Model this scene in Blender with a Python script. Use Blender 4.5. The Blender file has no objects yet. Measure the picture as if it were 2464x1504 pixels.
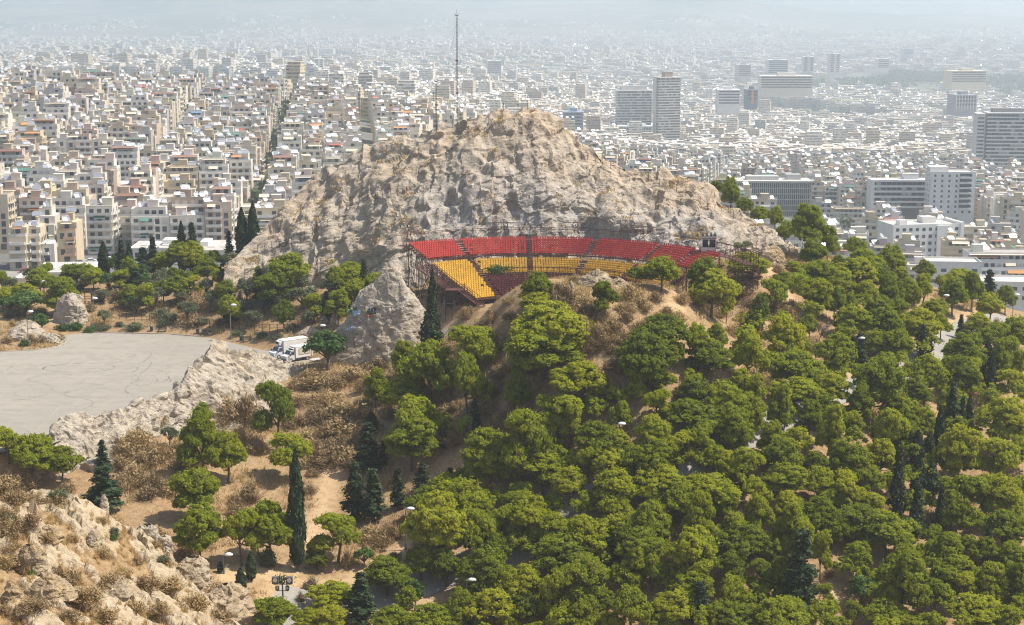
import bpy, math, random
import numpy as np
from mathutils import Vector, Matrix

SEED = 7
R = random.Random(SEED)
NR = np.random.RandomState(SEED)
PI = math.pi
scene = bpy.context.scene
COL = scene.collection
FPX, PITCH, CZ = 1620.0, math.radians(10.4), 190.0
K = 1024 / 2464.0
CP, SP = math.cos(PITCH), math.sin(PITCH)


# ---------------------------------------------------------------- camera maths
def ray(px, py):
    cx, cy = (px - 512) / FPX, (312.5 - py) / FPX
    return np.array([cx, CP + cy * SP, -SP + cy * CP])


def at(px, py, d):
    v = ray(px, py)
    v = v * (d / v[1])
    return np.array([v[0], v[1], CZ + v[2]])


def proj(p):
    x, y, z = p[0], p[1], p[2] - CZ
    w = y * CP - z * SP
    u = y * SP + z * CP
    return 512 + FPX * x / w, 312.5 - FPX * u / w, w


def tl(r, c, x, y):            # photo crop (row, column of 4x4) -> picture coordinates
    return (c * 256 + x / 9.625, r * 156.25 + y / 9.625)


# ---------------------------------------------------------------- noise
_perm = np.random.RandomState(3).permutation(512)
_grad = np.random.RandomState(4).normal(size=(512, 3))
_grad /= np.linalg.norm(_grad, axis=1)[:, None]


def _hash(i, j, k):
    return _perm[(_perm[(_perm[i & 511] + j) & 511] + k) & 511]


def perlin(p):
    p = np.asarray(p, float)
    b = np.floor(p).astype(int)
    f = p - b
    w = f * f * f * (f * (f * 6 - 15) + 10)
    out = np.zeros(len(p))
    for dx in (0, 1):
        for dy in (0, 1):
            for dz in (0, 1):
                g = _grad[_hash(b[:, 0] + dx, b[:, 1] + dy, b[:, 2] + dz)]
                dd = f - np.array([dx, dy, dz])
                wt = (w[:, 0] if dx else 1 - w[:, 0]) * (w[:, 1] if dy else 1 - w[:, 1]) * (w[:, 2] if dz else 1 - w[:, 2])
                out += wt * (g * dd).sum(1)
    return out * 1.5


def fbm(p, octv=4, gain=0.5):
    p = np.asarray(p, float)
    a, s = 1.0, np.zeros(len(p))
    for o in range(octv):
        s += a * perlin(p + 17.3 * o)
        p = p * 2.03
        a *= gain
    return s


def facets(p, size, tilt=0.9, step=0.5):
    """blocky broken-stone relief: every cell is its own tilted plane; also the distance to the cell border"""
    q = np.asarray(p, float) / size
    b = np.floor(q).astype(int)
    best = np.full(len(q), 1e9)
    sec = np.full(len(q), 1e9)
    val = np.zeros(len(q))
    for dx in (-1, 0, 1):
        for dy in (-1, 0, 1):
            for dz in (-1, 0, 1):
                c = b + np.array([dx, dy, dz])
                h = _hash(c[:, 0], c[:, 1], c[:, 2])
                fp = c + 0.5 + _grad[(h * 7 + 3) & 511] * 0.45
                dv = q - fp
                ds = (dv * dv).sum(1)
                v = (dv * _grad[h]).sum(1) * tilt + _grad[(h * 3 + 1) & 511][:, 0] * step
                m = ds < best
                sec = np.where(m, best, np.minimum(sec, ds))
                val = np.where(m, v, val)
                best = np.where(m, ds, best)
    e = np.sqrt(sec) - np.sqrt(best)
    return val * size * (.35 + .65 * sstep(-.02, .07, e)), e


def tps_fit(pts, vals, sc=100.0, lam=1e-3):
    p = np.asarray(pts, float) / sc
    n = len(p)
    d = np.linalg.norm(p[:, None] - p[None], axis=2)
    A = np.zeros((n + 3, n + 3))
    A[:n, :n] = np.where(d > 0, d * d * np.log(d + 1e-12), 0) + lam * np.eye(n)
    A[:n, n] = 1
    A[:n, n + 1:] = p
    A[n, :n] = 1
    A[n + 1:, :n] = p.T
    w = np.linalg.solve(A, np.concatenate([np.asarray(vals, float), np.zeros(3)]))

    def ev(q):
        q = np.asarray(q, float) / sc
        out = np.empty(len(q))
        for i in range(0, len(q), 20000):
            qq = q[i:i + 20000]
            dd = np.linalg.norm(qq[:, None] - p[None], axis=2)
            kk = np.where(dd > 0, dd * dd * np.log(dd + 1e-12), 0)
            out[i:i + 20000] = kk @ w[:n] + w[n] + qq @ w[n + 1:]
        return out
    return ev


def in_poly(x, y, poly):
    x = np.asarray(x, float)
    y = np.asarray(y, float)
    r = np.zeros(x.shape, bool)
    n = len(poly)
    for i in range(n):
        x0, y0 = poly[i][:2]
        x1, y1 = poly[(i + 1) % n][:2]
        c = ((y0 > y) != (y1 > y)) & (x < (x1 - x0) * (y - y0) / (y1 - y0 + 1e-12) + x0)
        r ^= c
    return r


def seg_dist(x, y, line):
    best = np.full(np.shape(x), 1e9)
    for (x0, y0), (x1, y1) in zip(line[:-1], line[1:]):
        dx, dy = x1 - x0, y1 - y0
        t = np.clip(((x - x0) * dx + (y - y0) * dy) / (dx * dx + dy * dy + 1e-9), 0, 1)
        best = np.minimum(best, np.hypot(x - x0 - t * dx, y - y0 - t * dy))
    return best


def sstep(a, b, x):
    t = np.clip((x - a) / (b - a), 0, 1)
    return t * t * (3 - 2 * t)


# ---------------------------------------------------------------- objects
def link(o, parent=None):
    COL.objects.link(o)
    if parent is not None:
        o.parent = parent
    return o


def tag(o, label=None, cat=None, group=None, kind=None):
    if label: o["label"] = label
    if cat: o["category"] = cat
    if group: o["group"] = group
    if kind: o["kind"] = kind
    return o


def empty(name, loc=(0, 0, 0), rz=0.0, **kw):
    o = bpy.data.objects.new(name, None)
    o.location = loc
    o.rotation_euler = (0, 0, rz)
    o.empty_display_size = 0.5
    link(o)
    tag(o, **kw)
    return o


def set_mesh(name, V, F, mats, mi=None, col=None, smooth=False, attrs=None):
    """V (n,3) array, F list of faces or (m,k) array"""
    me = bpy.data.meshes.new(name)
    V = np.asarray(V, np.float32)
    if isinstance(F, np.ndarray):
        k = F.shape[1]
        m = len(F)
        loops = F.reshape(-1).astype(np.int32)
        st = np.arange(0, m * k, k, dtype=np.int32)
    else:
        m = len(F)
        lens = np.fromiter((len(f) for f in F), np.int32, m)
        loops = np.fromiter((i for f in F for i in f), np.int32, int(lens.sum()))
        st = np.concatenate([[0], np.cumsum(lens)[:-1]]).astype(np.int32) if m else np.zeros(0, np.int32)
    me.vertices.add(len(V))
    me.vertices.foreach_set("co", V.reshape(-1))
    me.loops.add(len(loops))
    me.loops.foreach_set("vertex_index", loops)
    me.polygons.add(m)
    me.polygons.foreach_set("loop_start", st)
    for mt in (mats if isinstance(mats, (list, tuple)) else [mats]):
        me.materials.append(mt)
    if mi is not None:
        me.polygons.foreach_set("material_index", np.asarray(mi, np.int32))
    me.update(calc_edges=True)
    if col is not None:
        a = me.attributes.new("col", "FLOAT_COLOR", "FACE")
        c = np.ones((m, 4), np.float32)
        c[:, :3] = np.asarray(col, np.float32).reshape(m, 3)
        a.data.foreach_set("color", c.reshape(-1))
    for nm, (dom, arr) in (attrs or {}).items():
        a = me.attributes.new(nm, "FLOAT", dom)
        a.data.foreach_set("value", np.asarray(arr, np.float32))
    me.polygons.foreach_set("use_smooth", np.full(m, smooth))
    me.validate()
    return me


def mesh_obj(name, me, parent=None, **kw):
    o = bpy.data.objects.new(name, me)
    link(o, parent)
    tag(o, **kw)
    return o


class MB:
    """collects boxes, prisms, bars and quads with a colour and a material slot each"""

    def __init__(s):
        s.V, s.F, s.M, s.C = [], [], [], []

    def add(s, V, F, m=0, c=(.8, .8, .8)):
        b = len(s.V)
        s.V.extend(V)
        for f in F:
            s.F.append([i + b for i in f])
            s.M.append(m)
            s.C.append(c)

    def box(s, x0, x1, y0, y1, z0, z1, m=0, c=(.8, .8, .8), bottom=True):
        V = [(x0, y0, z0), (x1, y0, z0), (x1, y1, z0), (x0, y1, z0), (x0, y0, z1), (x1, y0, z1), (x1, y1, z1), (x0, y1, z1)]
        F = [(0, 1, 5, 4), (1, 2, 6, 5), (2, 3, 7, 6), (3, 0, 4, 7), (4, 5, 6, 7)]
        if bottom: F.append((3, 2, 1, 0))
        s.add(V, F, m, c)

    def bar(s, a, b, r, m=0, c=(.8, .8, .8), n=4, r2=None, caps=True):
        a = np.asarray(a, float)
        b = np.asarray(b, float)
        d = b - a
        L = np.linalg.norm(d)
        if L < 1e-6: return
        d /= L
        u = np.cross(d, (0, 0, 1) if abs(d[2]) < .95 else (1, 0, 0))
        u /= np.linalg.norm(u)
        v = np.cross(d, u)
        r2 = r if r2 is None else r2
        V = []
        for p, rr in ((a, r), (b, r2)):
            for i in range(n):
                t = 2 * PI * (i + .5) / n
                V.append(tuple(p + (u * math.cos(t) + v * math.sin(t)) * rr))
        F = [(i, (i + 1) % n, n + (i + 1) % n, n + i) for i in range(n)]
        if caps: F += [tuple(range(n))[::-1], tuple(range(n, 2 * n))]
        s.add(V, F, m, c)

    def tube(s, pts, radii, m=0, c=(.8, .8, .8), n=6):
        pts = [np.asarray(p, float) for p in pts]
        V, F = [], []
        for i, p in enumerate(pts):
            d = pts[min(i + 1, len(pts) - 1)] - pts[max(i - 1, 0)]
            d = d / (np.linalg.norm(d) + 1e-9)
            u = np.cross(d, (0, 1, 0) if abs(d[1]) < .9 else (1, 0, 0))
            u /= np.linalg.norm(u)
            v = np.cross(d, u)
            for k in range(n):
                t = 2 * PI * k / n
                V.append(tuple(p + (u * math.cos(t) + v * math.sin(t)) * radii[i]))
        for i in range(len(pts) - 1):
            for k in range(n):
                F.append((i * n + k, i * n + (k + 1) % n, (i + 1) * n + (k + 1) % n, (i + 1) * n + k))
        F.append(tuple(range((len(pts) - 1) * n, len(pts) * n)))
        s.add(V, F, m, c)

    def quad(s, a, b, c_, d, m=0, c=(.8, .8, .8)):
        s.add([tuple(a), tuple(b), tuple(c_), tuple(d)], [(0, 1, 2, 3)], m, c)

    def xf(s, M, start=0):
        if len(s.V) > start:
            A = np.asarray(s.V[start:], float)
            M = np.asarray(M)
            A = A @ M[:3, :3].T + M[:3, 3]
            s.V[start:] = [tuple(v) for v in A]
        return s

    def mesh(s, name, mats, smooth=False):
        return set_mesh(name, np.array(s.V, float), s.F, mats, s.M, s.C, smooth)

    def build(s, name, mats, parent=None, smooth=False, **kw):
        return mesh_obj(name, s.mesh(name, mats, smooth), parent, **kw)


def rz_mat(a, loc=(0, 0, 0), sc=1.0):
    c, s_ = math.cos(a) * sc, math.sin(a) * sc
    return np.array([[c, -s_, 0, loc[0]], [s_, c, 0, loc[1]], [0, 0, sc, loc[2]], [0, 0, 0, 1]])


# ---------------------------------------------------------------- materials
class NT:
    def __init__(s, name):
        s.m = bpy.data.materials.new(name)
        s.m.use_nodes = True
        s.t = s.m.node_tree
        s.bsdf = s.t.nodes["Principled BSDF"]
        s.out = s.t.nodes["Material Output"]

    def n(s, typ, ins=None, **props):
        nd = s.t.nodes.new(typ)
        for k, v in props.items(): setattr(nd, k, v)
        for k, v in (ins or {}).items():
            s.put(nd.inputs[k], v)
        return nd

    def put(s, sock, v):
        if isinstance(v, bpy.types.NodeSocket): s.t.links.new(v, sock)
        elif isinstance(v, bpy.types.Node): s.t.links.new(v.outputs[0], sock)
        else:
            if isinstance(v, (tuple, list)) and len(v) == 3 and sock.type == "RGBA": v = tuple(v) + (1,)
            sock.default_value = v

    def noise(s, scale, detail=4, rough=.55, vec=None, dist=0.0, out="Fac"):
        nd = s.n("ShaderNodeTexNoise", {"Scale": scale, "Detail": detail, "Roughness": rough, "Distortion": dist})
        if vec is not None: s.put(nd.inputs["Vector"], vec)
        return nd.outputs[out]

    def ramp(s, fac, stops, interp="LINEAR"):
        nd = s.n("ShaderNodeValToRGB", {"Fac": fac})
        cr = nd.color_ramp
        cr.interpolation = interp
        while len(cr.elements) < len(stops): cr.elements.new(0.5)
        for e, (p, c) in zip(cr.elements, stops):
            e.position = p
            e.color = (c, c, c, 1) if isinstance(c, (int, float)) else tuple(c) + (1,)
        return nd.outputs["Color"]

    def mix(s, fac, a, b, mode="MIX"):
        nd = s.n("ShaderNodeMix", data_type="RGBA", blend_type=mode)
        s.put(nd.inputs[0], fac)
        s.put(nd.inputs[6], a)
        s.put(nd.inputs[7], b)
        return nd.outputs[2]

    def math(s, op, a, b=0.0, clamp=False):
        nd = s.n("ShaderNodeMath", operation=op, use_clamp=clamp)
        s.put(nd.inputs[0], a)
        s.put(nd.inputs[1], b)
        return nd.outputs[0]

    def attr(s, name, out="Fac"):
        return s.n("ShaderNodeAttribute", attribute_name=name).outputs[out]

    def pos(s):
        return s.n("ShaderNodeNewGeometry").outputs["Position"]

    def objco(s):
        return s.n("ShaderNodeTexCoord").outputs["Object"]

    def bump(s, height, strength=.5, dist=.2):
        nd = s.n("ShaderNodeBump", {"Height": height, "Strength": strength, "Distance": dist})
        s.put(s.bsdf.inputs["Normal"], nd.outputs[0])

    def fin(s, color=None, rough=None, spec=None, metal=None):
        b = s.bsdf
        if color is not None: s.put(b.inputs["Base Color"], color)
        if rough is not None: s.put(b.inputs["Roughness"], rough)
        if spec is not None: s.put(b.inputs["Specular IOR Level"], spec)
        if metal is not None: s.put(b.inputs["Metallic"], metal)
        return s.m


M = {}


def mat_rock(name, base, warm, dark, warm_at=.5, scale=1.0, quarry=None):
    t = NT(name)
    p = t.pos()
    big = t.noise(.05 * scale, 5, .6, p)
    med = t.noise(.35 * scale, 6, .65, p, dist=.6)
    fin_ = t.noise(2.2 * scale, 5, .7, p)
    c = t.mix(t.ramp(big, [(warm_at - .08, 0), (warm_at + .16, 1)]), base, warm)
    if quarry: c = t.mix(t.math("MULTIPLY", t.attr("quarried"), t.ramp(med, [(.3, .4), (.5, .95)])), c, quarry)
    c = t.mix(t.ramp(med, [(.34, .85), (.52, 0)]), c, dark)
    c = t.mix(t.ramp(med, [(.55, 0), (.75, .55)]), c, tuple(min(1, v * 1.45) for v in base))
    c = t.mix(t.ramp(fin_, [(.35, .5), (.6, 0)]), c, tuple(v * .6 for v in warm))
    # joints and cracks: broken dark lines along cell borders, warped so that they do not run straight
    wv = t.n("ShaderNodeVectorMath", operation="ADD")
    t.put(wv.inputs[0], t.n("ShaderNodeMapping", {"Vector": p, "Rotation": (0, .6, 0), "Scale": (.55, .8, 1.25)}).outputs[0])
    t.put(wv.inputs[1], t.mix(1.0, t.noise(.5 * scale, 3, .6, p, out="Color"), (2.2, 2.2, 2.2), "MULTIPLY"))
    hts = med
    for sc_, wd_, am_ in ((.16, .022, .75), (.5, .03, .5)):
        v = t.n("ShaderNodeTexVoronoi", {"Vector": wv.outputs[0], "Scale": sc_ * scale}, feature="DISTANCE_TO_EDGE")
        line = t.ramp(v.outputs["Distance"], [(0, 1), (wd_, 0)])
        c = t.mix(t.math("MULTIPLY", t.math("MULTIPLY", line, am_), t.ramp(med, [(.40, 1), (.54, .0)])), c, tuple(q * .5 for q in dark))
        hts = t.math("SUBTRACT", hts, t.math("MULTIPLY", line, .15))
    t.bump(t.math("ADD", hts, t.math("MULTIPLY", fin_, .6)), .75, .45)
    return t.fin(c, .95, .15)


M["rock"] = mat_rock("limestone", (.46, .405, .33), (.465, .35, .235), (.30, .26, .215), .52, quarry=(.43, .405, .375))
M["pale_rock"] = mat_rock("pale_limestone", (.48, .43, .355), (.48, .37, .245), (.33, .295, .25), .55, 1.6)
M["fore_rock"] = mat_rock("weathered_limestone", (.46, .385, .275), (.43, .305, .165), (.30, .25, .19), .5, 2.2)


def mat_soil():
    t = NT("dry_soil")
    p = t.pos()
    a = t.noise(.07, 5, .6, p)
    b = t.noise(.9, 6, .65, p)
    d = t.noise(5.0, 4, .7, p)
    c = t.mix(t.ramp(a, [(.38, 0), (.62, 1)]), (.31, .20, .115), (.37, .26, .15))
    c = t.mix(t.ramp(b, [(.45, 0), (.62, .8)]), c, (.43, .305, .155))
    c = t.mix(t.ramp(b, [(.3, .7), (.45, 0)]), c, (.21, .13, .075))
    c = t.mix(t.ramp(d, [(.35, .6), (.6, 0)]), c, (.17, .10, .05))
    path = t.mix(t.ramp(b, [(.35, 0), (.65, 1)]), (.46, .31, .17), (.52, .38, .23))
    c = t.mix(t.math("MULTIPLY", t.attr("path"), t.ramp(b, [(.25, .4), (.5, 1)])), c, path)
    stone = t.n("ShaderNodeTexVoronoi", {"Vector": p, "Scale": 1.1, "Randomness": 1.0})
    c = t.mix(t.math("MULTIPLY", t.ramp(stone.outputs["Distance"], [(.12, 1), (.2, 0)]), t.ramp(a, [(.45, 0), (.6, .9)])), c, (.47, .40, .31))
    t.bump(t.mix(.5, b, d), .8, .3)
    return t.fin(c, .98, .1)


M["soil"] = mat_soil()


def mat_asphalt(name, c0, c1, c2):
    t = NT(name)
    p = t.pos()
    a = t.noise(.035, 5, .6, p)
    b = t.noise(.5, 5, .6, p)
    st = t.noise(1.0, 4, .6, t.n("ShaderNodeMapping", {"Vector": p, "Rotation": (0, 0, .5), "Scale": (.03, .5, 1)}).outputs[0])
    g = t.noise(9.0, 3, .6, p)
    c = t.mix(t.ramp(a, [(.38, 0), (.62, 1)]), c0, c1)
    c = t.mix(t.ramp(st, [(.40, .3), (.56, 0)]), c, c2)
    c = t.mix(t.ramp(b, [(.38, .5), (.52, 0)]), c, c2)
    c = t.mix(t.ramp(g, [(.35, .35), (.6, 0)]), c, tuple(v * .7 for v in c2))
    t.bump(g, .2, .02)
    return t.fin(c, .9, .25)


M["lot"] = mat_asphalt("worn_asphalt", (.355, .325, .28), (.315, .29, .25), (.255, .235, .20))
M["road"] = mat_asphalt("pale_asphalt", (.36, .335, .30), (.32, .30, .27), (.25, .235, .21))


def mat_paint(name="painted", rough=.75, spec=.3, var=.12):
    t = NT(name)
    p = t.pos()
    c = t.attr("col", "Color")
    a = t.noise(.25, 5, .65, p)
    c = t.mix(t.ramp(a, [(.35, var * 2.2), (.6, 0)]), c, t.mix(1.0, c, (.62, .56, .5), "MULTIPLY"))
    return t.fin(c, rough, spec)


M["paint"] = mat_paint()
t = NT("window_glass"); M["glass"] = t.fin(t.ramp(t.noise(.35, 3, .5, t.pos()), [(.35, (.025, .03, .04)), (.65, (.10, .115, .13))]), .12, .5)
t = NT("solar_panel"); M["panel"] = t.fin((.34, .36, .40), .3, .9, .55)
t = NT("steel_tank"); M["tank"] = t.fin(t.attr("col", "Color"), .25, .7, .6)
t = NT("rust_red_steel"); M["steel"] = t.fin(t.mix(t.ramp(t.noise(1.3, 4, .6, t.pos()), [(.4, 0), (.62, 1)]), (.125, .045, .038), (.075, .032, .026)), .6, .35)
t = NT("grey_metal"); M["metal"] = t.fin(t.attr("col", "Color"), .45, .5, .3)
t = NT("moulded_plastic"); M["plastic"] = t.fin(t.mix(t.ramp(t.noise(.35, 3, .6, t.pos()), [(.35, .35), (.6, 0)]), t.attr("col", "Color"), t.mix(1.0, t.attr("col", "Color"), (.6, .55, .55), "MULTIPLY")), .38, .5)


def mat_leaf(name, cols, trans=.3, vary=.58, rough=.6):
    """leaf colour: a tint per clump and per leaf (attribute), and one per tree"""
    t = NT(name)
    rnd = t.n("ShaderNodeObjectInfo").outputs["Color"]
    tint = t.attr("tint")
    f = t.math("ADD", t.math("MULTIPLY", rnd, vary), t.math("MULTIPLY", tint, 1 - vary))
    c = t.ramp(f, [(i / (len(cols) - 1) * .8 + .1, k) for i, k in enumerate(cols)])
    t.fin(c, rough, .2)
    tr = t.n("ShaderNodeBsdfTranslucent", {"Color": t.mix(1.0, c, (1.3, 1.25, .6), "MULTIPLY")})
    ms = t.n("ShaderNodeMixShader", {0: trans, 1: t.bsdf.outputs[0], 2: tr.outputs[0]})
    t.t.links.new(ms.outputs[0], t.out.inputs["Surface"])
    return t.m


M["pine"] = mat_leaf("pine_needles", [(.12, .16, .013), (.235, .282, .016), (.325, .362, .020), (.41, .41, .028)], .52)
M["cypress"] = mat_leaf("cypress_foliage", [(.018, .036, .016), (.030, .056, .021), (.046, .075, .027)], .15)
M["olive"] = mat_leaf("olive_leaves", [(.085, .105, .055), (.125, .145, .08), (.17, .185, .105)], .25)
M["broad"] = mat_leaf("broad_leaves", [(.045, .095, .022), (.075, .14, .028), (.11, .19, .04)], .3)
M["dry"] = mat_leaf("dry_twigs", [(.19, .135, .08), (.29, .205, .11), (.39, .285, .15), (.46, .345, .18)], .22)
M["straw"] = mat_leaf("dry_straw", [(.26, .165, .07), (.38, .25, .10), (.48, .345, .16)], .3)
M["pink"] = mat_leaf("oleander_bloom", [(.07, .11, .04), (.12, .16, .05), (.55, .22, .33), (.62, .30, .42)], .25, .1)
M["bougain"] = mat_leaf("magenta_bloom", [(.30, .07, .20), (.42, .12, .30)], .25, .1)
M["cityleaf"] = mat_leaf("town_tree_leaves", [(.035, .065, .02), (.06, .10, .03), (.10, .14, .045)], .25, .0)
t = NT("bark"); M["bark"] = t.fin(t.mix(t.noise(3.0, 4, .6, t.objco()), (.075, .055, .042), (.16, .125, .10)), .95, .1)
t = NT("grey_twigs"); M["dead"] = t.fin(t.mix(t.noise(3.0, 3, .6, t.objco()), (.11, .09, .09), (.20, .165, .16)), .95, .1)
# ---------------------------------------------------------------- the hill: ground height
THC = np.array([4.0, 283.0])           # centre of the theatre's curve
FLOOR = CZ - 53.2
LOTZ = CZ - 65.0
_c = []
for px, py, d in [
    # slope in front of the theatre and the wood, right half
    (495, 299, 271), (520, 289, 268), (540, 287, 267), (560, 288, 266), (600, 286, 267), (640, 292, 268), (690, 290, 280), (730, 275, 300), (760, 268, 312), (700, 310, 282),
    (800, 290, 308), (582, 332, 252), (610, 365, 246), (650, 450, 232), (650, 550, 218), (650, 625, 206), (520, 320, 262),
    (500, 350, 262), (480, 330, 281), (450, 322, 296), (470, 400, 256), (540, 450, 238), (560, 540, 222), (512, 625, 210),
    (800, 250, 330), (831, 258, 340), (873, 270, 342), (914, 284, 342), (956, 298, 342), (1000, 318, 338), (1024, 328, 335),
    (870, 320, 300), (900, 350, 287), (950, 400, 272), (970, 335, 308), (1000, 326, 318), (1024, 450, 252), (900, 500, 235), (1024, 625, 205),
    (800, 450, 240), (800, 625, 205), (760, 360, 270), (820, 400, 258),
    # slope below the rock rib, middle left
    (300, 450, 262), (380, 400, 272), (300, 372, 292), (340, 360, 297), (240, 400, 279), (200, 440, 262), (300, 560, 223), (224, 573, 214),
    (300, 625, 208), (400, 480, 246), (400, 560, 222), (400, 625, 208), (230, 500, 240), (150, 450, 250), (110, 470, 243), (140, 520, 226),
    # behind the parking lot
    (100, 325, 337), (200, 322, 333), (250, 287, 342), (290, 288, 338), (330, 294, 333), (370, 300, 324), (290, 312, 329), (330, 318, 321), (250, 315, 333), (10, 322, 338), (0, 288, 374), (60, 285, 374), (100, 279, 376), (150, 274, 378), (200, 269, 378), (240, 262, 374), (180, 285, 362), (100, 296, 358), (30, 303, 354), (300, 264, 362), (-80, 292, 374),
    (395, 326, 314), (385, 358, 298), (345, 361, 300), (410, 360, 293), (400, 343, 305), (422, 340, 301), (375, 340, 308), (50, 332, 329), (360, 330, 311),
]:
    _c.append(tuple(at(px, py, d)))
# the shoulder of the summit, bottom left, and what falls away from it
for px, py, d in [(0, 625, 124), (0, 560, 136), (0, 490, 152), (60, 500, 154), (110, 520, 156), (60, 580, 140), (130, 625, 134), (130, 570, 148),
                  (150, 545, 157), (190, 580, 155), (190, 615, 146), (225, 605, 154), (255, 632, 150), (-60, 560, 132)]:
    _c.append(tuple(at(px, py, d)))
for x, y, dr in [(0, 20, 18), (-60, 20, 24), (60, 20, 26), (-60, 70, 34), (0, 70, 40), (60, 70, 46), (0, 120, 62), (50, 110, 64), (0, 160, 75), (60, 160, 78),
                 (-25, 155, 67), (-35, 180, 73), (-50, 178, 70), (-65, 175, 66), (110, 180, 84), (120, 110, 75), (-110, 120, 42), (-110, 160, 48), (-100, 195, 62), (-78, 200, 68), (120, 20, 35),
                 (-60, 215, 76), (-90, 225, 70), (-130, 230, 66), (-140, 290, 66), (-140, 335, 66), (-60, 290, 65.4), (-90, 290, 65.4), (-60, 320, 65.3), (-70, 260, 65.4), (-95, 255, 65.6),
                 (0, 300, 53.2), (-8, 305, 53.5), (20, 295, 53.2), (4, 312, 53.2), (-25, 326, 54), (-40, 350, 56),  (0, 345, 50), (40, 345, 52), (60, 350, 51), 
                 (-140, 420, 82), (-80, 420, 76), (-20, 400, 66), (40, 400, 64), (90, 400, 68), (140, 400, 78), (190, 390, 92), (170, 330, 78), (190, 280, 84),
                 (-160, 480, 98), (-80, 470, 90), (0, 470, 92), (80, 470, 98), (160, 470, 112), (200, 440, 112), (0, 540, 112), (120, 540, 128), (-120, 540, 104), (210, 540, 132), (210, 200, 92), (-190, 300, 78), (-190, 400, 92), (-180, 200, 66)]:
    _c.append((x, y, CZ - dr))
_c = np.array(_c)
_hf = tps_fit(_c[:, :2], _c[:, 2], 100, 1e-3)
GX0, GX1, GY0, GY1, GS = -190.0, 210.0, 20.0, 540.0, 1.0
gx = np.arange(GX0, GX1 + .1, GS)
gy = np.arange(GY0, GY1 + .1, GS)
XX, YY = np.meshgrid(gx, gy)
HH = _hf(np.stack([XX.ravel(), YY.ravel()], 1)).reshape(XX.shape)


def blur(a, n=3):
    for _ in range(n):
        b = np.pad(a, 1, mode="edge")
        a = (b[:-2, 1:-1] + b[2:, 1:-1] + b[1:-1, :-2] + b[1:-1, 2:] + 2 * a) / 6
    return a


def on_plane(px, py, z):
    v = ray(px, py)
    s = (z - CZ) / v[2]
    return v[0] * s, v[1] * s


_lotpx = [(137, 806), (220, 801), (400, 804), (510, 813), (600, 831), (690, 846), (760, 860), (770, 876), (690, 884), (600, 880), (540, 900), (470, 930), (410, 975), (300, 1010), (230, 1030), (90, 1080), (-260, 1110), (-260, 860),
          (0, 847), (90, 842), (140, 834), (158, 824), (150, 812)]
LOT = [on_plane(x * K, y * K, LOTZ) for x, y in _lotpx]
_m = blur(in_poly(XX, YY, LOT).astype(float), 8)
HH = HH * (1 - _m) + (LOTZ - .25) * _m
_rr = np.hypot(XX - THC[0], YY - THC[1])
_an = np.degrees(np.arctan2(XX - THC[0], YY - THC[1]))
_m = blur((((_rr < 42) & (_an > -45) & (_an < 95)) | ((_rr < 12) & (YY > 279))).astype(float), 6)
HH = HH * (1 - _m) + FLOOR * _m
# roll of the ground
_n = fbm(np.stack([XX.ravel() / 22, YY.ravel() / 22, 0 * XX.ravel()], 1), 4).reshape(XX.shape)
_lotm = blur(in_poly(XX, YY, LOT).astype(float), 10)
HH = HH + _n * .8 * (1 - _lotm)


def H(x, y):
    x = np.asarray(x, float)
    y = np.asarray(y, float)
    fx = np.clip((x - GX0) / GS, 0, len(gx) - 1.001)
    fy = np.clip((y - GY0) / GS, 0, len(gy) - 1.001)
    i, j = fx.astype(int), fy.astype(int)
    u, v = fx - i, fy - j
    return (HH[j, i] * (1 - u) + HH[j, i + 1] * u) * (1 - v) + (HH[j + 1, i] * (1 - u) + HH[j + 1, i + 1] * u) * v


_ys = np.arange(60, 535, .5)


def hit(px, py, dh=0.0, y0=60):
    """where the view through a point of the photograph meets the ground (raised by dh)"""
    v = ray(px, py)
    s = _ys / v[1]
    x, z = v[0] * s, CZ + v[2] * s
    ok = (z <= H(x, _ys) + dh) & (_ys > y0)
    if not ok.any(): return None
    k = int(np.argmax(ok))
    return x[k], _ys[k], float(H(x[k], _ys[k]))


# roads and foot paths
def px_line(pts):
    out = []
    for px, py in pts:
        h = hit(px, py)
        if h: out.append((h[0], h[1]))
    return out


def densify(line, step=2.0):
    P = np.array(line, float)
    Q = []
    n = len(P)
    for i in range(n - 1):
        p0, p1, p2, p3 = P[max(i - 1, 0)], P[i], P[i + 1], P[min(i + 2, n - 1)]
        k = max(2, int(np.linalg.norm(p2 - p1) / step))
        for t in np.linspace(0, 1, k, endpoint=False):
            Q.append(.5 * ((2 * p1) + (-p0 + p2) * t + (2 * p0 - 5 * p1 + 4 * p2 - p3) * t * t + (-p0 + 3 * p1 - 3 * p2 + p3) * t ** 3))
    Q.append(P[-1])
    return np.array(Q)


ROAD = densify(px_line([(1010, 320), (990, 321), (965, 330), (946, 343), (925, 360), (902, 372), (872, 382), (848, 391), (820, 402), (775, 424), (730, 442), (697, 456), (640, 480), (590, 500), (570, 514), (548, 528), (530, 540), (505, 556), (470, 567), (433, 581), (386, 598), (330, 614), (280, 624), (230, 640)]))
PATHS = [px_line(p) for p in [
    [(430, 338), (446, 331), (470, 326)],
    [(640, 332), (612, 352), (598, 372), (585, 392), (575, 410), (560, 425)],
    [(330, 470), (325, 500), (318, 525), (312, 545), (305, 560), (280, 575), (250, 572), (225, 580)],
    [(410, 545), (395, 560), (370, 570), (340, 585), (300, 590)],
    [(388, 420), (380, 440), (378, 460)],
    [(765, 262), (790, 300), (800, 330), (780, 350)],
    [(690, 285), (680, 300), (672, 315), (668, 330)],
    [(760, 315), (775, 330), (800, 345)],
    [(940, 345), (955, 325), (975, 314)],
    [(900, 520), (890, 535), (880, 545), (840, 580), (830, 598)],
]]
_pd = np.full(XX.shape, 99.0)
for p in PATHS:
    if len(p) > 1: _pd = np.minimum(_pd, seg_dist(XX, YY, p))
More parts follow.
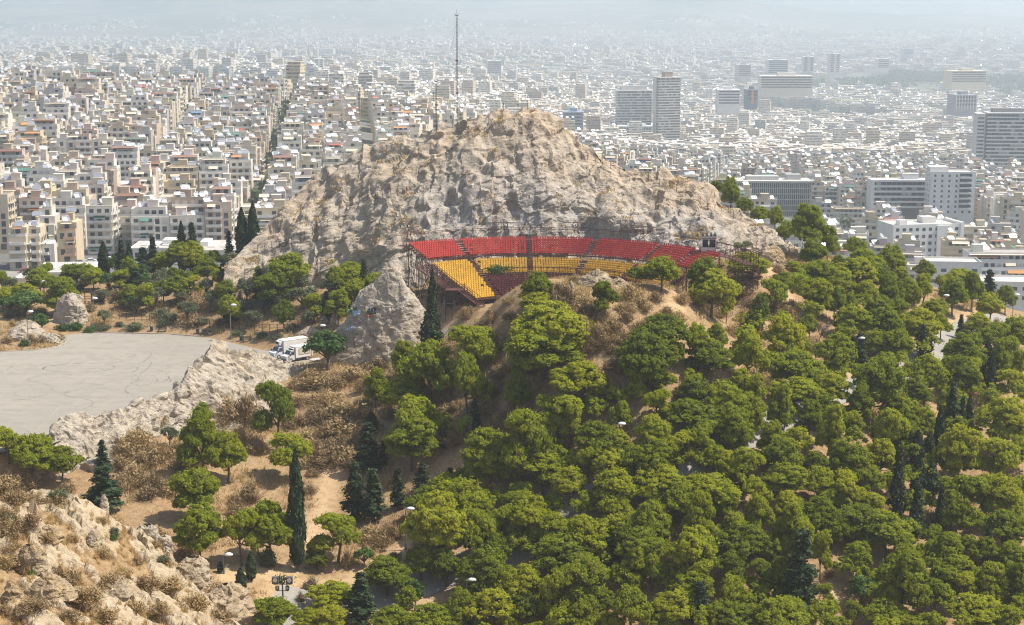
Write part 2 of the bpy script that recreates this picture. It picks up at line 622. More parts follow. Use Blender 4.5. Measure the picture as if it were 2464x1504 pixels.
_rd = seg_dist(XX, YY, [tuple(q) for q in ROAD])
_pm = sstep(2.3, .8, _pd)
_pm = np.maximum(_pm, .8 * sstep(5.5, 3.0, _rd))
_dirt = [(60, 320), (42, 312), (66, 305)]
_pm = np.maximum(_pm, sstep(7, 3, seg_dist(XX, YY, [on_plane(140 * K, 760 * K, LOTZ + 2), on_plane(110 * K, 740 * K, LOTZ + 3)])))
PM = blur(_pm, 1)
_rm = blur((_rd < 3.5).astype(float), 3)
HH = HH * (1 - _rm) + blur(HH, 12) * _rm


def grid_faces(ny, nx):
    i = np.arange(ny * nx).reshape(ny, nx)
    return np.stack([i[:-1, :-1].ravel(), i[:-1, 1:].ravel(), i[1:, 1:].ravel(), i[1:, :-1].ravel()], 1)


# the near rocky slope gets a finer sheet of its own; the hill dips under it
FSX = (-92.0, 2.0)
FSY = (100.0, 176.0)


def slope_mask(x, y):
    e = np.minimum(np.minimum(x - FSX[0], FSX[1] - x), np.minimum(y - FSY[0], FSY[1] - y))
    edge = 163 + 4 * np.sin(x / 9.0) + np.clip((-40 - x) * .12, -6, 4)
    return sstep(0, 6, e) * sstep(4, -4, y - edge) * sstep(8, -14, x + 10 - (y - 140) * .2)


_sm = slope_mask(XX, YY)
HT = HH - 2.6 * sstep(.15, .5, _sm)
V = np.stack([XX.ravel(), YY.ravel(), HT.ravel() + .12 * fbm(np.stack([XX.ravel() / 3, YY.ravel() / 3, 0 * XX.ravel()], 1), 3) * (1 - _lotm.ravel()) * (1 - _rm.ravel())], 1)
me = set_mesh("hill", V, grid_faces(*XX.shape), M["soil"], smooth=True, attrs={"path": ("POINT", PM.ravel())})
hill = mesh_obj("hill", me, kind="structure")

# --- rocky shoulder, fine
sx = np.arange(FSX[0], FSX[1], .22)
sy = np.arange(FSY[0], FSY[1], .25)
SX, SY = np.meshgrid(sx, sy)
x, y = SX.ravel(), SY.ravel()
z = H(x, y)
m = slope_mask(x, y)
ca, sa = math.cos(.55), math.sin(.55)
u, w = x * ca - y * sa, x * sa + y * ca              # strata run down to the right
p3 = np.stack([u / 1.0, w / 1.0, z * 1.0], 1)
ledge = fbm(np.stack([u / 11, w / 3.2, z / 4], 1), 4)
f1, e1 = facets(np.stack([u * .45, w, z], 1), 2.1, .8, .45)
f2, e2 = facets(np.stack([u * .6, w, z], 1) + 31, .75, .9, .6)
rk = sstep(-.2, .2, ledge + .1)
dz = rk * (.62 + .4 * ledge + .42 * f1 + .42 * f2 + .12 * fbm(p3 / 1.2, 3)) + (1 - rk) * (.12 * fbm(p3 / .8, 3) + .1 * f2)
z2 = z + np.where(m > .02, (dz - .1) * sstep(.1, .7, m), 0) - 1.3 * (1 - sstep(.05, .5, m))
V = np.stack([x, y, z2], 1)
t = NT("rocky_slope")
p = t.pos()
b_ = t.noise(1.6, 6, .7, p)
g_ = t.noise(.16, 4, .6, p)
rockc = t.mix(t.ramp(b_, [(.36, .9), (.52, 0)]), (.50, .41, .285), (.30, .24, .17))
rockc = t.mix(t.ramp(g_, [(.45, 0), (.65, .8)]), rockc, (.47, .355, .22))
soil = t.mix(t.ramp(b_, [(.4, 0), (.6, 1)]), (.27, .175, .095), (.41, .29, .155))
c_ = t.mix(t.ramp(t.math("ADD", t.attr("rock"), t.math("MULTIPLY", t.math("SUBTRACT", b_, .5), 1.3)), [(.45, 0), (.6, 1)]), soil, rockc)
t.bump(t.noise(4.5, 5, .7, p), .9, .25)
M["slope"] = t.fin(c_, .97, .1)
fs = grid_faces(*SX.shape)
keep = (m.reshape(SX.shape) > .0)[:-1, :-1].ravel()
me = set_mesh("rocky_slope", V, fs[keep], M["slope"], smooth=False, attrs={"rock": ("POINT", rk)})
rocky_slope = mesh_obj("rocky_slope", me, kind="structure")
SZ = z2.reshape(SX.shape)
SRK = rk.reshape(SX.shape)
SMK = m.reshape(SX.shape)


def slope_z(x, y):
    i = int(round((x - FSX[0]) / .22))
    j = int(round((y - FSY[0]) / .25))
    if 0 <= i < SX.shape[1] and 0 <= j < SX.shape[0] and SMK[j, i] > .3: return float(SZ[j, i]), float(SRK[j, i])
    return float(H(x, y)), 0.0


# --- parking lot
def sheet(name, poly, z, mat, kind="structure", **kw):
    import bmesh
    bm = bmesh.new()
    vs = [bm.verts.new((q[0], q[1], z)) for q in poly]
    bm.faces.new(vs)
    bmesh.ops.triangulate(bm, faces=bm.faces[:])
    me = bpy.data.meshes.new(name)
    bm.normal_update()
    bm.faces.ensure_lookup_table()
    if bm.faces[0].normal.z < 0: bmesh.ops.reverse_faces(bm, faces=bm.faces[:])
    bm.to_mesh(me)
    bm.free()
    me.materials.append(mat)
    return mesh_obj(name, me, kind=kind, **kw)


sheet("parking_lot", LOT, LOTZ, M["lot"])


def strip_z(line, wd, zf, lift):
    L = np.asarray(line, float)
    T = np.gradient(L, axis=0)
    T /= np.linalg.norm(T, axis=1)[:, None] + 1e-9
    Nn = np.stack([-T[:, 1], T[:, 0]], 1)
    V = []
    for s in np.linspace(-.5, .5, 5):
        q = L + Nn * (s * wd)
        V.append(np.stack([q[:, 0], q[:, 1], zf(q[:, 0], q[:, 1]) + lift], 1))
    V = np.stack(V, 1)
    n, k = V.shape[:2]
    return V.reshape(-1, 3), grid_faces(n, k)[:, ::-1]


_sm2 = blur(HH, 2)
V, F = strip_z(ROAD, 5.2, H, .16)
mesh_obj("road", set_mesh("road", V, F[:, ::-1], M["road"], smooth=True), kind="structure")
# kerb along the far side of the lot and round the island
kb = MB()
for chain in ([on_plane(x_ * K, y_ * K, LOTZ) for x_, y_ in [(205, 800), (300, 802), (400, 803.5), (510, 812), (600, 830), (690, 845)]],
              [on_plane(x_ * K, y_ * K, LOTZ) for x_, y_ in [(-200, 862), (0, 847), (90, 842), (140, 834), (158, 824), (150, 812)]]):
    for a, b in zip(chain[:-1], chain[1:]):
        kb.bar((a[0], a[1], LOTZ + .04), (b[0], b[1], LOTZ + .04), .14, 0, (.45, .40, .33))
kb.build("kerb", M["paint"], kind="structure")
# tyre marks and faint bay lines, thin sheets just above the asphalt
t = NT("tyre_rubber_trace")
_f = t.ramp(t.noise(.6, 4, .6, t.pos()), [(.38, .02), (.68, .42)])
t.put(t.bsdf.inputs["Alpha"], _f)
M["tyre"] = t.fin((.10, .085, .075), .9, .1)
t = NT("faded_line_paint")
t.put(t.bsdf.inputs["Alpha"], t.ramp(t.noise(.5, 4, .6, t.pos()), [(.4, .0), (.7, .5)]))
M["line"] = t.fin((.60, .53, .43), .9, .1)
VV, FF = [], []


def add_strip(line, wd, z):
    global VV, FF
    V, F = strip_z(line, wd, lambda a, b: a * 0 + z, 0)
    n = sum(len(v) for v in VV)
    VV.append(V)
    FF.append(F[:, ::-1] + n)


for (x_, y_, w_, h_, a0, a1, wd) in [(760, 535, 350, 45, -60, 200, .22), (760, 533, 345, 42, 160, 330, .13), (1230, 415, 75, 14, -150, 120, .14), (930, 780, 310, 42, 0, 300, .14), (930, 775, 318, 46, 120, 240, .12),
                                     (1390, 660, 125, 40, -170, 60, .13), (1460, 660, 190, 25, -90, 40, .16), (660, 890, 230, 60, -40, 70, .12), (560, 640, 290, 45, 70, 260, .11), (1130, 650, 200, 60, -30, 140, .11),
                                     (250, 825, 90, 15, -170, 90, .12), (250, 900, 320, 15, 0, 160, .1), (1390, 540, 30, 60, -80, 80, .15), (1280, 550, 40, 25, -80, 90, .18), (1560, 640, 60, 30, -60, 60, .2), (40, 530, 60, 40, -90, 60, .12),
                                     (330, 770, 190, 40, 30, 330, .1), (1500, 575, 60, 20, -60, 160, .1), (1340, 720, 120, 60, 100, 280, .12), (640, 740, 400, 60, 20, 150, .1), (1350, 440, 80, 70, -60, 60, .13)]:
    px_, py_ = tl(2, 0, x_, y_)
    c = on_plane(px_, py_, LOTZ)
    rx = w_ / 9.625 / FPX * c[1]
    ry = h_ / 9.625 / FPX * c[1] / .215
    an = np.radians(np.linspace(a0, a1, 40))
    add_strip(np.stack([c[0] + rx * np.cos(an), c[1] + ry * np.sin(an)], 1), wd * 1.7, LOTZ + .03)
for k in range(6):
    c = (R.uniform(-100, -42), R.uniform(258, 328))
    a0 = R.uniform(0, 6)
    an = np.linspace(a0, a0 + R.uniform(.6, 2.5), 24)
    r_ = R.uniform(3, 26)
    add_strip(np.stack([c[0] + r_ * np.cos(an), c[1] + r_ * np.sin(an)], 1), R.uniform(.1, .2), LOTZ + .03)
tv, tf = np.concatenate(VV), np.concatenate(FF)
cx_ = tv[tf].mean(1)
ok = in_poly(cx_[:, 0], cx_[:, 1], LOT)
mesh_obj("tyre_marks", set_mesh("tyre_marks", tv, tf[ok], M["tyre"]), kind="structure")
VV, FF = [], []
for (xa, ya, xb, yb) in [(165, 465, 0, 590), (560, 935, 270, 1220), (330, 565, 60, 790), (660, 840, 520, 960), (1050, 560, 860, 700), (1730, 320, 1610, 460), (280, 350, 265, 380), (0, 402, 280, 372)]:
    a, b = on_plane(*tl(2, 0, xa, ya), LOTZ), on_plane(*tl(2, 0, xb, yb), LOTZ)
    add_strip(np.linspace(a, b, 12), .22, LOTZ + .05)
tv, tf = np.concatenate(VV), np.concatenate(FF)
mesh_obj("parking_lines", set_mesh("parking_lines", tv, tf, M["line"]), kind="structure")


# ---------------------------------------------------------------- rock masses
def rock_sheet(name, V, amp, mat, faces, p_off=0.0, keep=None, shape=None, **kw):
    """push a smooth sheet of points out along its normals with broken-stone relief"""
    ny, nx = shape
    P = V.reshape(ny, nx, 3)
    du = np.gradient(P, axis=1)
    dv = np.gradient(P, axis=0)
    N = np.cross(du, dv)
    N /= np.linalg.norm(N, axis=2)[..., None] + 1e-9
    N = N.reshape(-1, 3)
    if N[:, 2].mean() < 0: N = -N
    p = V + p_off
    for sc, kind, a in amp:
        if kind == "f":
            pr_ = np.stack([(p[:, 0] * .82 + p[:, 2] * .57) * .55, p[:, 1] * .8, p[:, 2] * .82 - p[:, 0] * .57], 1)     # beds dip to the left
            d, e = facets(pr_, sc, .8, .32)
            V = V + N * (d * a)[:, None]
        elif kind == "r":
            q = p / np.array([sc, sc, sc * 4])
            V = V + N * ((1 - 2 * np.abs(fbm(q, 3))) * a)[:, None]
        else:
            V = V + N * (fbm(p / sc, 4) * a)[:, None]
    me = set_mesh(name, V, faces, mat, smooth=False)
    return mesh_obj(name, me, **kw), V, N


# the great rock behind the theatre
RID = [(545, 655, 342), (575, 615, 345), (600, 590, 348), (650, 545, 352), (690, 490, 355), (735, 440, 358), (780, 405, 360), (830, 385, 360), (880, 366, 360), (930, 346, 359), (1000, 330, 358), (1040, 313, 357), (1080, 302, 356), (1130, 287, 352),
       (1180, 268, 353), (1210, 265, 353), (1240, 271, 353), (1290, 263, 352), (1320, 277, 351), (1345, 307, 350), (1400, 342, 349), (1430, 362, 349), (1480, 387, 348), (1530, 407, 347), (1565, 427, 347), (1600, 422, 346), (1650, 422, 346), (1700, 437, 345),
       (1720, 452, 345), (1740, 477, 344), (1790, 522, 341), (1830, 552, 338), (1860, 577, 335), (1890, 602, 332), (1930, 618, 328)]
rid = np.array([at(a * K, b * K, c) for a, b, c in RID])
mx = np.arange(rid[0, 0], rid[-1, 0], .30)
yr = np.interp(mx, rid[:, 0], rid[:, 1])
zr = np.interp(mx, rid[:, 0], rid[:, 2])
arc = THC[1] + np.sqrt(np.clip(44.0 ** 2 - (mx - THC[0]) ** 2, 0, None))
yb = np.where(mx < -24, np.interp(mx, [-70, -40, -30, -24], [338, 337, 331, 322]), 0)
yb = np.where(mx >= -24, np.maximum(arc, np.interp(mx, [-24, -18, 20, 40, 48, 70], [322, 319, 318, 318, 321, 323])), yb)
yb = np.convolve(np.pad(yb, 12, mode="edge"), np.ones(25) / 25, "valid")
yb = np.minimum(yb, yr - 1.5)
zb = H(mx, yb) - 3
zb = np.minimum(zb, zr - 1.5)
NF, NB = 150, 36
tf_ = np.linspace(0, 1, NF)[:, None]
prof = .55 * tf_ + .45 * tf_ ** 2.2            # steep quarried foot, easier above
Yf = yb + (yr - yb) * prof
Zf = zb + (zr - zb) * (.9 * tf_ + .1 * np.sin(tf_ * PI / 2))
tb = np.linspace(0, 1, NB)[1:, None]
Yb = yr + tb * 34
Zb = zr + (np.minimum(H(mx, yr + 34), zr) - 2 - zr) * (tb ** 1.25)
MV = np.stack([np.broadcast_to(mx, (NF + NB - 1, len(mx))), np.concatenate([Yf, Yb]), np.concatenate([Zf, Zb])], 2)
# ribs and gullies that run down the face
rb = fbm(np.stack([mx / 9, mx * 0 + 3, mx * 0], 1), 3)
wgt = np.concatenate([np.sin(tf_ * PI) * np.ones((1, len(mx))), np.zeros((NB - 1, len(mx)))])
MV[:, :, 1] -= wgt * rb * 2.2
# a bay on the right of the face, and a shelf above it
bay = np.exp(-((mx - 33) / 8.0) ** 2)
MV[:, :, 1] += wgt * bay * 4.0
shelf = np.exp(-((mx - 22) / 9.0) ** 2)
MV[:NF, :, 1] -= np.exp(-((tf_ - .52) / .10) ** 2) * shelf * 3.2
outc = np.exp(-((mx - 6) / 5.0) ** 2)
MV[:NF, :, 1] -= np.sin(tf_ * PI) * outc * 3.0
mshape = MV.shape[:2]
_gx, _gt = np.meshgrid(mx, np.concatenate([tf_.ravel(), np.full(NB - 1, 1.0)]))
_quar = sstep(-26, -14, _gx) * sstep(52, 40, _gx) * sstep(.78, .45, _gt + .14 * perlin(np.stack([_gx.ravel() / 6, _gt.ravel() * 6, _gx.ravel() * 0], 1)).reshape(_gx.shape))
rock_hill, MVd, _ = rock_sheet("rocky_hill", MV.reshape(-1, 3), [(16, "n", 1.1), (7, "r", 1.0), (6, "f", .17), (2.8, "f", .26), (1.3, "f", .27), (.7, "f", .2)], M["rock"], grid_faces(*mshape), 0, shape=mshape, kind="structure")
_a = rock_hill.data.attributes.new("quarried", "FLOAT", "POINT")
_a.data.foreach_set("value", _quar.ravel().astype(np.float32))
MGRID = MVd.reshape(mshape + (3,))


def rock_face_at(px, py):
    """the point of the great rock nearest to a view direction"""
    w = MGRID[..., 1] * CP - (MGRID[..., 2] - CZ) * SP
    u = MGRID[..., 1] * SP + (MGRID[..., 2] - CZ) * CP
    X = 512 + FPX * MGRID[..., 0] / w
    Y = 312.5 - FPX * u / w
    d = (X - px) ** 2 + (Y - py) ** 2
    d[NF:] = 1e9
    j = np.unravel_index(np.argmin(d), d.shape)
    return MGRID[j]


# the low rock rib along the near side of the lot: crest, then both flanks
RIB = [(30, 1085, 238), (55, 1075, 241), (100, 1062, 244), (130, 1025, 246), (165, 997, 249), (200, 990, 251), (230, 1000, 252.5), (260, 985, 254), (300, 985, 256.5), (335, 965, 260), (360, 963, 262), (400, 950, 265), (430, 925, 268), (455, 890, 271), (480, 868, 275), (505, 842, 279), (515, 825, 281), (535, 828, 283), (560, 842, 285), (600, 850, 288), (650, 857, 292), (700, 866, 296), (740, 880, 299)]
rib = np.array([at(a * K, b * K, c) for a, b, c in RIB])
s = np.concatenate([[0], np.cumsum(np.linalg.norm(np.diff(rib[:, :2], axis=0), axis=1))])
ss = np.arange(0, s[-1], .24)
rl = np.stack([np.interp(ss, s, rib[:, k]) for k in range(3)], 1)
tan = np.gradient(rl[:, :2], axis=0)
tan = np.stack([np.convolve(np.pad(tan[:, k], 20, mode="edge"), np.ones(41) / 41, "valid") for k in (0, 1)], 1)
tan /= np.linalg.norm(tan, axis=1)[:, None]
nrm = np.stack([tan[:, 1], -tan[:, 0]], 1)              # towards the valley
rows = []
hgt = np.maximum(rl[:, 2] - (LOTZ - .5), 1.0)
for tq in np.concatenate([np.linspace(-1, 0, 26), np.linspace(0, 1, 42)[1:]]):
    side = -1 if tq < 0 else 1
    wd = (1.2 + hgt * .45) if side < 0 else (4.5 + hgt * 1.15) * (1 + .3 * np.sin(ss / 6.0))
    q = rl[:, :2] + nrm * (wd * tq * np.ones_like(ss))[:, None] * (1 if side > 0 else 1)
    base = (np.full(len(ss), LOTZ - .8) if side < 0 else H(q[:, 0], q[:, 1]) - .7)
    a_ = abs(tq)
    kk = a_ ** 1.1 if side < 0 else (1 - (1 - a_) ** 1.35)
    zz = rl[:, 2] * (1 - kk) + np.minimum(base, rl[:, 2] - .3) * kk
    rows.append(np.stack([q[:, 0], q[:, 1], zz], 1))
RV = np.stack(rows, 0)
rock_rib, _rv, _ = rock_sheet("rock_ridge", RV.reshape(-1, 3), [(5, "n", .7), (3.2, "f", .34), (1.3, "f", .4), (.6, "f", .36)], M["pale_rock"], grid_faces(*RV.shape[:2]), 50, shape=RV.shape[:2], kind="structure")


def boulder(name, base, rx, ry, h, seed, mat, label, amp, lean=(0, 0), prof=None, n=(72, 90), cat="rock", group=None, rz=0.0):
    """a standing rock, turned from a profile and then broken up"""
    prof = prof or [(0, 1), (.3, .86), (.6, .62), (.82, .36), (.95, .17), (1, .02)]
    ph = np.linspace(0, 1, n[0]) ** .9
    rr = np.interp(ph, [a for a, _ in prof], [b for _, b in prof])
    th = np.linspace(0, 2 * PI, n[1])
    A, B = np.meshgrid(th, ph)
    rad = rr[:, None] * (1 + .13 * np.sin(2 * A + seed) + .08 * np.sin(3 * A + 2 * seed))
    X = rx * rad * np.cos(A) + lean[0] * h * B
    Y = ry * rad * np.sin(A) + lean[1] * h * B
    V = np.stack([X, Y, h * (B * 1.06 - .06)], 2)
    c_, s_ = math.cos(rz), math.sin(rz)
    V = np.stack([V[..., 0] * c_ - V[..., 1] * s_, V[..., 0] * s_ + V[..., 1] * c_, V[..., 2]], 2)
    P = V.reshape(-1, 3)
    cen = np.array([0, 0, h * .35])
    N = P - cen * np.array([1, 1, 1])
    N[:, 2] *= .6
    N /= np.linalg.norm(N, axis=1)[:, None]
    q = P + seed * 13.7
    for sc, a in amp:
        d, e = facets(q, sc, .9, .5)
        P = P + N * (d * a)[:, None]
    P = P + N * (fbm(q / (h * .12 + .2), 3) * (.02 * h + .03))[:, None]
    P = P.reshape(V.shape)
    P[:, -1] = P[:, 0]
    me = set_mesh(name, P.reshape(-1, 3), grid_faces(*V.shape[:2]), mat, smooth=False)
    o = mesh_obj(name, me, label=label, cat=cat, group=group)
    o.location = base
    return o, P.reshape(-1, 3) + np.array(base)


# ---------------------------------------------------------------- far ground and hills
_fc = [(0, 268, 600), (100, 258, 625), (200, 252, 645), (0, 200, 800), (0, 140, 1000), (0, 94, 1220), (100, 97, 1240), (180, 101, 1260), (250, 108, 1240), (310, 118, 1200), (100, 142, 1000), (200, 146, 1000), (100, 196, 820), (200, 198, 820),
       (300, 195, 830), (300, 150, 1000), (380, 115, 1300), (400, 150, 1040), (450, 140, 1350), (600, 160, 1700), (650, 172, 1600), (560, 150, 1900), (700, 188, 1350), (650, 152, 2150), (800, 218, 1080), (900, 262, 850), (1000, 296, 740), (1024, 200, 1250), (1024, 250, 900), (850, 172, 1700), (750, 180, 1500), (1000, 152, 2300), (700, 122, 3000), (1000, 122, 3000),
       (300, 96, 2300), (330, 92, 2600), (512, 100, 2700), (512, 80, 4000), (800, 82, 4400), (200, 62, 4500), (0, 62, 4200), (0, 80, 3000), (150, 84, 2600), (200, 46, 7000), (0, 48, 7000), (800, 47, 7500), (512, 41, 8000), (1024, 40, 8000), (1024, 47, 7000), (700, 41, 8200), (300, 41, 8200), (0, 41, 8200),
       (60, 135, 1500), (0, 132, 1600), (150, 132, 1600), (60, 108, 2100), (200, 112, 2000), (-150, 140, 1000), (-150, 250, 620), (1180, 150, 2300), (1180, 290, 760), (1180, 200, 1250), (-200, 60, 5000), (1250, 60, 5500), (-250, 40, 8300), (1300, 40, 8300), (1180, 90, 4000)]
_fp = np.array([at(*q) for q in _fc])
_ex = [(-200, 450, CZ - 97), (0, 500, CZ - 108), (150, 520, CZ - 128), (300, 600, CZ - 140), (0, 620, CZ - 100), (100, 640, CZ - 118), (50, 900, CZ - 112), (100, 1200, CZ - 122), (-300, 400, CZ - 97), (400, 450, CZ - 145)]
_fp = np.concatenate([_fp, np.array(_ex)])


def _uv(x, y):
    return np.stack([x / y * 3.2, np.log(y)], 1)


_cf = tps_fit(_uv(_fp[:, 0], _fp[:, 1]), _fp[:, 2], 1.0, 3e-2)


def HC(x, y):
    return _cf(_uv(np.atleast_1d(np.asarray(x, float)), np.atleast_1d(np.asarray(y, float))))


uu = np.linspace(-.62, .62, 260)
vv = np.exp(np.linspace(math.log(400), math.log(8600), 240))
U, VY = np.meshgrid(uu, vv)
X = U * VY
Z = HC(X.ravel(), VY.ravel()).reshape(X.shape)
Z[0] -= 12
t = NT("town_ground")
p = t.pos()
a_ = t.noise(.012, 5, .6, p)
b_ = t.noise(.05, 4, .6, p)
c_ = t.mix(t.ramp(a_, [(.44, 0), (.54, 1)]), (.155, .150, .145), (.085, .105, .055))
c_ = t.mix(t.ramp(b_, [(.5, 0), (.6, .7)]), c_, (.26, .24, .21))
M["ground"] = t.fin(c_, .95, .1)
mesh_obj("ground", set_mesh("ground", np.stack([X.ravel(), VY.ravel(), Z.ravel() - .5], 1), grid_faces(*X.shape), M["ground"], smooth=True), kind="structure")

t = NT("far_slopes")
p = t.pos()
a_ = t.noise(.0016, 6, .6, p)
b_ = t.noise(.008, 5, .65, p)
c_ = t.mix(t.ramp(a_, [(.42, 0), (.58, 1)]), (.055, .075, .035), (.17, .15, .11))
c_ = t.mix(t.ramp(b_, [(.54, 0), (.66, .8)]), c_, (.34, .31, .27))
M["far"] = t.fin(c_, .95, .1)


def mountain(name, d0, d1, crest, depth):
    """far slope from d0 up to a crest line (picture points) at d1, then down behind"""
    cr = np.array([at(a, b, d1) for a, b in crest])
    xs = np.linspace(cr[0, 0], cr[-1, 0], 220)
    zc = np.interp(xs, cr[:, 0], cr[:, 2])
    rows = []
    for tq in np.linspace(0, 1, 60):
        y = d0 + (d1 - d0) * tq
        xx = xs * (y / d1)
        z0 = HC(np.clip(xx, -.6 * 8500, .6 * 8500) * 0 + xx * min(1, 8500 / y), np.full(len(xx), min(y, 8500.)))
        kq = tq ** 1.3
        z = z0 * (1 - kq) + zc * kq + fbm(np.stack([xx / 900, np.full(len(xx), y / 900), xx * 0 + d1], 1), 5) * 38 * math.sin(min(tq * 1.1, 1) * PI / 2) * (1 - .6 * tq)
        rows.append(np.stack([xx, np.full(len(xx), y), z], 1))
    for tq in (.3, .7, 1):
        y = d1 + depth * tq
        rows.append(np.stack([xs * y / d1, np.full(len(xs), y), rows[59][:, 2] - 260 * tq ** 1.3], 1))
    A = np.stack(rows, 0)
    mesh_obj(name, set_mesh(name, A.reshape(-1, 3), grid_faces(*A.shape[:2]), M["far"], smooth=True), kind="structure")
    return A


FARH = [mountain("hills", 7700, 10500, [(-330, 6), (-100, 2), (60, 4), (170, -3), (300, -10), (400, 2), (500, 8), (600, 2), (690, -3), (760, 4), (840, 12), (900, 16), (960, 15), (1024, 19), (1120, 18), (1360, 20)], 1500),
        mountain("mountains", 9800, 14000, [(-330, -24), (60, -18), (300, -24), (480, -20), (640, -14), (760, -6), (840, 1), (880, 3), (910, 5), (935, 4), (965, 4), (1000, 8), (1024, 11), (1150, 14), (1360, 16)], 1500)]

# ---------------------------------------------------------------- camera, sun, sky
cam = bpy.data.cameras.new("camera")
cam.sensor_width = 36
cam.lens = 36 * FPX / 1024
cam.clip_start = 1
cam.clip_end = 40000
co = bpy.data.objects.new("camera", cam)
co.location = (0, 0, CZ)
co.rotation_euler = (PI / 2 - PITCH, 0, 0)
link(co)
scene.camera = co
SUN = np.array([.55, .0, .83])
SUN /= np.linalg.norm(SUN)
ld = bpy.data.lights.new("sun", "SUN")
ld.energy = 4.9
ld.angle = math.radians(.53)
ld.color = (1.0, .925, .80)
lo = bpy.data.objects.new("sun", ld)
lo.rotation_euler = Vector(SUN).to_track_quat("Z", "Y").to_euler()
lo.location = (100, 100, 400)
link(lo)
world = bpy.data.worlds.new("World")
scene.world = world
world.use_nodes = True
wt = world.node_tree
sky = wt.nodes.new("ShaderNodeTexSky")
sky.sky_type = "NISHITA"
sky.sun_disc = False
sky.sun_elevation = math.asin(SUN[2])
sky.sun_rotation = math.atan2(SUN[0], SUN[1])
sky.dust_density = 2.0
wt.links.new(sky.outputs[0], wt.nodes["Background"].inputs[0])
wt.nodes["Background"].inputs[1].default_value = .11
scene.view_settings.view_transform = "Standard"
scene.view_settings.look = "None"
scene.view_settings.gamma = 1
scene.view_settings.exposure = .45
scene.cycles.volume_bounces = 3
scene.cycles.max_bounces = 6
scene.cycles.use_denoising = True
scene.cycles.denoiser = "OPENIMAGEDENOISE"
scene.cycles.denoising_input_passes = "RGB_ALBEDO_NORMAL"
scene.cycles.denoising_prefilter = "NONE"
scene.cycles.filter_width = 1.15
scene.cycles.sample_clamp_indirect = 4
scene.cycles.sample_clamp_direct = 12
scene.cycles.transparent_max_bounces = 8
# ---------------------------------------------------------------- plants
THINGS = []            # every plant, building ... that still needs its own description


def cards(P, N, size, aspect, rs, up=None):
    """one small leaf-shaped quad per point, facing N"""
    n = len(P)
    N = N / (np.linalg.norm(N, axis=1)[:, None] + 1e-9)
    r = rs.normal(size=(n, 3)) if up is None else up + rs.normal(size=(n, 3)) * .35
    A = r - N * (r * N).sum(1)[:, None]
    A /= np.linalg.norm(A, axis=1)[:, None] + 1e-9
    B = np.cross(N, A)
    sz = (np.asarray(size) * np.ones(n))[:, None]
    V = np.stack([P - A * sz * aspect, P + B * sz * .5, P + A * sz * aspect, P - B * sz * .5], 1).reshape(-1, 3)
    return V, np.arange(4 * n).reshape(n, 4)


def leaf_mesh(name, parts, mat):
    V = np.concatenate([p[0] for p in parts])
    F, off = [], 0
    for p in parts:
        F.append(p[1] + off)
        off += len(p[0])
    tint = np.concatenate([p[2] for p in parts])
    return set_mesh(name, V, np.concatenate(F), mat, attrs={"tint": ("FACE", np.clip(tint, 0, 1))})


def sph(n, rs, zmin=-1.0):
    v = rs.normal(size=(n * 3, 3))
    v /= np.linalg.norm(v, axis=1)[:, None]
    v = v[v[:, 2] > zmin]
    return v[:n]


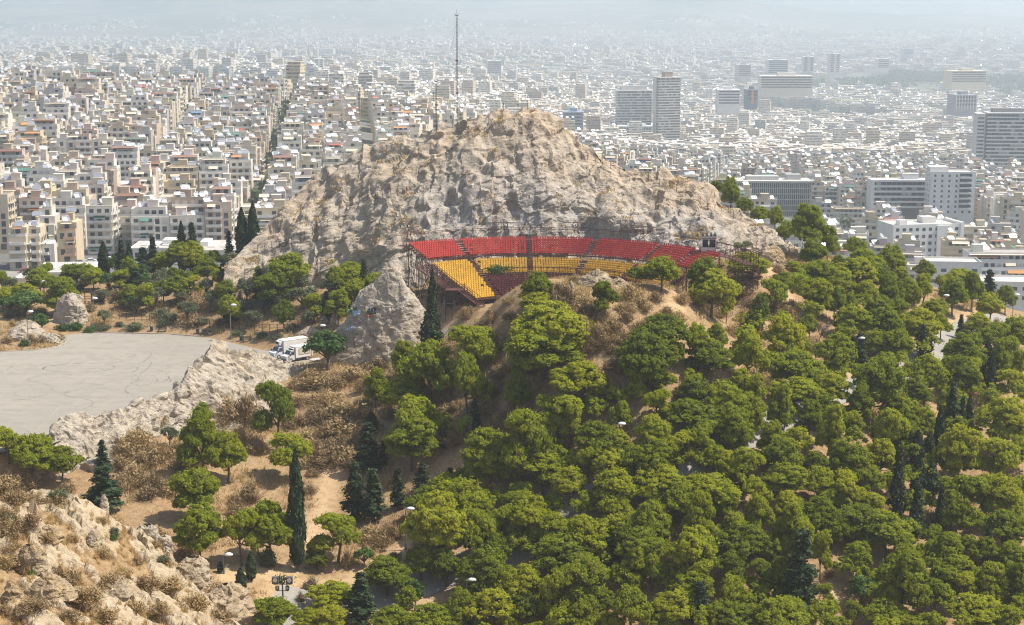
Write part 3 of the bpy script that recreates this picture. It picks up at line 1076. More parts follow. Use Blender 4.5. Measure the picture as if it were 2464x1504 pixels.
def pine_proto(seed, form):
    """a crown of lobes made of needle puffs on forking limbs; 8 m wide, 8 m high"""
    rs = np.random.RandomState(100 + seed)
    lobes = []
    if form == "dome":
        nl, cz = rs.randint(5, 7), 5.2
        for i in range(nl):
            a = 2 * PI * i / nl + rs.uniform(-.4, .4)
            r = rs.uniform(1.3, 2.2)
            lobes.append((r * math.cos(a), r * math.sin(a), cz + rs.uniform(-1.2, .6), rs.uniform(1.5, 2.1)))
        lobes.append((rs.uniform(-.5, .5), rs.uniform(-.5, .5), cz + 1.0, 2.0))
        for i in range(4):
            a = rs.uniform(0, 2 * PI)
            lobes.append((2.2 * math.cos(a), 2.2 * math.sin(a), rs.uniform(2.9, 3.9), rs.uniform(1.0, 1.5)))
    elif form == "tiered":
        for z, rr, k in ((3.3, 2.3, 4), (5.0, 1.8, 4), (6.5, .9, 2)):
            for i in range(k):
                a = 2 * PI * (i + rs.rand() * .7) / k + z
                lobes.append((rr * math.cos(a), rr * math.sin(a), z + rs.uniform(-.5, .4), rs.uniform(1.1, 1.65)))
    else:
        nl = rs.randint(6, 9)
        for i in range(nl):
            a = rs.uniform(0, 2 * PI)
            r = rs.uniform(.3, 2.4)
            lobes.append((r * math.cos(a), r * math.sin(a), rs.uniform(3.4, 6.4) - r * .2, rs.uniform(1.1, 1.9)))
    parts = []
    for (lx, ly, lz, lr) in lobes:
        nc = int(15 + lr * 9)
        ltint = rs.uniform(-.12, .12)
        for d in sph(nc, rs, -.45):
            c = np.array([lx, ly, lz]) + d * np.array([lr, lr, lr * .72]) * rs.uniform(.72, 1.02)
            cr = rs.uniform(.32, .6)
            k = int(95 * cr / .5)
            q = sph(k, rs, -.55)
            P = c + q * np.array([cr, cr, cr * .7]) * rs.uniform(.5, 1.05, size=(len(q), 1))
            N = q * .75 + d * .35 + np.array([0, 0, .2]) + rs.normal(size=q.shape) * .55
            V, F = cards(P, N, rs.uniform(.15, .27, len(q)), .85, rs)
            parts.append((V, F, .45 + ltint + rs.uniform(-.22, .22) + rs.normal(size=len(q)) * .13))
        q = sph(70, rs, -.3)
        P = np.array([lx, ly, lz]) + q * np.array([lr, lr, lr * .75]) * rs.uniform(1.0, 1.28, (len(q), 1))
        V, F = cards(P, q + rs.normal(size=q.shape) * .8, rs.uniform(.14, .26, len(q)), 1.1, rs)
        parts.append((V, F, .5 + rs.normal(size=len(q)) * .18))
        q = sph(46, rs)
        P = np.array([lx, ly, lz]) + q * lr * .55
        V, F = cards(P, q + rs.normal(size=q.shape) * .6, .5, .7, rs)
        parts.append((V, F, np.full(len(q), .3)))
    crown = leaf_mesh("crown", parts, M["pine"])
    mb = MB()
    lean = rs.uniform(-.5, .5, 2)
    fork = np.array([lean[0], lean[1], 2.6])
    mb.tube([(0, 0, -.8), (0, 0, .0), fork * np.array([.4, .4, .45]), fork, (lean[0] * 1.3, lean[1] * 1.3, 5.2)], [.26, .22, .19, .16, .07], n=7)
    for (lx, ly, lz, lr) in lobes:
        s0 = fork * rs.uniform(.8, 1.1)
        mid = s0 * .5 + np.array([lx, ly, lz]) * .5 + np.array([0, 0, -.35]) + rs.normal(size=3) * .15
        mb.tube([s0, mid, (lx, ly, lz - lr * .2)], [.11, .08, .04], n=5)
        for j in range(3):
            e = np.array([lx, ly, lz]) + rs.normal(size=3) * lr * .5
            mb.tube([mid * .4 + np.array([lx, ly, lz]) * .6, e], [.045, .02], n=4)
    return crown, mb.mesh("trunk", M["bark"], True)


def cypress_proto(seed, loose):
    """columnar cypress 8 m high, 1.5 m wide, or a looser fir-like one"""
    rs = np.random.RandomState(300 + seed)
    parts = []
    if loose:
        z = .9
        while z < 8:
            t_ = (z - .9) / 7.1
            rad = (1.55 * (1 - t_) ** .8 + .1)
            for k in range(rs.randint(4, 7)):
                a = rs.uniform(0, 2 * PI)
                rr = rad * rs.uniform(.55, 1.1)
                n = int(16 + 26 * rr)
                s_ = rs.uniform(.1, 1, n)
                P = np.stack([np.cos(a) * rr * s_, np.sin(a) * rr * s_, z + .25 * s_ * rr - .35 * s_ ** 2 * rr], 1) + rs.normal(size=(n, 3)) * np.array([.16, .16, .11])
                N = np.array([math.cos(a) * .5, math.sin(a) * .5, .8]) + rs.normal(size=(n, 3)) * .5
                V, F = cards(P, N, rs.uniform(.2, .34, n), .8, rs)
                parts.append((V, F, rs.uniform(.2, .7) + rs.normal(size=n) * .15))
            z += rs.uniform(.26, .42)
        tr = [.16, .05]
    else:
        n = 3000
        zz = rs.uniform(0, 1, n) ** .95
        prof = np.interp(zz, [0, .06, .25, .55, .85, 1], [.35, .6, .75, .66, .36, .03])
        a = rs.uniform(0, 2 * PI, n)
        bumps = 1 + .16 * np.sin(a * 3 + zz * 17) + .12 * np.sin(a * 5 - zz * 29)
        rr = prof * bumps * rs.uniform(.75, 1.05, n)
        P = np.stack([np.cos(a) * rr, np.sin(a) * rr, .55 + zz * 7.45], 1)
        N = np.stack([np.cos(a), np.sin(a), .25 + 0 * a], 1) + rs.normal(size=(n, 3)) * .45
        V, F = cards(P, N, rs.uniform(.16, .28, n), 1.0, rs, up=np.array([0, 0, 1.0]))
        parts.append((V, F, .45 + .3 * np.sin(a * 4 + zz * 23) + rs.normal(size=n) * .18))
        tr = [.14, .04]
    mb = MB()
    mb.tube([(0, 0, -.8), (0, 0, .5), (.03, 0, 4), (0, 0, 7.4)], [tr[0], tr[0], tr[0] * .7, tr[1]], n=6)
    return leaf_mesh("crown", parts, M["cypress"]), mb.mesh("trunk", M["bark"], True)


def round_proto(seed, mat, loose, size=.26, trunk_h=1.3, cardn=110):
    """olive or broad-leaved tree, 5 m wide and 5 m high"""
    rs = np.random.RandomState(500 + seed)
    parts, mb = [], MB()
    mb.tube([(0, 0, -.6), (0, 0, .3), (.1, .05, trunk_h)], [.2, .17, .13], n=6)
    for i in range(20 if not loose else 17):
        d = sph(1, rs, -.35)
        while len(d) == 0: d = sph(1, rs, -.35)
        d = d[0]
        c = np.array([0, 0, 3.0]) + d * np.array([1.75, 1.75, 1.35]) * rs.uniform(.6, 1.0)
        cr = rs.uniform(.55, .95)
        q = sph(cardn, rs, -.8)
        P = c + q * cr * rs.uniform(.3, 1.1, size=(len(q), 1)) * np.array([1, 1, .85])
        V, F = cards(P, q * .6 + d * .3 + rs.normal(size=q.shape) * (.5 if not loose else .8), rs.uniform(.6, 1.25, len(q)) * size, .8, rs)
        parts.append((V, F, .5 + rs.uniform(-.25, .25) + rs.normal(size=len(q)) * .15))
        mb.tube([(.1, .05, trunk_h), c * .5 + np.array([0, 0, trunk_h * .55]), c], [.09, .05, .02], n=4)
    return leaf_mesh("crown", parts, mat), mb.mesh("trunk", M["bark"], True)


def shrub_mesh(seed, mat, n=1000, size=.085, w=2.0, h=1.1, name="shrub", twigs=40):
    """a low dome of fine twigs and small dry leaves"""
    rs = np.random.RandomState(700 + seed)
    parts = []
    nb = 15
    for i in range(nb):
        a = rs.uniform(0, 2 * PI)
        rr = rs.uniform(0, .85) * w / 2
        c = np.array([rr * math.cos(a), rr * math.sin(a), h * rs.uniform(.15, .72) * (1.1 - rr / w)])
        k = n // nb
        q = sph(k, rs, -.6)
        P = c + q * np.array([w * .19, w * .19, h * .32]) * rs.uniform(.35, 1.1, size=(len(q), 1))
        P[:, 2] = np.maximum(P[:, 2], .02)
        V, F = cards(P, q + np.array([0, 0, .3]) + rs.normal(size=q.shape) * .7, rs.uniform(.6, 1.3, len(q)) * size, 1.0, rs, up=q + np.array([0, 0, .8]))
        parts.append((V, F, .5 + rs.uniform(-.28, .28) + rs.normal(size=len(q)) * .2))
    k = twigs * 4
    q = sph(k, rs, .05)
    base = rs.normal(size=(len(q), 3)) * np.array([w * .12, w * .12, 0])
    tip = base + q * np.array([w * .56, w * .56, h * 1.1]) * rs.uniform(.7, 1.1, (len(q), 1))
    s_ = np.cross(q, rs.normal(size=q.shape))
    s_ /= np.linalg.norm(s_, axis=1)[:, None]
    V = np.stack([base - s_ * .02, base + s_ * .02, tip + s_ * .007, tip - s_ * .007], 1).reshape(-1, 3)
    parts.append((V, np.arange(len(V)).reshape(-1, 4), np.full(len(q), .1)))
    return leaf_mesh(name, parts, mat)


PINES = [pine_proto(i, f) for i, f in enumerate(["dome", "mixed", "tiered", "dome", "mixed", "tiered", "dome", "mixed", "dome"])]
CYP = [cypress_proto(i, False) for i in range(3)]
LOOSE = [cypress_proto(10 + i, True) for i in range(3)]
OLIVE = [round_proto(i, M["olive"], True, .2) for i in range(3)]
BROAD = [round_proto(20 + i, M["broad"], False, .3) for i in range(2)]
SHRUB = [shrub_mesh(i, M["dry"]) for i in range(6)]
GSHRUB = [shrub_mesh(20 + i, M["olive"], 1000, .1) for i in range(2)]
BSHRUB = [shrub_mesh(30 + i, M["broad"], 900, .12) for i in range(2)]


def pxscale(y): return FPX / (y * CP + 25)


def plant(kind, protos, name, px, py, w, h, base=None, d=None, wide=None, tall=None, pick=None, z=None, hfac=None):
    """px,py: crown centre in the picture, w,h: crown size there (pixels)"""
    grow = None
    if base is None:
        lift = {"pine": .26, "round": .2, "cypress": 0.02}.get(kind, .0)
        if d is None:
            y = 260.0
            hh = hit(px, py + h * .9) if kind == "pine" else None
            foot = hh is not None
            for _ in range(4):
                if foot: break
                Wm = w / pxscale(y)
                Hm = max(h / pxscale(y), Wm * .45)
                hh = hit(px, py + h / 2, lift * Hm)
                if hh is None: break
                y = hh[1]
            if hh is None:                                        # stands behind the crest: only its top shows
                tp = at(px, py - h / 2, 373.0)
                if px > 420: return None
                x, y, z0 = tp[0], 373.0, float(H(tp[0], 373.0))
                grow, hh = max(tp[2] - z0, 3.0), (x, y, z0)
            x, y, z0 = hh
            q_ = py + h / 2
            while math.hypot(x - THC[0], y - THC[1]) < 43 and y > 278 and x > -30 and q_ < py + 60:   # not among the seats: stand on the mound in front
                q_ += 3
                hh = hit(px, q_)
                x, y, z0 = hh
            if q_ > py + h / 2: grow = (q_ - (py - h / 2)) / pxscale(y)
        else:
            p = at(px, py, d)
            x, y = p[0], p[1]
            z0 = float(H(x, y)) if z is None else z
    else:
        x, y, z0 = base
    s = pxscale(y)
    Wm = w / s
    if kind == "pine":
        Hm = max(h / s * 1.39, Wm * .6)
        sx, sz = Wm / 8.0, Hm / 7.6
    elif kind == "round":
        Hm = max(h / s * 1.05, Wm * .6)
        sx, sz = Wm / 5.0, Hm / 4.7
    else:
        Hm = h / s * 1.02
        sx, sz = Wm / (wide or 1.5), Hm / 8.0
    if grow: sz *= grow / Hm; Hm = grow
    pr = pick if pick is not None else R.randrange(len(protos))
    cm, tm = protos[pr % len(protos)]
    o = empty(name, (x, y, z0), R.uniform(0, 6.28))
    o.scale = (sx, sx, sz)
    c = mesh_obj("crown", cm, o)
    t_ = mesh_obj("trunk", tm, o)
    tone = R.random()
    c.color = (tone, tone, tone, 1)
    THINGS.append(dict(o=o, parts=[c, t_], kind=name, px=px, py=py, w=w, h=h, y=y, W=Wm, Hm=Hm, pr=pr, tone=tone, xyz=(x, y, z0)))
    return o


# crowns read off the photograph, crop by crop: centre x, centre y, width, height (crop pixels)
PINE_AT = {
    (2, 0): "90 1230 330 280,330 1370 420 300,600 1430 330 230,1950 1200 420 480,2200 1340 350 330",
    (2, 1): "200 860 400 480,330 1310 460 330,1680 520 520 430,1430 430 250 300,2110 280 560 430,2040 560 400 540,1160 690 230 300,1440 780 500 280,1560 940 700 480,1500 1180 560 400,2010 1100 170 260,2250 1330 420 320,2430 1470 240 220",
    (2, 2): "352 150 760 420,300 330 840 380,650 680 580 330,450 950 620 430,150 1150 470 480,60 720 260 300,1300 430 560 420,1420 180 560 290,1790 230 320 360,1230 600 230 200,1400 870 300 250,2180 640 280 260,2260 330 380 360,1980 180 190 200,1900 420 400 230,1040 970 220 220,1780 780 400 230,2030 870 400 280,1700 1000 560 280,830 1230 350 240,740 1400 240 240,960 1450 350 200,1180 1370 280 270,1370 1400 300 240,1350 1170 300 240,1600 1280 300 240,1800 1180 280 280,2120 1100 350 270,2200 1400 380 300,2080 1470 260 180,1950 1430 260 200,300 1470 430 200,110 1470 260 180,2300 800 260 280,2280 960 260 240,560 1080 240 260,1000 1290 260 200",
    (2, 3): "140 240 340 320,390 130 160 150,640 390 320 280,740 190 180 130,820 60 350 200,1080 100 380 240,1030 290 200 180,1240 320 260 230,1440 120 350 230,1660 70 180 180,1880 360 370 260,1500 590 330 280,1840 580 320 260,300 530 450 240,260 760 400 200,590 720 330 220,1070 680 430 370,880 860 240 270,100 900 220 270,560 930 300 200,770 1060 250 240,1120 1060 380 400,1250 950 300 240,1480 1050 250 220,1400 760 300 190,1760 860 240 220,2300 430 300 300,2350 660 300 220,2130 230 340 250,2350 190 300 240,2250 1020 480 320,1830 1310 360 320,2220 1350 380 290,2400 1250 220 230,600 1130 260 330,270 1250 280 200,130 1370 330 240,770 1400 380 290,400 1020 250 240,1080 1380 280 240,30 1200 220 220,1950 540 200 220,2000 120 240 170,1330 1180 240 220,420 1420 260 230",
    (3, 0): "1890 190 450 340,1920 560 470 370,2330 560 380 400",
    (3, 1): "150 540 480 400,790 570 470 350,580 770 190 150,590 880 200 110,1760 500 500 430,1640 300 340 200,2000 300 450 330,2130 560 330 370,1270 1000 470 240,1590 870 280 220,1830 930 280 220,2200 960 480 330,740 1220 420 210,720 1420 320 190,180 1360 420 220,500 1450 260 180,1300 1450 400 210,1650 1450 400 210,1880 1420 240 200,2000 1250 330 330,2280 1340 400 270,2420 1150 260 260,2380 480 280 260,2300 760 260 220",
    (3, 2): "80 200 200 170,80 330 340 240,400 330 210 180,140 470 300 260,300 90 220 160,550 140 300 220,160 430 380 260,840 260 210 140,380 560 320 200,690 640 400 280,500 830 720 320,700 1050 420 320,430 1140 320 380,110 1090 360 280,110 1340 280 220,700 1380 280 240,1030 520 330 200,1080 620 300 220,1350 500 320 270,1250 750 380 260,1180 930 260 250,1340 920 250 270,1720 820 560 460,1420 130 370 220,1000 150 400 240,1910 180 460 210,1800 420 270 360,2130 500 320 270,2230 700 420 250,2130 900 330 270,2120 1130 320 320,1150 1250 430 370,1560 1340 360 240,2350 1380 300 220,2130 1490 450 130,2340 150 260 240,1370 300 260 220,980 350 260 220,1600 300 260 240,2020 320 260 220,2370 420 240 260,1700 1100 420 240,2400 1000 240 260,2000 1380 280 200,900 1240 260 200",
    (3, 3): "150 80 380 200,480 120 240 220,700 160 320 260,950 110 250 210,980 330 300 220,180 360 240 200,460 460 330 270,880 230 250 190,220 560 320 320,500 740 210 330,330 720 280 290,830 480 420 200,1130 600 460 260,860 800 370 270,1250 900 330 330,1470 830 180 170,1300 1050 560 560,1690 780 320 310,1800 1000 400 250,1850 200 430 310,2230 240 380 280,2390 420 220 240,2260 580 380 250,2340 850 280 200,1900 1100 300 260,2130 1060 300 290,2340 1090 280 280,1960 1380 440 240,2270 1400 350 240,1100 1390 330 220,1280 1450 220 170,820 1360 180 180,120 1420 480 260,100 1050 260 290,540 1180 160 140,1760 360 270 240,1600 1180 280 260,620 560 240 200,1560 640 200 180,2080 780 240 200",
    (1, 3): "380 650 300 300,500 810 130 120,570 810 190 200,840 750 240 220,700 790 170 150,830 880 200 150,1090 820 270 180,440 930 240 190,930 1030 340 190,850 1120 350 190,1180 990 260 210,1480 890 140 120,1650 1000 270 230,1000 900 210 150,1350 970 210 190,480 1130 320 190,660 1010 160 160,1100 1160 240 160,1480 1220 260 240,1660 1180 170 120,1810 1180 290 150,1770 1310 250 210,1960 1250 200 230,2000 1150 190 160,950 1280 300 230,350 1190 200 140,60 1340 260 290,480 1330 250 210,640 1380 220 210,790 1400 190 230,1150 1290 190 210,1320 1320 230 210,150 1200 190 120,1050 1430 240 130,1230 1450 220 120,1600 1450 250 120,1500 1090 160 140,260 1060 150 110,2130 1430 240 170,2280 1350 170 160,1260 1170 170 150,700 1240 220 180",
    (1, 2): "1440 1090 330 210,1190 1130 190 110,1830 1090 270 160,2260 1070 330 200,1920 1270 380 270,2060 1390 130 140,230 1240 260 210,890 1340 290 270,240 1440 330 120,2390 1400 240 230",
    (1, 1): "330 1090 320 210,630 970 150 150,620 1060 180 100,750 1050 140 150,930 1000 160 140,900 1120 230 140,1030 1060 120 110,200 1250 320 190,870 1200 200 120,20 1150 80 120",
    (1, 0): "1750 930 260 170,1900 1010 120 100,2050 960 140 80,1700 1250 210 140,400 1190 240 140,600 1260 280 220,740 1120 250 110,900 1160 180 110,230 1320 230 130,40 1330 150 130,600 1370 280 130,830 1090 160 90",
}
FORMS = {"dome": [0, 3, 6, 8], "mixed": [1, 4, 7], "tiered": [2, 5]}
for (r, c), txt in PINE_AT.items():
    for q in txt.split(","):
        cx_, cy_, w_, h_ = map(float, q.split())
        px_, py_ = tl(r, c, cx_, cy_)
        w_, h_ = w_ / 9.625, h_ / 9.625
        if h_ / w_ > .95: pk = R.choice(FORMS["tiered"] + [1, 4])
        elif h_ / w_ < .68: pk = R.choice(FORMS["dome"])
        else: pk = R.choice(FORMS["dome"] + FORMS["mixed"])
        g_ = (1.26 if px_ > 420 else 1.12) if (py_ > 430 or px_ > 700) else (1.4 if r == 1 and c != 2 else 1.12)
        if w_ > 55: g_ = 1.0
        plant("pine", PINES, "pine_tree", px_, py_, w_ * g_, h_ * g_ * .96, pick=pk)
# pines on the far side of the great rock, looking over its shoulder
for cx_, cy_, w_, h_, d in [(2100, 350, 210, 260, 352), (2380, 520, 210, 130, 345), (2240, 440, 200, 130, 348), (1970, 260, 170, 110, 356)]:
    px_, py_ = tl(1, 2, cx_, cy_)
    p = at(px_, py_ + h_ / 9.625 * .6, d)
    plant("pine", PINES, "pine_tree", px_, py_, w_ / 9.625, h_ / 9.625, base=(p[0], p[1], p[2] - 1.5), pick=0)
for cx_, cy_, w_, h_, d in [(70, 560, 150, 170, 345), (165, 690, 180, 160, 340)]:
    px_, py_ = tl(1, 3, cx_, cy_)
    p = at(px_, py_ + h_ / 9.625 * .6, d)
    plant("pine", PINES, "pine_tree", px_, py_, w_ / 9.625, h_ / 9.625, base=(p[0], p[1], p[2] - 1.5), pick=3)

# the wood goes on between them: smaller pines past the three hundred largest, one mass
WOOD = [(470, 455), (560, 400), (640, 345), (700, 330), (760, 300), (800, 262), (870, 268), (960, 300), (1030, 335), (1030, 640), (430, 640), (400, 600), (440, 560), (420, 500)]
GAPS = [(835, 588, 20), (888, 522, 16), (600, 375, 26), (570, 512, 12), (965, 330, 26), (430, 590, 16), (690, 320, 16)]
rsw = np.random.RandomState(88)
fillers, parts = [], []
for k in range(2600):
    px_, py_ = rsw.uniform(400, 1030), rsw.uniform(260, 640)
    if not in_poly(np.array([px_]), np.array([py_]), WOOD)[0]: continue
    if any(math.hypot(px_ - a, py_ - b) < c for a, b, c in GAPS): continue
    if any(abs(t_["px"] - px_) < 13 + t_["w"] * .16 and abs(t_["py"] - py_) < 9 + t_["h"] * .16 for t_ in THINGS): continue
    if any(math.hypot(px_ - a, py_ - b) < 17 for a, b in fillers): continue
    hh = hit(px_, py_ + 16)
    if hh is None: continue
    fillers.append((px_, py_))
    W_ = rsw.uniform(22, 36) / pxscale(hh[1])
    Hh_ = W_ * rsw.uniform(.85, 1.25)
    tone = rsw.uniform(-.22, .22)
    for j in range(rsw.randint(6, 9)):
        a = rsw.uniform(0, 6.28)
        rr = rsw.uniform(.05, .32) * W_
        lc_ = np.array([hh[0] + rr * math.cos(a), hh[1] + rr * math.sin(a), hh[2] + Hh_ * rsw.uniform(.45, .8) - rr * .2])
        lr = W_ * rsw.uniform(.15, .24)
        for d in sph(9, rsw, -.4):
            c = lc_ + d * lr * np.array([1, 1, .8])
            q = sph(34, rsw, -.5)
            P = c + q * lr * .42 * rsw.uniform(.5, 1.05, (len(q), 1))
            V, F = cards(P, q * .7 + d * .35 + np.array([0, 0, .2]) + rsw.normal(size=q.shape) * .5, rsw.uniform(.17, .3, len(q)), .85, rsw)
            parts.append((V, F, .45 + tone + rsw.uniform(-.2, .2) + rsw.normal(size=len(q)) * .13))
fw = mesh_obj("pine_wood", leaf_mesh("pine_wood", parts, M["pine"]), kind="stuff", label="smaller pines filling the wood between the larger crowns", cat="wood")
fw.color = (.5, .5, .5, 1)
NFILL = len(fillers)

# cypresses: centre x, centre y, width, height
CYP_AT = {
    (2, 1): "1110 1080 120 200,1810 1210 90 190,1690 80 190 260", (2, 3): "1140 350 60 340,1210 460 80 240,2100 500 120 340,2145 610 80 320,310 560 55 170,1640 1200 95 440,1430 1340 120 320,1545 1350 100 270,1930 1000 80 300,350 1370 60 220",
    (3, 0): "2320 1090 90 250,2420 950 90 260,2120 960 50 110", (3, 1): "405 420 145 1120", (3, 2): "880 540 45 180,430 1430 60 170,2190 960 50 200", (3, 3): "1440 120 140 330,1560 120 150 290,2110 800 100 370,1950 1150 110 270",
    (1, 0): "1740 750 85 240,2320 720 110 440,2430 640 105 380,990 960 105 270,1740 1060 60 190,1240 960 80 230", (1, 1): "1705 1425 112 560",
}
LOOSE_AT = {
    (2, 1): "1080 1300 270 440,2110 1020 130 320,1230 1370 110 250", (2, 3): "880 400 170 290,1480 330 140 290,1550 310 90 200,1850 160 95 210,1760 970 170 440,1860 1010 100 310,1230 1340 120 290",
    (3, 1): "960 230 260 520,1130 260 240 480,1370 200 170 390,1600 90 190 260,1870 120 150 240,1010 1250 290 480,2080 1380 150 240", (3, 2): "930 830 170 310,1810 1310 270 400,2240 120 210 240",
    (3, 3): "1230 200 170 620,1420 430 170 500,1650 420 120 430,310 1050 340 740", (2, 0): "990 1380 150 280", (1, 0): "1840 790 150 290,2200 870 110 290,1160 940 130 250,1380 1010 190 240,1300 1240 230 290", (1, 3): "2060 1140 140 220,2120 1290 170 290,2240 1210 85 180,2440 1280 65 200,2330 1270 55 110",
}
for tab, pro, nm, wd in ((CYP_AT, CYP, "cypress_tree", 1.65), (LOOSE_AT, LOOSE, "fir_like_cypress", 3.2)):
    for (r, c), txt in tab.items():
        for q in txt.split(","):
            cx_, cy_, w_, h_ = map(float, q.split())
            px_, py_ = tl(r, c, cx_, cy_)
            plant("cypress", pro, nm, px_, py_ - (h_ / 9.625 * .06 if px_ > 800 else 0), w_ / 9.625 * 1.12, h_ / 9.625 * (1.12 if px_ > 800 else 1.0), wide=wd)
# bushy dark conifer below the rib, green broad-leaved trees, olives
for r, c, cx_, cy_, w_, h_, nm, pro in [(3, 0, 1010, 210, 430, 360, "broad_conifer", LOOSE), ]:
    px_, py_ = tl(r, c, cx_, cy_)
    plant("cypress", LOOSE, nm, px_, py_, w_ / 9.625 * .9, h_ / 9.625 * 1.15, wide=3.0)
for r, c, cx_, cy_, w_, h_ in [(2, 1, 690, 315, 470, 345), (1, 0, 1050, 1190, 230, 190), (3, 1, 1040, 830, 220, 180), (3, 1, 1530, 1180, 260, 280), (3, 3, 900, 1150, 290, 290), (1, 0, 250, 1440, 400, 140), (1, 0, 90, 1410, 260, 150), (2, 0, 400, 80, 220, 170), (1, 2, 2470, 1330, 150, 110)]:
    px_, py_ = tl(r, c, cx_, cy_)
    plant("round", BROAD, "broadleaf_tree", px_, py_, w_ / 9.625, h_ / 9.625)
for r, c, cx_, cy_, w_, h_ in [(1, 1, 430, 1230, 250, 150), (1, 1, 730, 1260, 250, 220), (1, 1, 460, 1370, 400, 190), (1, 1, 80, 1420, 270, 150), (1, 1, 270, 1370, 240, 190), (1, 0, 1560, 1130, 180, 170), (1, 0, 1630, 1010, 200, 180), (1, 0, 1860, 1110, 180, 130), (1, 0, 2260, 1090, 280, 150),
                               (1, 0, 1990, 1240, 180, 190), (1, 0, 1500, 1330, 310, 210), (1, 0, 2030, 1360, 200, 190), (1, 0, 2380, 1290, 250, 190), (1, 0, 1310, 1430, 230, 130), (1, 0, 1000, 1330, 200, 130), (1, 2, 2230, 880, 260, 130), (2, 0, 1000, 30, 180, 140), (2, 0, 1630, 1170, 210, 180), (3, 3, 1690, 1230, 160, 130), (2, 0, 330, 1220, 150, 90)]:
    px_, py_ = tl(r, c, cx_, cy_)
    plant("round", OLIVE, "olive_tree", px_, py_, w_ / 9.625, h_ / 9.625)

# the mixed belt behind the lot
RB = random.Random(12)
BELT = [(0, 275), (60, 268), (120, 258), (200, 250), (262, 248), (330, 262), (378, 268), (378, 300), (330, 318), (260, 318), (200, 312), (140, 306), (95, 300), (40, 308), (0, 318)]
for k in range(150):
    px_, py_ = RB.uniform(0, 380), RB.uniform(252, 318)
    if not in_poly(np.array([px_]), np.array([py_]), BELT)[0]: continue
    if any(abs(t_["px"] - px_) < 8 and abs(t_["py"] - py_) < 5 for t_ in THINGS): continue
    q = RB.random()
    if q < .42: plant("pine", PINES, "pine_tree", px_, py_, RB.uniform(20, 32), RB.uniform(15, 24))
    elif q < .75: plant("round", OLIVE, "olive_tree", px_, py_, RB.uniform(18, 30), RB.uniform(13, 20))
    elif q < .88: plant("round", BROAD, "broadleaf_tree", px_, py_, RB.uniform(16, 24), RB.uniform(13, 18))
    else: plant("cypress", LOOSE, "fir_like_cypress", px_, py_ - 6, RB.uniform(11, 18), RB.uniform(22, 34), wide=3.0)


def shrub(pro, name, px, py, w, h, base=None):
    if base is None:
        hh = hit(px, py + h * .45)
        if hh is None: return None
        x, y, z = hh
        if FSX[0] < x < FSX[1] and FSY[0] < y < FSY[1]: z = slope_z(x, y)[0]
    else:
        x, y, z = base
    s = pxscale(y)
    k = R.randrange(len(pro))
    o = mesh_obj(name, pro[k])
    o.location = (x, y, z - .06)
    tone = R.random()
    o.color = (tone, tone, tone, 1)
    o.rotation_euler = (0, 0, R.uniform(0, 6.28))
    o.scale = (w / s / 2.0, w / s / 2.0, h / s / 1.15)
    THINGS.append(dict(o=o, parts=[], kind=name, px=px, py=py, w=w, h=h, y=y, W=w / s, Hm=h / s, pr=k, xyz=(x, y, z)))
    return o


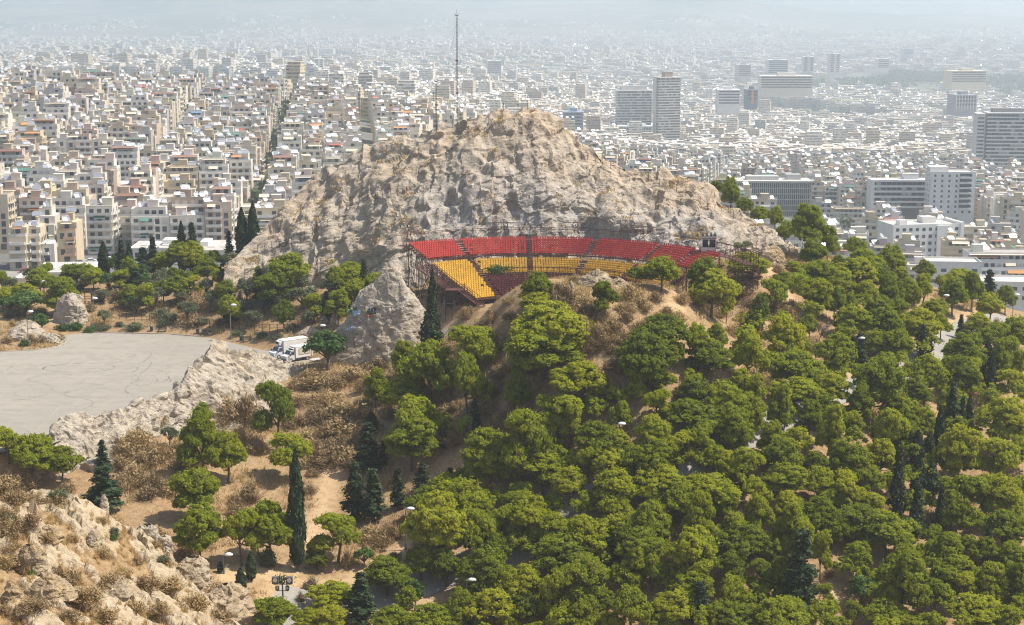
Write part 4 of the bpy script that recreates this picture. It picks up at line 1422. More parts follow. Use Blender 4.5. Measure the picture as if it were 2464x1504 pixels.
SHRUB_AT = {
    (2, 0): "1480 1050 250 170,1700 960 230 150,2250 670 260 220,2180 950 380 300,2380 960 300 300,1300 1230 380 230,1500 1330 300 220,1900 1390 260 170,1690 1290 240 170,2100 820 220 180,2000 1080 260 200,2300 1180 260 200,1180 1330 240 160,1350 1430 320 180,1750 1430 260 170,1150 1450 200 150,300 260 160 110,560 240 130 80,60 260 120 90,1850 60 260 120",
    (2, 1): "550 600 380 250,900 560 380 220,1180 480 250 180,700 780 330 220,580 930 220 170,900 900 460 260,800 1060 460 260,500 1150 300 230,700 1320 420 300,1530 260 200 140,1460 330 130 110,2330 560 200 220,2250 900 240 230,2330 1000 220 220,1900 1180 220 240,430 820 200 180,380 1010 240 200,1000 1180 260 220,880 1330 260 220,560 1390 260 200,430 640 240 180,1050 660 240 200,750 640 300 200,2400 1120 180 200,1800 780 200 180,1960 640 180 160,40 780 200 180,60 1010 260 200,20 1280 240 180,330 300 90 60",
    (2, 2): "560 60 250 220,700 130 240 220,830 230 240 230,950 130 220 200,900 180 220 180,640 250 200 150,780 290 220 170,1870 600 280 160,1100 40 160 120,960 830 160 90,2380 650 180 150,2400 720 180 140,40 900 160 120,2300 90 200 150",
    (2, 3): "400 330 160 150,130 60 280 150,350 70 200 130,2120 830 280 190,1990 810 160 140,2200 120 140 130,1680 700 140 120,60 420 150 130,480 480 160 100,1180 260 130 100,900 160 160 90",
    (3, 0): "1300 60 330 230,1500 130 260 200,1400 230 240 160,1600 180 260 150,1200 120 200 170,2400 220 240 230,2250 400 200 150,1730 100 160 130,2290 300 180 140",
    (3, 1): "1130 620 260 160,1300 600 200 200,1280 130 160 120,880 870 120 170,510 200 140 120,1950 90 200 160,2060 30 240 120,1200 700 190 120,1430 520 150 130,560 40 150 90",
    (3, 2): "1010 970 170 140,2300 960 180 160,2350 1200 170 180,1050 1000 150 120,1560 470 150 130,2420 650 130 150",
    (3, 3): "60 760 120 130,1560 480 150 180,1850 850 170 110,1960 900 160 130,60 700 120 120,580 1010 150 70",
    (1, 2): "600 1180 90 80,520 1350 250 190,700 1400 250 140,1140 1330 250 190,1640 1360 160 140,1640 1130 130 80,2200 1250 300 190,2020 1040 100 50,1090 1450 220 120,440 1290 180 120,2050 1200 140 110,620 1450 240 120,1250 1420 200 130,2300 1150 180 90,1150 400 250 70,1680 700 200 50,1820 720 150 40,1400 670 180 60",
    (1, 1): "1960 1290 100 60,2250 1310 120 70,2430 1370 130 80,1160 1120 100 60,1700 1060 60 40",
    (1, 0): "1900 1390 260 150,1150 1330 200 120,700 1400 80 80,1800 1320 160 90,1180 1430 220 110,1560 1430 200 100,2150 1180 140 70,1830 1200 130 70,1950 1080 130 70",
    (1, 3): "100 920 100 80,100 1080 100 90,250 1040 200 120,180 1020 160 90,60 1180 180 90,350 970 110 70,2130 1480 120 60",
}
for (r, c), txt in SHRUB_AT.items():
    for q in txt.split(","):
        cx_, cy_, w_, h_ = map(float, q.split())
        px_, py_ = tl(r, c, cx_, cy_)
        shrub(SHRUB, "dry_shrub", px_, py_ + (h_ / 9.625 * .1 if (r, c) == (2, 1) else 0), w_ / 9.625 * 1.05, h_ / 9.625 * (.72 if (r, c) == (2, 1) else 1.0))
MOUND = [(395, 372), (430, 340), (452, 318), (490, 299), (520, 292), (640, 298), (720, 285), (800, 300), (790, 350), (690, 345), (640, 400), (540, 425), (420, 440), (330, 470), (300, 440), (330, 390)]
for k in range(620):
    px_, py_ = RB.uniform(300, 800), RB.uniform(285, 470)
    if in_poly(np.array([px_]), np.array([py_]), MOUND)[0] and not any(t_["kind"] == "dry_shrub" and abs(t_["px"] - px_) < 8 and abs(t_["py"] - py_) < 5 for t_ in THINGS):
        shrub(SHRUB, "dry_shrub", px_, py_, RB.uniform(14, 28), RB.uniform(9, 16))
for k in range(90):
    px_, py_ = RB.uniform(0, 380), RB.uniform(268, 332)
    if in_poly(np.array([px_]), np.array([py_ - 10]), BELT)[0]: shrub(*((SHRUB, "dry_shrub") if RB.random() < .7 else (GSHRUB, "grey_green_shrub")), px_, py_, RB.uniform(10, 22), RB.uniform(6, 11))
# bushes of the near rocky slope
for q in ("70 200 300 220,300 130 240 170,150 300 260 160,60 420 200 150,330 290 170 110,560 330 230 120,640 170 180 120,860 300 170 140,100 520 260 160,310 600 200 150,60 640 220 170,620 1130 330 220,1100 1120 260 230,850 1300 300 190,1400 1200 260 170,1650 1180 280 170,1880 1340 300 200,1300 1370 260 170,380 1330 240 170,330 1450 300 130,650 1440 260 140,1020 1420 260 150,"
          "1570 1420 220 130,2100 1400 260 160,60 890 230 150,300 920 190 110,980 560 130 100,1190 1010 170 120,1600 930 170 130,1850 760 220 130,2100 1130 220 120,1800 960 140 110,2240 1290 160 110,1530 640 170 120,700 690 130 90,1330 880 130 100,470 720 120 130,130 820 160 100,1500 800 120 90,1000 820 130 110,40 1350 160 120,60 560 160 120,1740 820 150 100").split(","):
    cx_, cy_, w_, h_ = map(float, q.split())
    px_, py_ = tl(3, 0, cx_, cy_)
    shrub(SHRUB, "dry_shrub", px_, py_, w_ / 9.625, h_ / 9.625 * .9)
for r, c, cx_, cy_, w_, h_ in [(3, 0, 560, 310, 170, 110), (3, 0, 1100, 660, 120, 90), (3, 0, 100, 490, 150, 140), (3, 0, 1560, 950, 130, 80), (2, 0, 1150, 110, 100, 50), (2, 0, 1300, 130, 230, 70), (2, 0, 900, 150, 130, 60), (2, 0, 1010, 140, 130, 60), (2, 0, 1560, 100, 130, 80), (1, 1, 1200, 60 + 1400, 100, 60),
                               (2, 1, 50, 210, 130, 60), (2, 1, 200, 230, 140, 50), (2, 0, 2300, 190, 140, 60), (3, 1, 1330, 850, 150, 100), (3, 1, 120, 860, 200, 200)]:
    px_, py_ = tl(r, c, cx_, cy_)
    shrub(GSHRUB, "grey_green_shrub", px_, py_, w_ / 9.625, h_ / 9.625)
for r, c, cx_, cy_, w_, h_ in [(2, 0, 610, 140, 150, 80), (2, 0, 720, 130, 150, 90), (2, 0, 870, 160, 120, 60), (3, 0, 1100, 700, 100, 60), (3, 0, 310, 1060, 70, 60), (3, 0, 1440, 1470, 90, 60), (3, 1, 1180, 880, 70, 60), (2, 0, 530, 240, 140, 80), (2, 0, 240, 290, 110, 70)]:
    px_, py_ = tl(r, c, cx_, cy_)
    shrub(BSHRUB, "green_shrub", px_, py_, w_ / 9.625, h_ / 9.625)
PINKS = [shrub_mesh(50, M["pink"], 800, .1)]
for r, c, cx_, cy_, w_, h_ in [(3, 1, 540, 1110, 170, 130), (3, 1, 430, 1230, 120, 110), (2, 0, 2410, 660, 90, 110), (2, 0, 2430, 390, 110, 70), (2, 0, 400, 250, 160, 70)]:
    px_, py_ = tl(r, c, cx_, cy_)
    shrub(PINKS, "oleander_bush", px_, py_, w_ / 9.625, h_ / 9.625)
# the leafless tree
mb = MB()
rs = np.random.RandomState(5)


def twig(p, d, L, r, n):
    e = p + d * L
    mb.bar(p, e, r, 0, n=4, r2=r * .65, caps=False)
    if n > 0:
        for _ in range(4 if n > 1 else 6):
            q = d + rs.normal(size=3) * .75
            q[2] = q[2] * .8 + .1
            twig(p + d * L * rs.uniform(.5, 1), q / np.linalg.norm(q), L * rs.uniform(.6, .8), r * .55, n - 1)


twig(np.array([0, 0, -.5]), np.array([.25, 0, .95]), 2.0, .14, 4)
px_, py_ = tl(2, 3, 480, 290)
hh = hit(px_, py_)
o = mb.build("bare_tree", M["dead"])
o.location = hh
tag(o, "leafless grey tree with tangled twigs among the green pines", "tree")
# ---------------------------------------------------------------- the town
RC = random.Random(21)
NC = np.random.RandomState(22)
BM = [M["paint"], M["glass"], M["panel"], M["tank"]]
WALLS = [((.72, .67, .585), "white", 30), ((.66, .60, .505), "off-white", 24), ((.60, .51, .375), "beige", 22), ((.60, .50, .335), "pale ochre", 9), ((.57, .45, .355), "peach", 7), ((.45, .435, .41), "grey", 9), ((.43, .33, .26), "brown", 3)]
AWN = [((.66, .58, .46), 10), ((.62, .55, .42), 6), ((.10, .24, .19), 4), ((.58, .27, .10), 3), ((.45, .12, .09), 2), ((.16, .26, .45), 1)]


def wpick(tab):
    s = sum(q[-1] for q in tab)
    r = RC.uniform(0, s)
    for q in tab:
        r -= q[-1]
        if r <= 0: return q
    return tab[-1]


PN = np.array([.36, -.58, .73])
PN = PN / np.linalg.norm(PN)


def heater(mb, x, y, z, rot):
    """rooftop solar water heater: tilted panel in a stand, tank along its top edge; built in building space"""
    a = math.atan2(PN[1], PN[0]) - rot + RC.uniform(-.3, .3)
    n2 = np.array([math.cos(a), math.sin(a), 0])
    t_ = np.array([-n2[1], n2[0], 0])
    up = np.array([0, 0, 1.0]) * .7 - n2 * .72
    b = np.array([x, y, z + .35])
    w = RC.choice([1.0, 1.0, 1.9])
    c = [b - t_ * w, b + t_ * w, b + t_ * w + up * 1.9, b - t_ * w + up * 1.9]
    th = np.cross(t_, up) * .05
    mb.add([tuple(p) for p in c] + [tuple(p - np.cross(t_, up) / 1.0 * .07) for p in c], [(0, 1, 2, 3), (4, 7, 6, 5), (0, 4, 5, 1), (1, 5, 6, 2), (2, 6, 7, 3), (3, 7, 4, 0)], 2)
    tp = b + up * 2.05
    mb.bar(tp - t_ * (w * .75), tp + t_ * (w * .75), .28, 3, (.78, .78, .78), n=6)
    mb.bar(tp - t_ * w * .6, tp - t_ * w * .6 - np.array([0, 0, 1.5]), .04, 3, (.5, .5, .5), n=3, caps=False)


def windows(mb, face, u0, u1, z0, zh, w, every, c=None, skip=.0):
    """face: function (u, z, out) -> point"""
    n = max(1, int((u1 - u0) / every))
    st = (u1 - u0) / n
    res = []
    for i in range(n):
        if RC.random() < skip: continue
        u = u0 + st * (i + .5)
        a, b = u - w / 2, u + w / 2
        m, cc = (1, (.1, .1, .1)) if RC.random() < .72 else (0, c or (.55, .5, .43))
        res.append(([face(a, z0, .04), face(b, z0, .04), face(b, z0 + zh, .04), face(a, z0 + zh, .04)], m, cc))
    return res


def house(w, d, n, col, style, rot, detail=1):
    """returns a list of (part name, MB): an apartment block standing on z=0, front to -y"""
    fh = 3.1
    P = {}

    def part(nm):
        q = MB()
        P.setdefault(nm, []).append(q)
        return q
    wall = part("wall")
    ns = style.get("setback", RC.choice([0, 1, 1, 2])) if n > 3 else 0
    nb = n - ns
    x0, x1, y0, y1 = -w / 2, w / 2, -d / 2, d / 2
    wall.box(x0, x1, y0, y1, -6, nb * fh, 0, col, False)
    rec = 1.0 if style.get("balc", True) else 0
    tops = [(x0, x1, y0, y1, nb * fh)]
    yy = y0
    for k in range(ns):
        yy = y0 + 2.2 * (k + 1)
        wall.box(x0 + (0 if RC.random() < .5 else 1.5), x1 - (0 if RC.random() < .5 else 1.5), yy, y1 - .4, (nb + k) * fh, (nb + k + 1) * fh, 0, tuple(min(.8, v * 1.03) for v in col), False)
        tops.append((x0 + 1.5, x1 - 1.5, yy, y1 - .4, (nb + k + 1) * fh))
    wl = []
    front = lambda u, z, o: (u, y0 - o, z)
    left = lambda u, z, o: (x0 - o, -u, z)
    right = lambda u, z, o: (x1 + o, u, z)
    bc = style.get("bcol", RC.choice([(.72, .70, .67), (.70, .68, .64), col, (.62, .60, .56)]))
    aw = wpick(AWN)[0]
    sideb = style.get("side", RC.random() < .35)
    b0, b1 = (x0 + .3, x1 - .3) if RC.random() < .6 else ((x0 + .2, x0 + w * .62) if RC.random() < .5 else (x0 + w * .38, x1 - .2))
    pa = style.get("awn", .28)
    for k in range(n):
        z = k * fh
        f0 = y0 if k < nb else y0 + 2.2 * (k - nb + 1)
        fr = (lambda u, zz, o, f0=f0: (u, f0 - o, zz))
        if k == 0:
            wl += windows(wall, fr, x0 + .5, x1 - .5, .3, 2.3, 2.2, 3.4, skip=.1)
            continue
        wl += windows(wall, fr, x0 + (.6 if k < nb else 2), x1 - (.6 if k < nb else 2), z + .15, 2.15, 1.7, 2.7)
        if style.get("balc", True):
            q = part("balcony")
            o = 1.35 if k < nb else 2.0
            bb0, bb1 = (b0, b1) if k < nb else (x0 + .1, x1 - .1)
            q.box(bb0, bb1, f0 - o, f0, z - .17, z, 0, bc)
            q.box(bb0, bb1, f0 - o, f0 - o + .1, z, z + .95, 0, bc)
            q.box(bb0, bb0 + .1, f0 - o + .1, f0, z, z + .95, 0, bc)
            q.box(bb1 - .1, bb1, f0 - o + .1, f0, z, z + .95, 0, bc)
            if sideb and k < nb:
                q = part("balcony")
                q.box(x1, x1 + 1.2, y0 + .5, y1 * .6, z - .17, z, 0, bc)
                q.box(x1 + 1.1, x1 + 1.2, y0 + .5, y1 * .6, z, z + .95, 0, bc)
            if RC.random() < pa:
                a = part("awning")
                e0 = RC.uniform(bb0, bb0 + (bb1 - bb0) * .4)
                e1 = RC.uniform(e0 + (bb1 - bb0) * .3, bb1)
                e1 = min(e1, bb1)
                dr = RC.uniform(.5, 1.3)
                a.quad((e0, f0 - .06, z + 2.75), (e0, f0 - o - .15, z + 2.75 - dr), (e1, f0 - o - .15, z + 2.75 - dr), (e1, f0 - .06, z + 2.75), 0, aw)
                a.quad((e0, f0 - .06, z + 2.79), (e1, f0 - .06, z + 2.79), (e1, f0 - o - .15, z + 2.79 - dr), (e0, f0 - o - .15, z + 2.79 - dr), 0, aw)
        if k < nb and not sideb and style.get("sidewin", RC.random() < .6):
            wl += windows(wall, left, y0 + 1, y1 - 1, z + .9, 1.1, .9, 4.5, skip=.3)
        if k < nb and sideb:
            wl += windows(wall, right, y0 + 1, y1 - 1, z + .2, 2.0, 1.5, 3.0)
        elif k < nb and RC.random() < .5:
            wl += windows(wall, right, y0 + 1, y1 - 1, z + .9, 1.1, .9, 4.5, skip=.3)
    if detail == 2:
        for v, m, cc in wl[:96]:
            q = part("window")
            q.quad(*v, m, cc)
    else:
        for v, m, cc in wl: wall.quad(*v, m, cc)
    # roof: parapet, stair hut, heaters
    a0, a1, c0, c1, zt = tops[-1]
    pc = tuple(v * .95 for v in col)
    wall.box(a0, a1, c0, c0 + .15, zt, zt + .55, 0, pc)
    wall.box(a0, a1, c1 - .15, c1, zt, zt + .55, 0, pc)
    wall.box(a0, a0 + .15, c0 + .15, c1 - .15, zt, zt + .55, 0, pc)
    wall.box(a1 - .15, a1, c0 + .15, c1 - .15, zt, zt + .55, 0, pc)
    wall.box(a0 + .15, a1 - .15, c0 + .15, c1 - .15, zt, zt + .06, 0, style.get("roof", RC.choice([(.42, .39, .36), (.34, .32, .29), (.50, .46, .41), (.28, .25, .22), (.34, .20, .15)])), False)
    hw = min(4.2, (a1 - a0) * .4)
    hx = RC.uniform(a0 + .4, a1 - hw - .4)
    hy = RC.uniform((c0 + c1) / 2 - 1, max(c1 - 4.6, (c0 + c1) / 2 - .9))
    q = part("stairwell")
    q.box(hx, hx + hw, hy, min(hy + 4, c1 - .3), zt + .06, zt + 2.9, 0, tuple(min(.8, v * RC.uniform(.92, 1.06)) for v in col), False)
    q.box(hx - .2, hx + hw + .2, hy - .2, min(hy + 4.2, c1 - .1), zt + 2.9, zt + 3.05, 0, pc)
    for i in range(RC.choice([0, 1, 1, 2, 3, 4])):
        for _ in range(6):
            x_, y_ = RC.uniform(a0 + 1.2, a1 - 1.2), RC.uniform(c0 + 1.2, c1 - 1.2)
            if not (hx - 1 < x_ < hx + hw + 1 and hy - 1.5 < y_ < hy + 5): break
        else: continue
        heater(part("solar_heater"), x_, y_, zt, rot)
    if RC.random() < .3:
        heater(part("solar_heater"), hx + hw / 2, hy + 1.6, zt + 3.0, rot)
    if RC.random() < .35 and ns:
        q = part("awning")
        f0 = y0 + 2.2 * ns
        z = n * fh
        q.box(x0 + 1.6, x1 - 1.6, f0 - 2.4, f0 - .05, z - .35, z - .25, 0, RC.choice([aw, (.66, .6, .5), (.5, .22, .14)]))
    return P


def overlap(x, y, r, L):
    return any((x - a) ** 2 + (y - b) ** 2 < (r + c) ** 2 for a, b, c in L)


CANDS = []             # candidate apartment blocks: x, y, z, rot, w, d, n, colour, style
TAKEN = []


def spot_px(x0, x1, ytop, ybase, d, rot=0.0, col=None, style=None, depth=None, fh=3.1, tilt=0.0):
    """a block read off the photograph (picture coordinates)"""
    a, b = at(x0, ytop, d), at(x1, ytop, d)
    zb = at(x0, ybase, d)[2]
    w = (b[0] - a[0]) / max(.5, math.cos(rot))
    n = max(2, int(round((a[2] - zb) / fh)))
    dp = depth or RC.uniform(11, 16)
    cx = (a[0] + b[0]) / 2 - math.sin(rot) * dp / 2
    cy = d + math.cos(rot) * dp / 2
    z = a[2] - n * fh
    CANDS.append(dict(x=cx, y=cy, z=z, rot=rot, w=w, d=dp, n=n, col=col or wpick(WALLS), style=style or {}, fix=True))
    TAKEN.append((cx, cy, max(w, dp) * .5))


WH, OW, BE, OC, PE, GR, BR = WALLS
for q in [
    (8, 25, 228, 272, 600, .1, BE, {}), (26, 39, 228, 270, 604, .1, BE, {"awn": .1}), (37, 53, 209, 262, 640, .1, OW, {"balc": False, "sidewin": False}), (56, 75, 223, 264, 612, .05, OC, {"bcol": (.62, .40, .26), "awn": .35}), (39, 54, 246, 266, 606, .05, WH, {"setback": 0}),
    (0, 18, 214, 250, 690, .1, WH, {"balc": False}), (20, 36, 205, 238, 720, .1, BE, {}), (73, 92, 198, 236, 690, .12, PE, {"awn": .6}), (86, 112, 207, 260, 640, .08, WH, {"awn": .25}), (113, 141, 209, 250, 655, .06, WH, {"awn": .3}), (142, 155, 219, 244, 665, .05, OC, {"awn": .1}),
    (156, 175, 207, 240, 680, .04, GR, {"awn": .2}), (176, 185, 212, 238, 690, .04, BE, {"balc": False}), (43, 69, 159, 190, 830, .12, WH, {"awn": .15}), (72, 94, 166, 190, 815, .12, OW, {"balc": False, "sidewin": True}), (96, 118, 170, 192, 800, .1, BR, {"awn": .9, "bcol": (.72, .64, .56)}),
    (118, 138, 184, 198, 770, .1, GR, {}), (134, 162, 152, 186, 850, .1, BE, {}), (155, 180, 168, 194, 790, .06, WH, {}), (181, 195, 165, 188, 800, .06, OC, {"balc": False}), (190, 203, 170, 188, 800, .06, BE, {}), (158, 196, 198, 212, 715, .05, BE, {"awn": .7}),
    (208, 229, 186, 217, 740, .05, PE, {"balc": False}), (228, 247, 189, 206, 760, .05, OW, {"bcol": (.62, .35, .25)}), (195, 209, 196, 218, 735, .05, GR, {"balc": False}), (217, 238, 205, 217, 720, .05, PE, {"setback": 0}),
    (247, 262, 178, 205, 800, .05, OW, {}), (262, 285, 172, 196, 830, .05, BE, {}),
    (0, 12, 175, 200, 800, .12, OW, {}), (12, 30, 150, 172, 900, .12, WH, {"balc": False}),
    (24, 36, 210, 226, 770, .1, OC, {}),
    (1000, 1020, 262, 300, 690, -.1, WH, {"awn": .5}), (990, 1013, 225, 262, 830, -.2, GR, {}), (962, 995, 228, 268, 850, -.1, BE, {"awn": .4}), (868, 905, 213, 240, 950, -.1, GR, {"awn": .5, "setback": 2}), (833, 866, 209, 236, 1000, -.1, BE, {"awn": .3}), (812, 835, 204, 230, 1030, -.1, GR, {"awn": .3}), (1010, 1040, 205, 250, 1000, -.2, BR, {}),
]:
    spot_px(*q)
FIXED_EXTRA = [(8, 520, 40), (-105, 495, 34), (-60, 545, 30)]


def grid_city(ang, ylo, yhi, test, density, nfl, bw=(9, 15.5), jitter=.06, blk=(4, 2), st=(10, 9)):
    """blocks of adjoining apartment houses between streets"""
    ca, sa = math.cos(ang), math.sin(ang)
    L = yhi * 1.15
    u = -L
    while u < L:
        v = -L
        cw = [RC.uniform(*bw) for _ in range(blk[0])]
        while v < L:
            dd = [RC.uniform(9.5, 13.5) for _ in range(blk[1])]
            cx, cy = u * ca - v * sa, u * sa + v * ca
            if ylo - 60 < cy < yhi + 60 and abs(cx) < .36 * cy + 60:
                uu_ = u
                for a in cw:
                    vv_ = v
                    for b in dd:
                        x = (uu_ + a / 2) * ca - (vv_ + b / 2) * sa
                        y = (uu_ + a / 2) * sa + (vv_ + b / 2) * ca
                        vv_ += b
                        if ylo < y < yhi and abs(x) < .345 * y + 15 and test(x, y) and RC.random() < density:
                            yield x, y, ang + RC.uniform(-jitter, jitter) * .3, a - .15, b - .3, RC.choice(nfl)
                    uu_ += a
            v += sum(dd) + st[1]
        u += sum(cw) + st[0]


def in_left(x, y): return x / y * FPX < -110
def not_left(x, y): return not in_left(x, y)


for x, y, r_, w, d, n in grid_city(.10, 640, 1330, in_left, .94, [5, 6, 6, 7, 7, 8], blk=(4, 3), st=(9, 7)):
    if not overlap(x, y, 7, TAKEN): CANDS.append(dict(x=x, y=y, z=None, rot=r_, w=w, d=d, n=n, col=wpick(WALLS), style={}))
# landmark blocks keep their ground free
LMK = []
for px0, px1, pyb, d, r_ in [(652, 682, 152, 2200, 34), (615, 654, 125, 2260, 34), (985, 1040, 172, 1500, 42), (735, 811, 214, 1080, 46), (875, 952, 208, 1010, 34), (925, 975, 212, 1000, 22), (875, 960, 258, 800, 30), (968, 1024, 285, 700, 26)]:
    p = at((px0 + px1) / 2, pyb, d)
    LMK.append((p[0], p[1], r_))
    LMK.append((p[0], p[1] - r_ * .8, r_ * .75))
    if d > 900: LMK.append((p[0], p[1] - r_ * 1.7, r_ * .75)); LMK.append((p[0], p[1] - r_ * 2.6, r_ * .7)); LMK.append((p[0], p[1] - r_ * 3.6, r_ * .7)); LMK.append((p[0], p[1] - r_ * 4.6, r_ * .6))
for x, y, r_, w, d, n in grid_city(-.16, 690, 1720, not_left, .93, [5, 6, 6, 7, 7, 8]):
    if not overlap(x, y, 7, TAKEN) and not overlap(x, y, 6, LMK): CANDS.append(dict(x=x, y=y, z=None, rot=r_, w=w, d=d, n=n, col=wpick(WALLS), style={}))
for b in CANDS:
    if b["z"] is None: b["z"] = float(HC(b["x"], b["y"])[0]) + RC.uniform(-.8, .8)
    if isinstance(b["col"][0], float): b["col"] = (b["col"], "pale", 1)

# which blocks show, and how large: a coarse depth buffer of the hill, the rock and every block
BW, BH = 512, 313
DB = np.full((BH, BW), 1e9)


def splat(P, r=1):
    w = P[:, 1] * CP - (P[:, 2] - CZ) * SP
    u = P[:, 1] * SP + (P[:, 2] - CZ) * CP
    X = ((512 + FPX * P[:, 0] / w) / 2).astype(int)
    Y = ((312.5 - FPX * u / w) / 2).astype(int)
    for dx in range(-r, r + 1):
        for dy in range(0, r + 2):
            a, b = X + dx, Y + dy
            k = (a >= 0) & (a < BW) & (b >= 0) & (b < BH)
            np.minimum.at(DB, (b[k], a[k]), w[k])


_v = YY.ravel() > 200
splat(np.stack([XX.ravel()[_v], YY.ravel()[_v], HH.ravel()[_v]], 1), 2)
splat(MVd, 1)
for tdict in THINGS:
    if tdict["kind"].startswith(("pine", "cyp", "fir")) and tdict["h"] > 5:
        x0_, x1_ = int((tdict["px"] - tdict["w"] * .35) / 2), int((tdict["px"] + tdict["w"] * .35) / 2) + 1
        y0_, y1_ = int((tdict["py"] - tdict["h"] * .35) / 2), int((tdict["py"] + tdict["h"] * .5) / 2) + 1
        if x1_ > 0 and y1_ > 0:
            s_ = DB[max(y0_, 0):max(y1_, 0), max(x0_, 0):max(x1_, 0)]
            np.minimum(s_, tdict["y"], out=s_)
ID = np.full((BH, BW), -1)
order = sorted(range(len(CANDS)), key=lambda i: -CANDS[i]["y"])
for i in order:
    b = CANDS[i]
    c, s_ = math.cos(b["rot"]), math.sin(b["rot"])
    pts = [proj((b["x"] + c * a * b["w"] / 2 - s_ * e * b["d"] / 2, b["y"] + s_ * a * b["w"] / 2 + c * e * b["d"] / 2, b["z"] + hh)) for a in (-1, 1) for e in (-1, 1) for hh in (0, b["n"] * 3.1)]
    xs, ys = [p[0] / 2 for p in pts], [p[1] / 2 for p in pts]
    dpt = min(p[2] for p in pts)
    b["px"], b["py"] = sum(xs) / 4, sum(ys) / 4
    b["box"] = (min(xs) * 2, max(xs) * 2, min(ys) * 2, max(ys) * 2)
    xa, xb, ya, yb_ = max(int(round(min(xs))), 0), min(int(round(max(xs))), BW), max(int(round(min(ys) + (max(ys) - min(ys)) * .06)), 0), min(int(round(max(ys))), BH)
    if xb > xa and yb_ > ya:
        sub = DB[ya:yb_, xa:xb]
        idv = ID[ya:yb_, xa:xb]
        k = sub > dpt
        sub[k] = dpt
        idv[k] = i
cnt = np.bincount(ID[ID >= 0], minlength=len(CANDS))
for i, b in enumerate(CANDS): b["vis"] = int(cnt[i])
vis = sorted([i for i in range(len(CANDS)) if CANDS[i]["vis"] >= 4], key=lambda i: -CANDS[i]["vis"])
IND = set(vis[:292])
RICH = set(vis[:34])
town = MB()
for i, b in enumerate(CANDS):
    if b["vis"] < 4: continue
    det = 2 if i in RICH else 1
    P = house(b["w"], b["d"], b["n"], b["col"][0], b["style"], b["rot"], det)
    Mx = rz_mat(b["rot"], (b["x"], b["y"], b["z"]))
    if i in IND:
        o = empty("apartment_block", (b["x"], b["y"], b["z"]), b["rot"])
        pr = []
        big = b["vis"] > 34
        wallmb = P["wall"][0]
        for nm, L in P.items():
            if nm == "wall": continue
            for q in L:
                if not q.V: continue
                if big or nm == "stairwell" or (nm == "solar_heater" and b["vis"] > 20): pr.append(q.build(nm, BM, o))
                else: wallmb.add(q.V, q.F, 0); wallmb.M[-len(q.F):] = q.M; wallmb.C[-len(q.F):] = q.C
        pr.append(wallmb.build("wall", BM, o))
        feats = []
        if "awning" in P: feats.append("awnings")
        if "solar_heater" in P: feats.append("%s roof heater%s" % ({1: "one", 2: "two", 3: "three", 4: "four", 5: "five"}.get(len(P["solar_heater"]), "many"), "" if len(P["solar_heater"]) == 1 else "s"))
        THINGS.append(dict(o=o, parts=pr, kind="apartment_block", px=(b["box"][0] + b["box"][1]) / 2, py=(b["box"][2] + b["box"][3]) / 2, w=b["box"][1] - b["box"][0], h=b["box"][3] - b["box"][2], y=b["y"], colname=b["col"][1], n=b["n"], feats=feats, balc=b["style"].get("balc", True)))
    else:
        for L in P.values():
            for q in L:
                k = len(town.V)
                town.add(q.V, q.F, 0)
                town.M[-len(q.F):] = q.M
                town.C[-len(q.F):] = q.C
                town.xf(Mx, k)
print("blocks", len(CANDS), "visible", len(vis), "town faces", len(town.F))

# ---- the rest of the town, out to the foot of the hills: plain blocks with roof huts and heaters
t = NT("far_facade")
hb_ = t.attr("hb")
fl = t.math("FRACT", t.math("DIVIDE", hb_, 3.1))
band = t.math("MULTIPLY", t.math("GREATER_THAN", fl, .32), t.math("LESS_THAN", fl, .82))
g = t.n("ShaderNodeNewGeometry")
sep = t.n("ShaderNodeSeparateXYZ", {0: g.outputs["Normal"]})
vert = t.math("LESS_THAN", t.math("ABSOLUTE", sep.outputs[2]), .5)
nz = t.ramp(t.noise(.28, 3, .7, g.outputs["Position"]), [(.42, 0), (.52, 1)])
msk = t.math("MULTIPLY", t.math("MULTIPLY", band, vert), nz)
M["facade"] = t.fin(t.mix(t.math("MULTIPLY", msk, .8), t.attr("col", "Color"), (.10, .105, .115)), .7, .3)
MIR = NT("glinting_panel")
M["glint"] = MIR.fin((.50, .52, .55), .32, .7, .5)


def vboxes(x, y, z0, z1, w, d, rot):
    n = len(x)
    c, s_ = np.cos(rot), np.sin(rot)
    cor = []
    for sx, sy in ((-1, -1), (1, -1), (1, 1), (-1, 1)):
        a, b = sx * w / 2, sy * d / 2
        cor.append((x + c * a - s_ * b, y + s_ * a + c * b))
    V = np.zeros((n, 8, 3))
    for k, (a, b) in enumerate(cor):
        V[:, k, 0] = V[:, k + 4, 0] = a
        V[:, k, 1] = V[:, k + 4, 1] = b
        V[:, k, 2] = z0
        V[:, k + 4, 2] = z1
    F = np.array([(0, 1, 5, 4), (1, 2, 6, 5), (2, 3, 7, 6), (3, 0, 4, 7), (4, 5, 6, 7)])
    return V.reshape(-1, 3), (np.arange(n)[:, None, None] * 8 + F[None]).reshape(-1, 4)


SV, SF, SC, SM, SH = [], [], [], [], []


def emit(V, F, colr, m, hb):
    off = sum(len(q) for q in SV)
    SV.append(V)
    SF.append(F + off)
    SC.append(np.repeat(colr, len(F) // len(colr), axis=0))
    SM.append(np.full(len(F), m))
    SH.append(hb)


pal = np.array([q[0] for q in WALLS])
pw = np.array([q[2] for q in WALLS], float)
pw /= pw.sum()


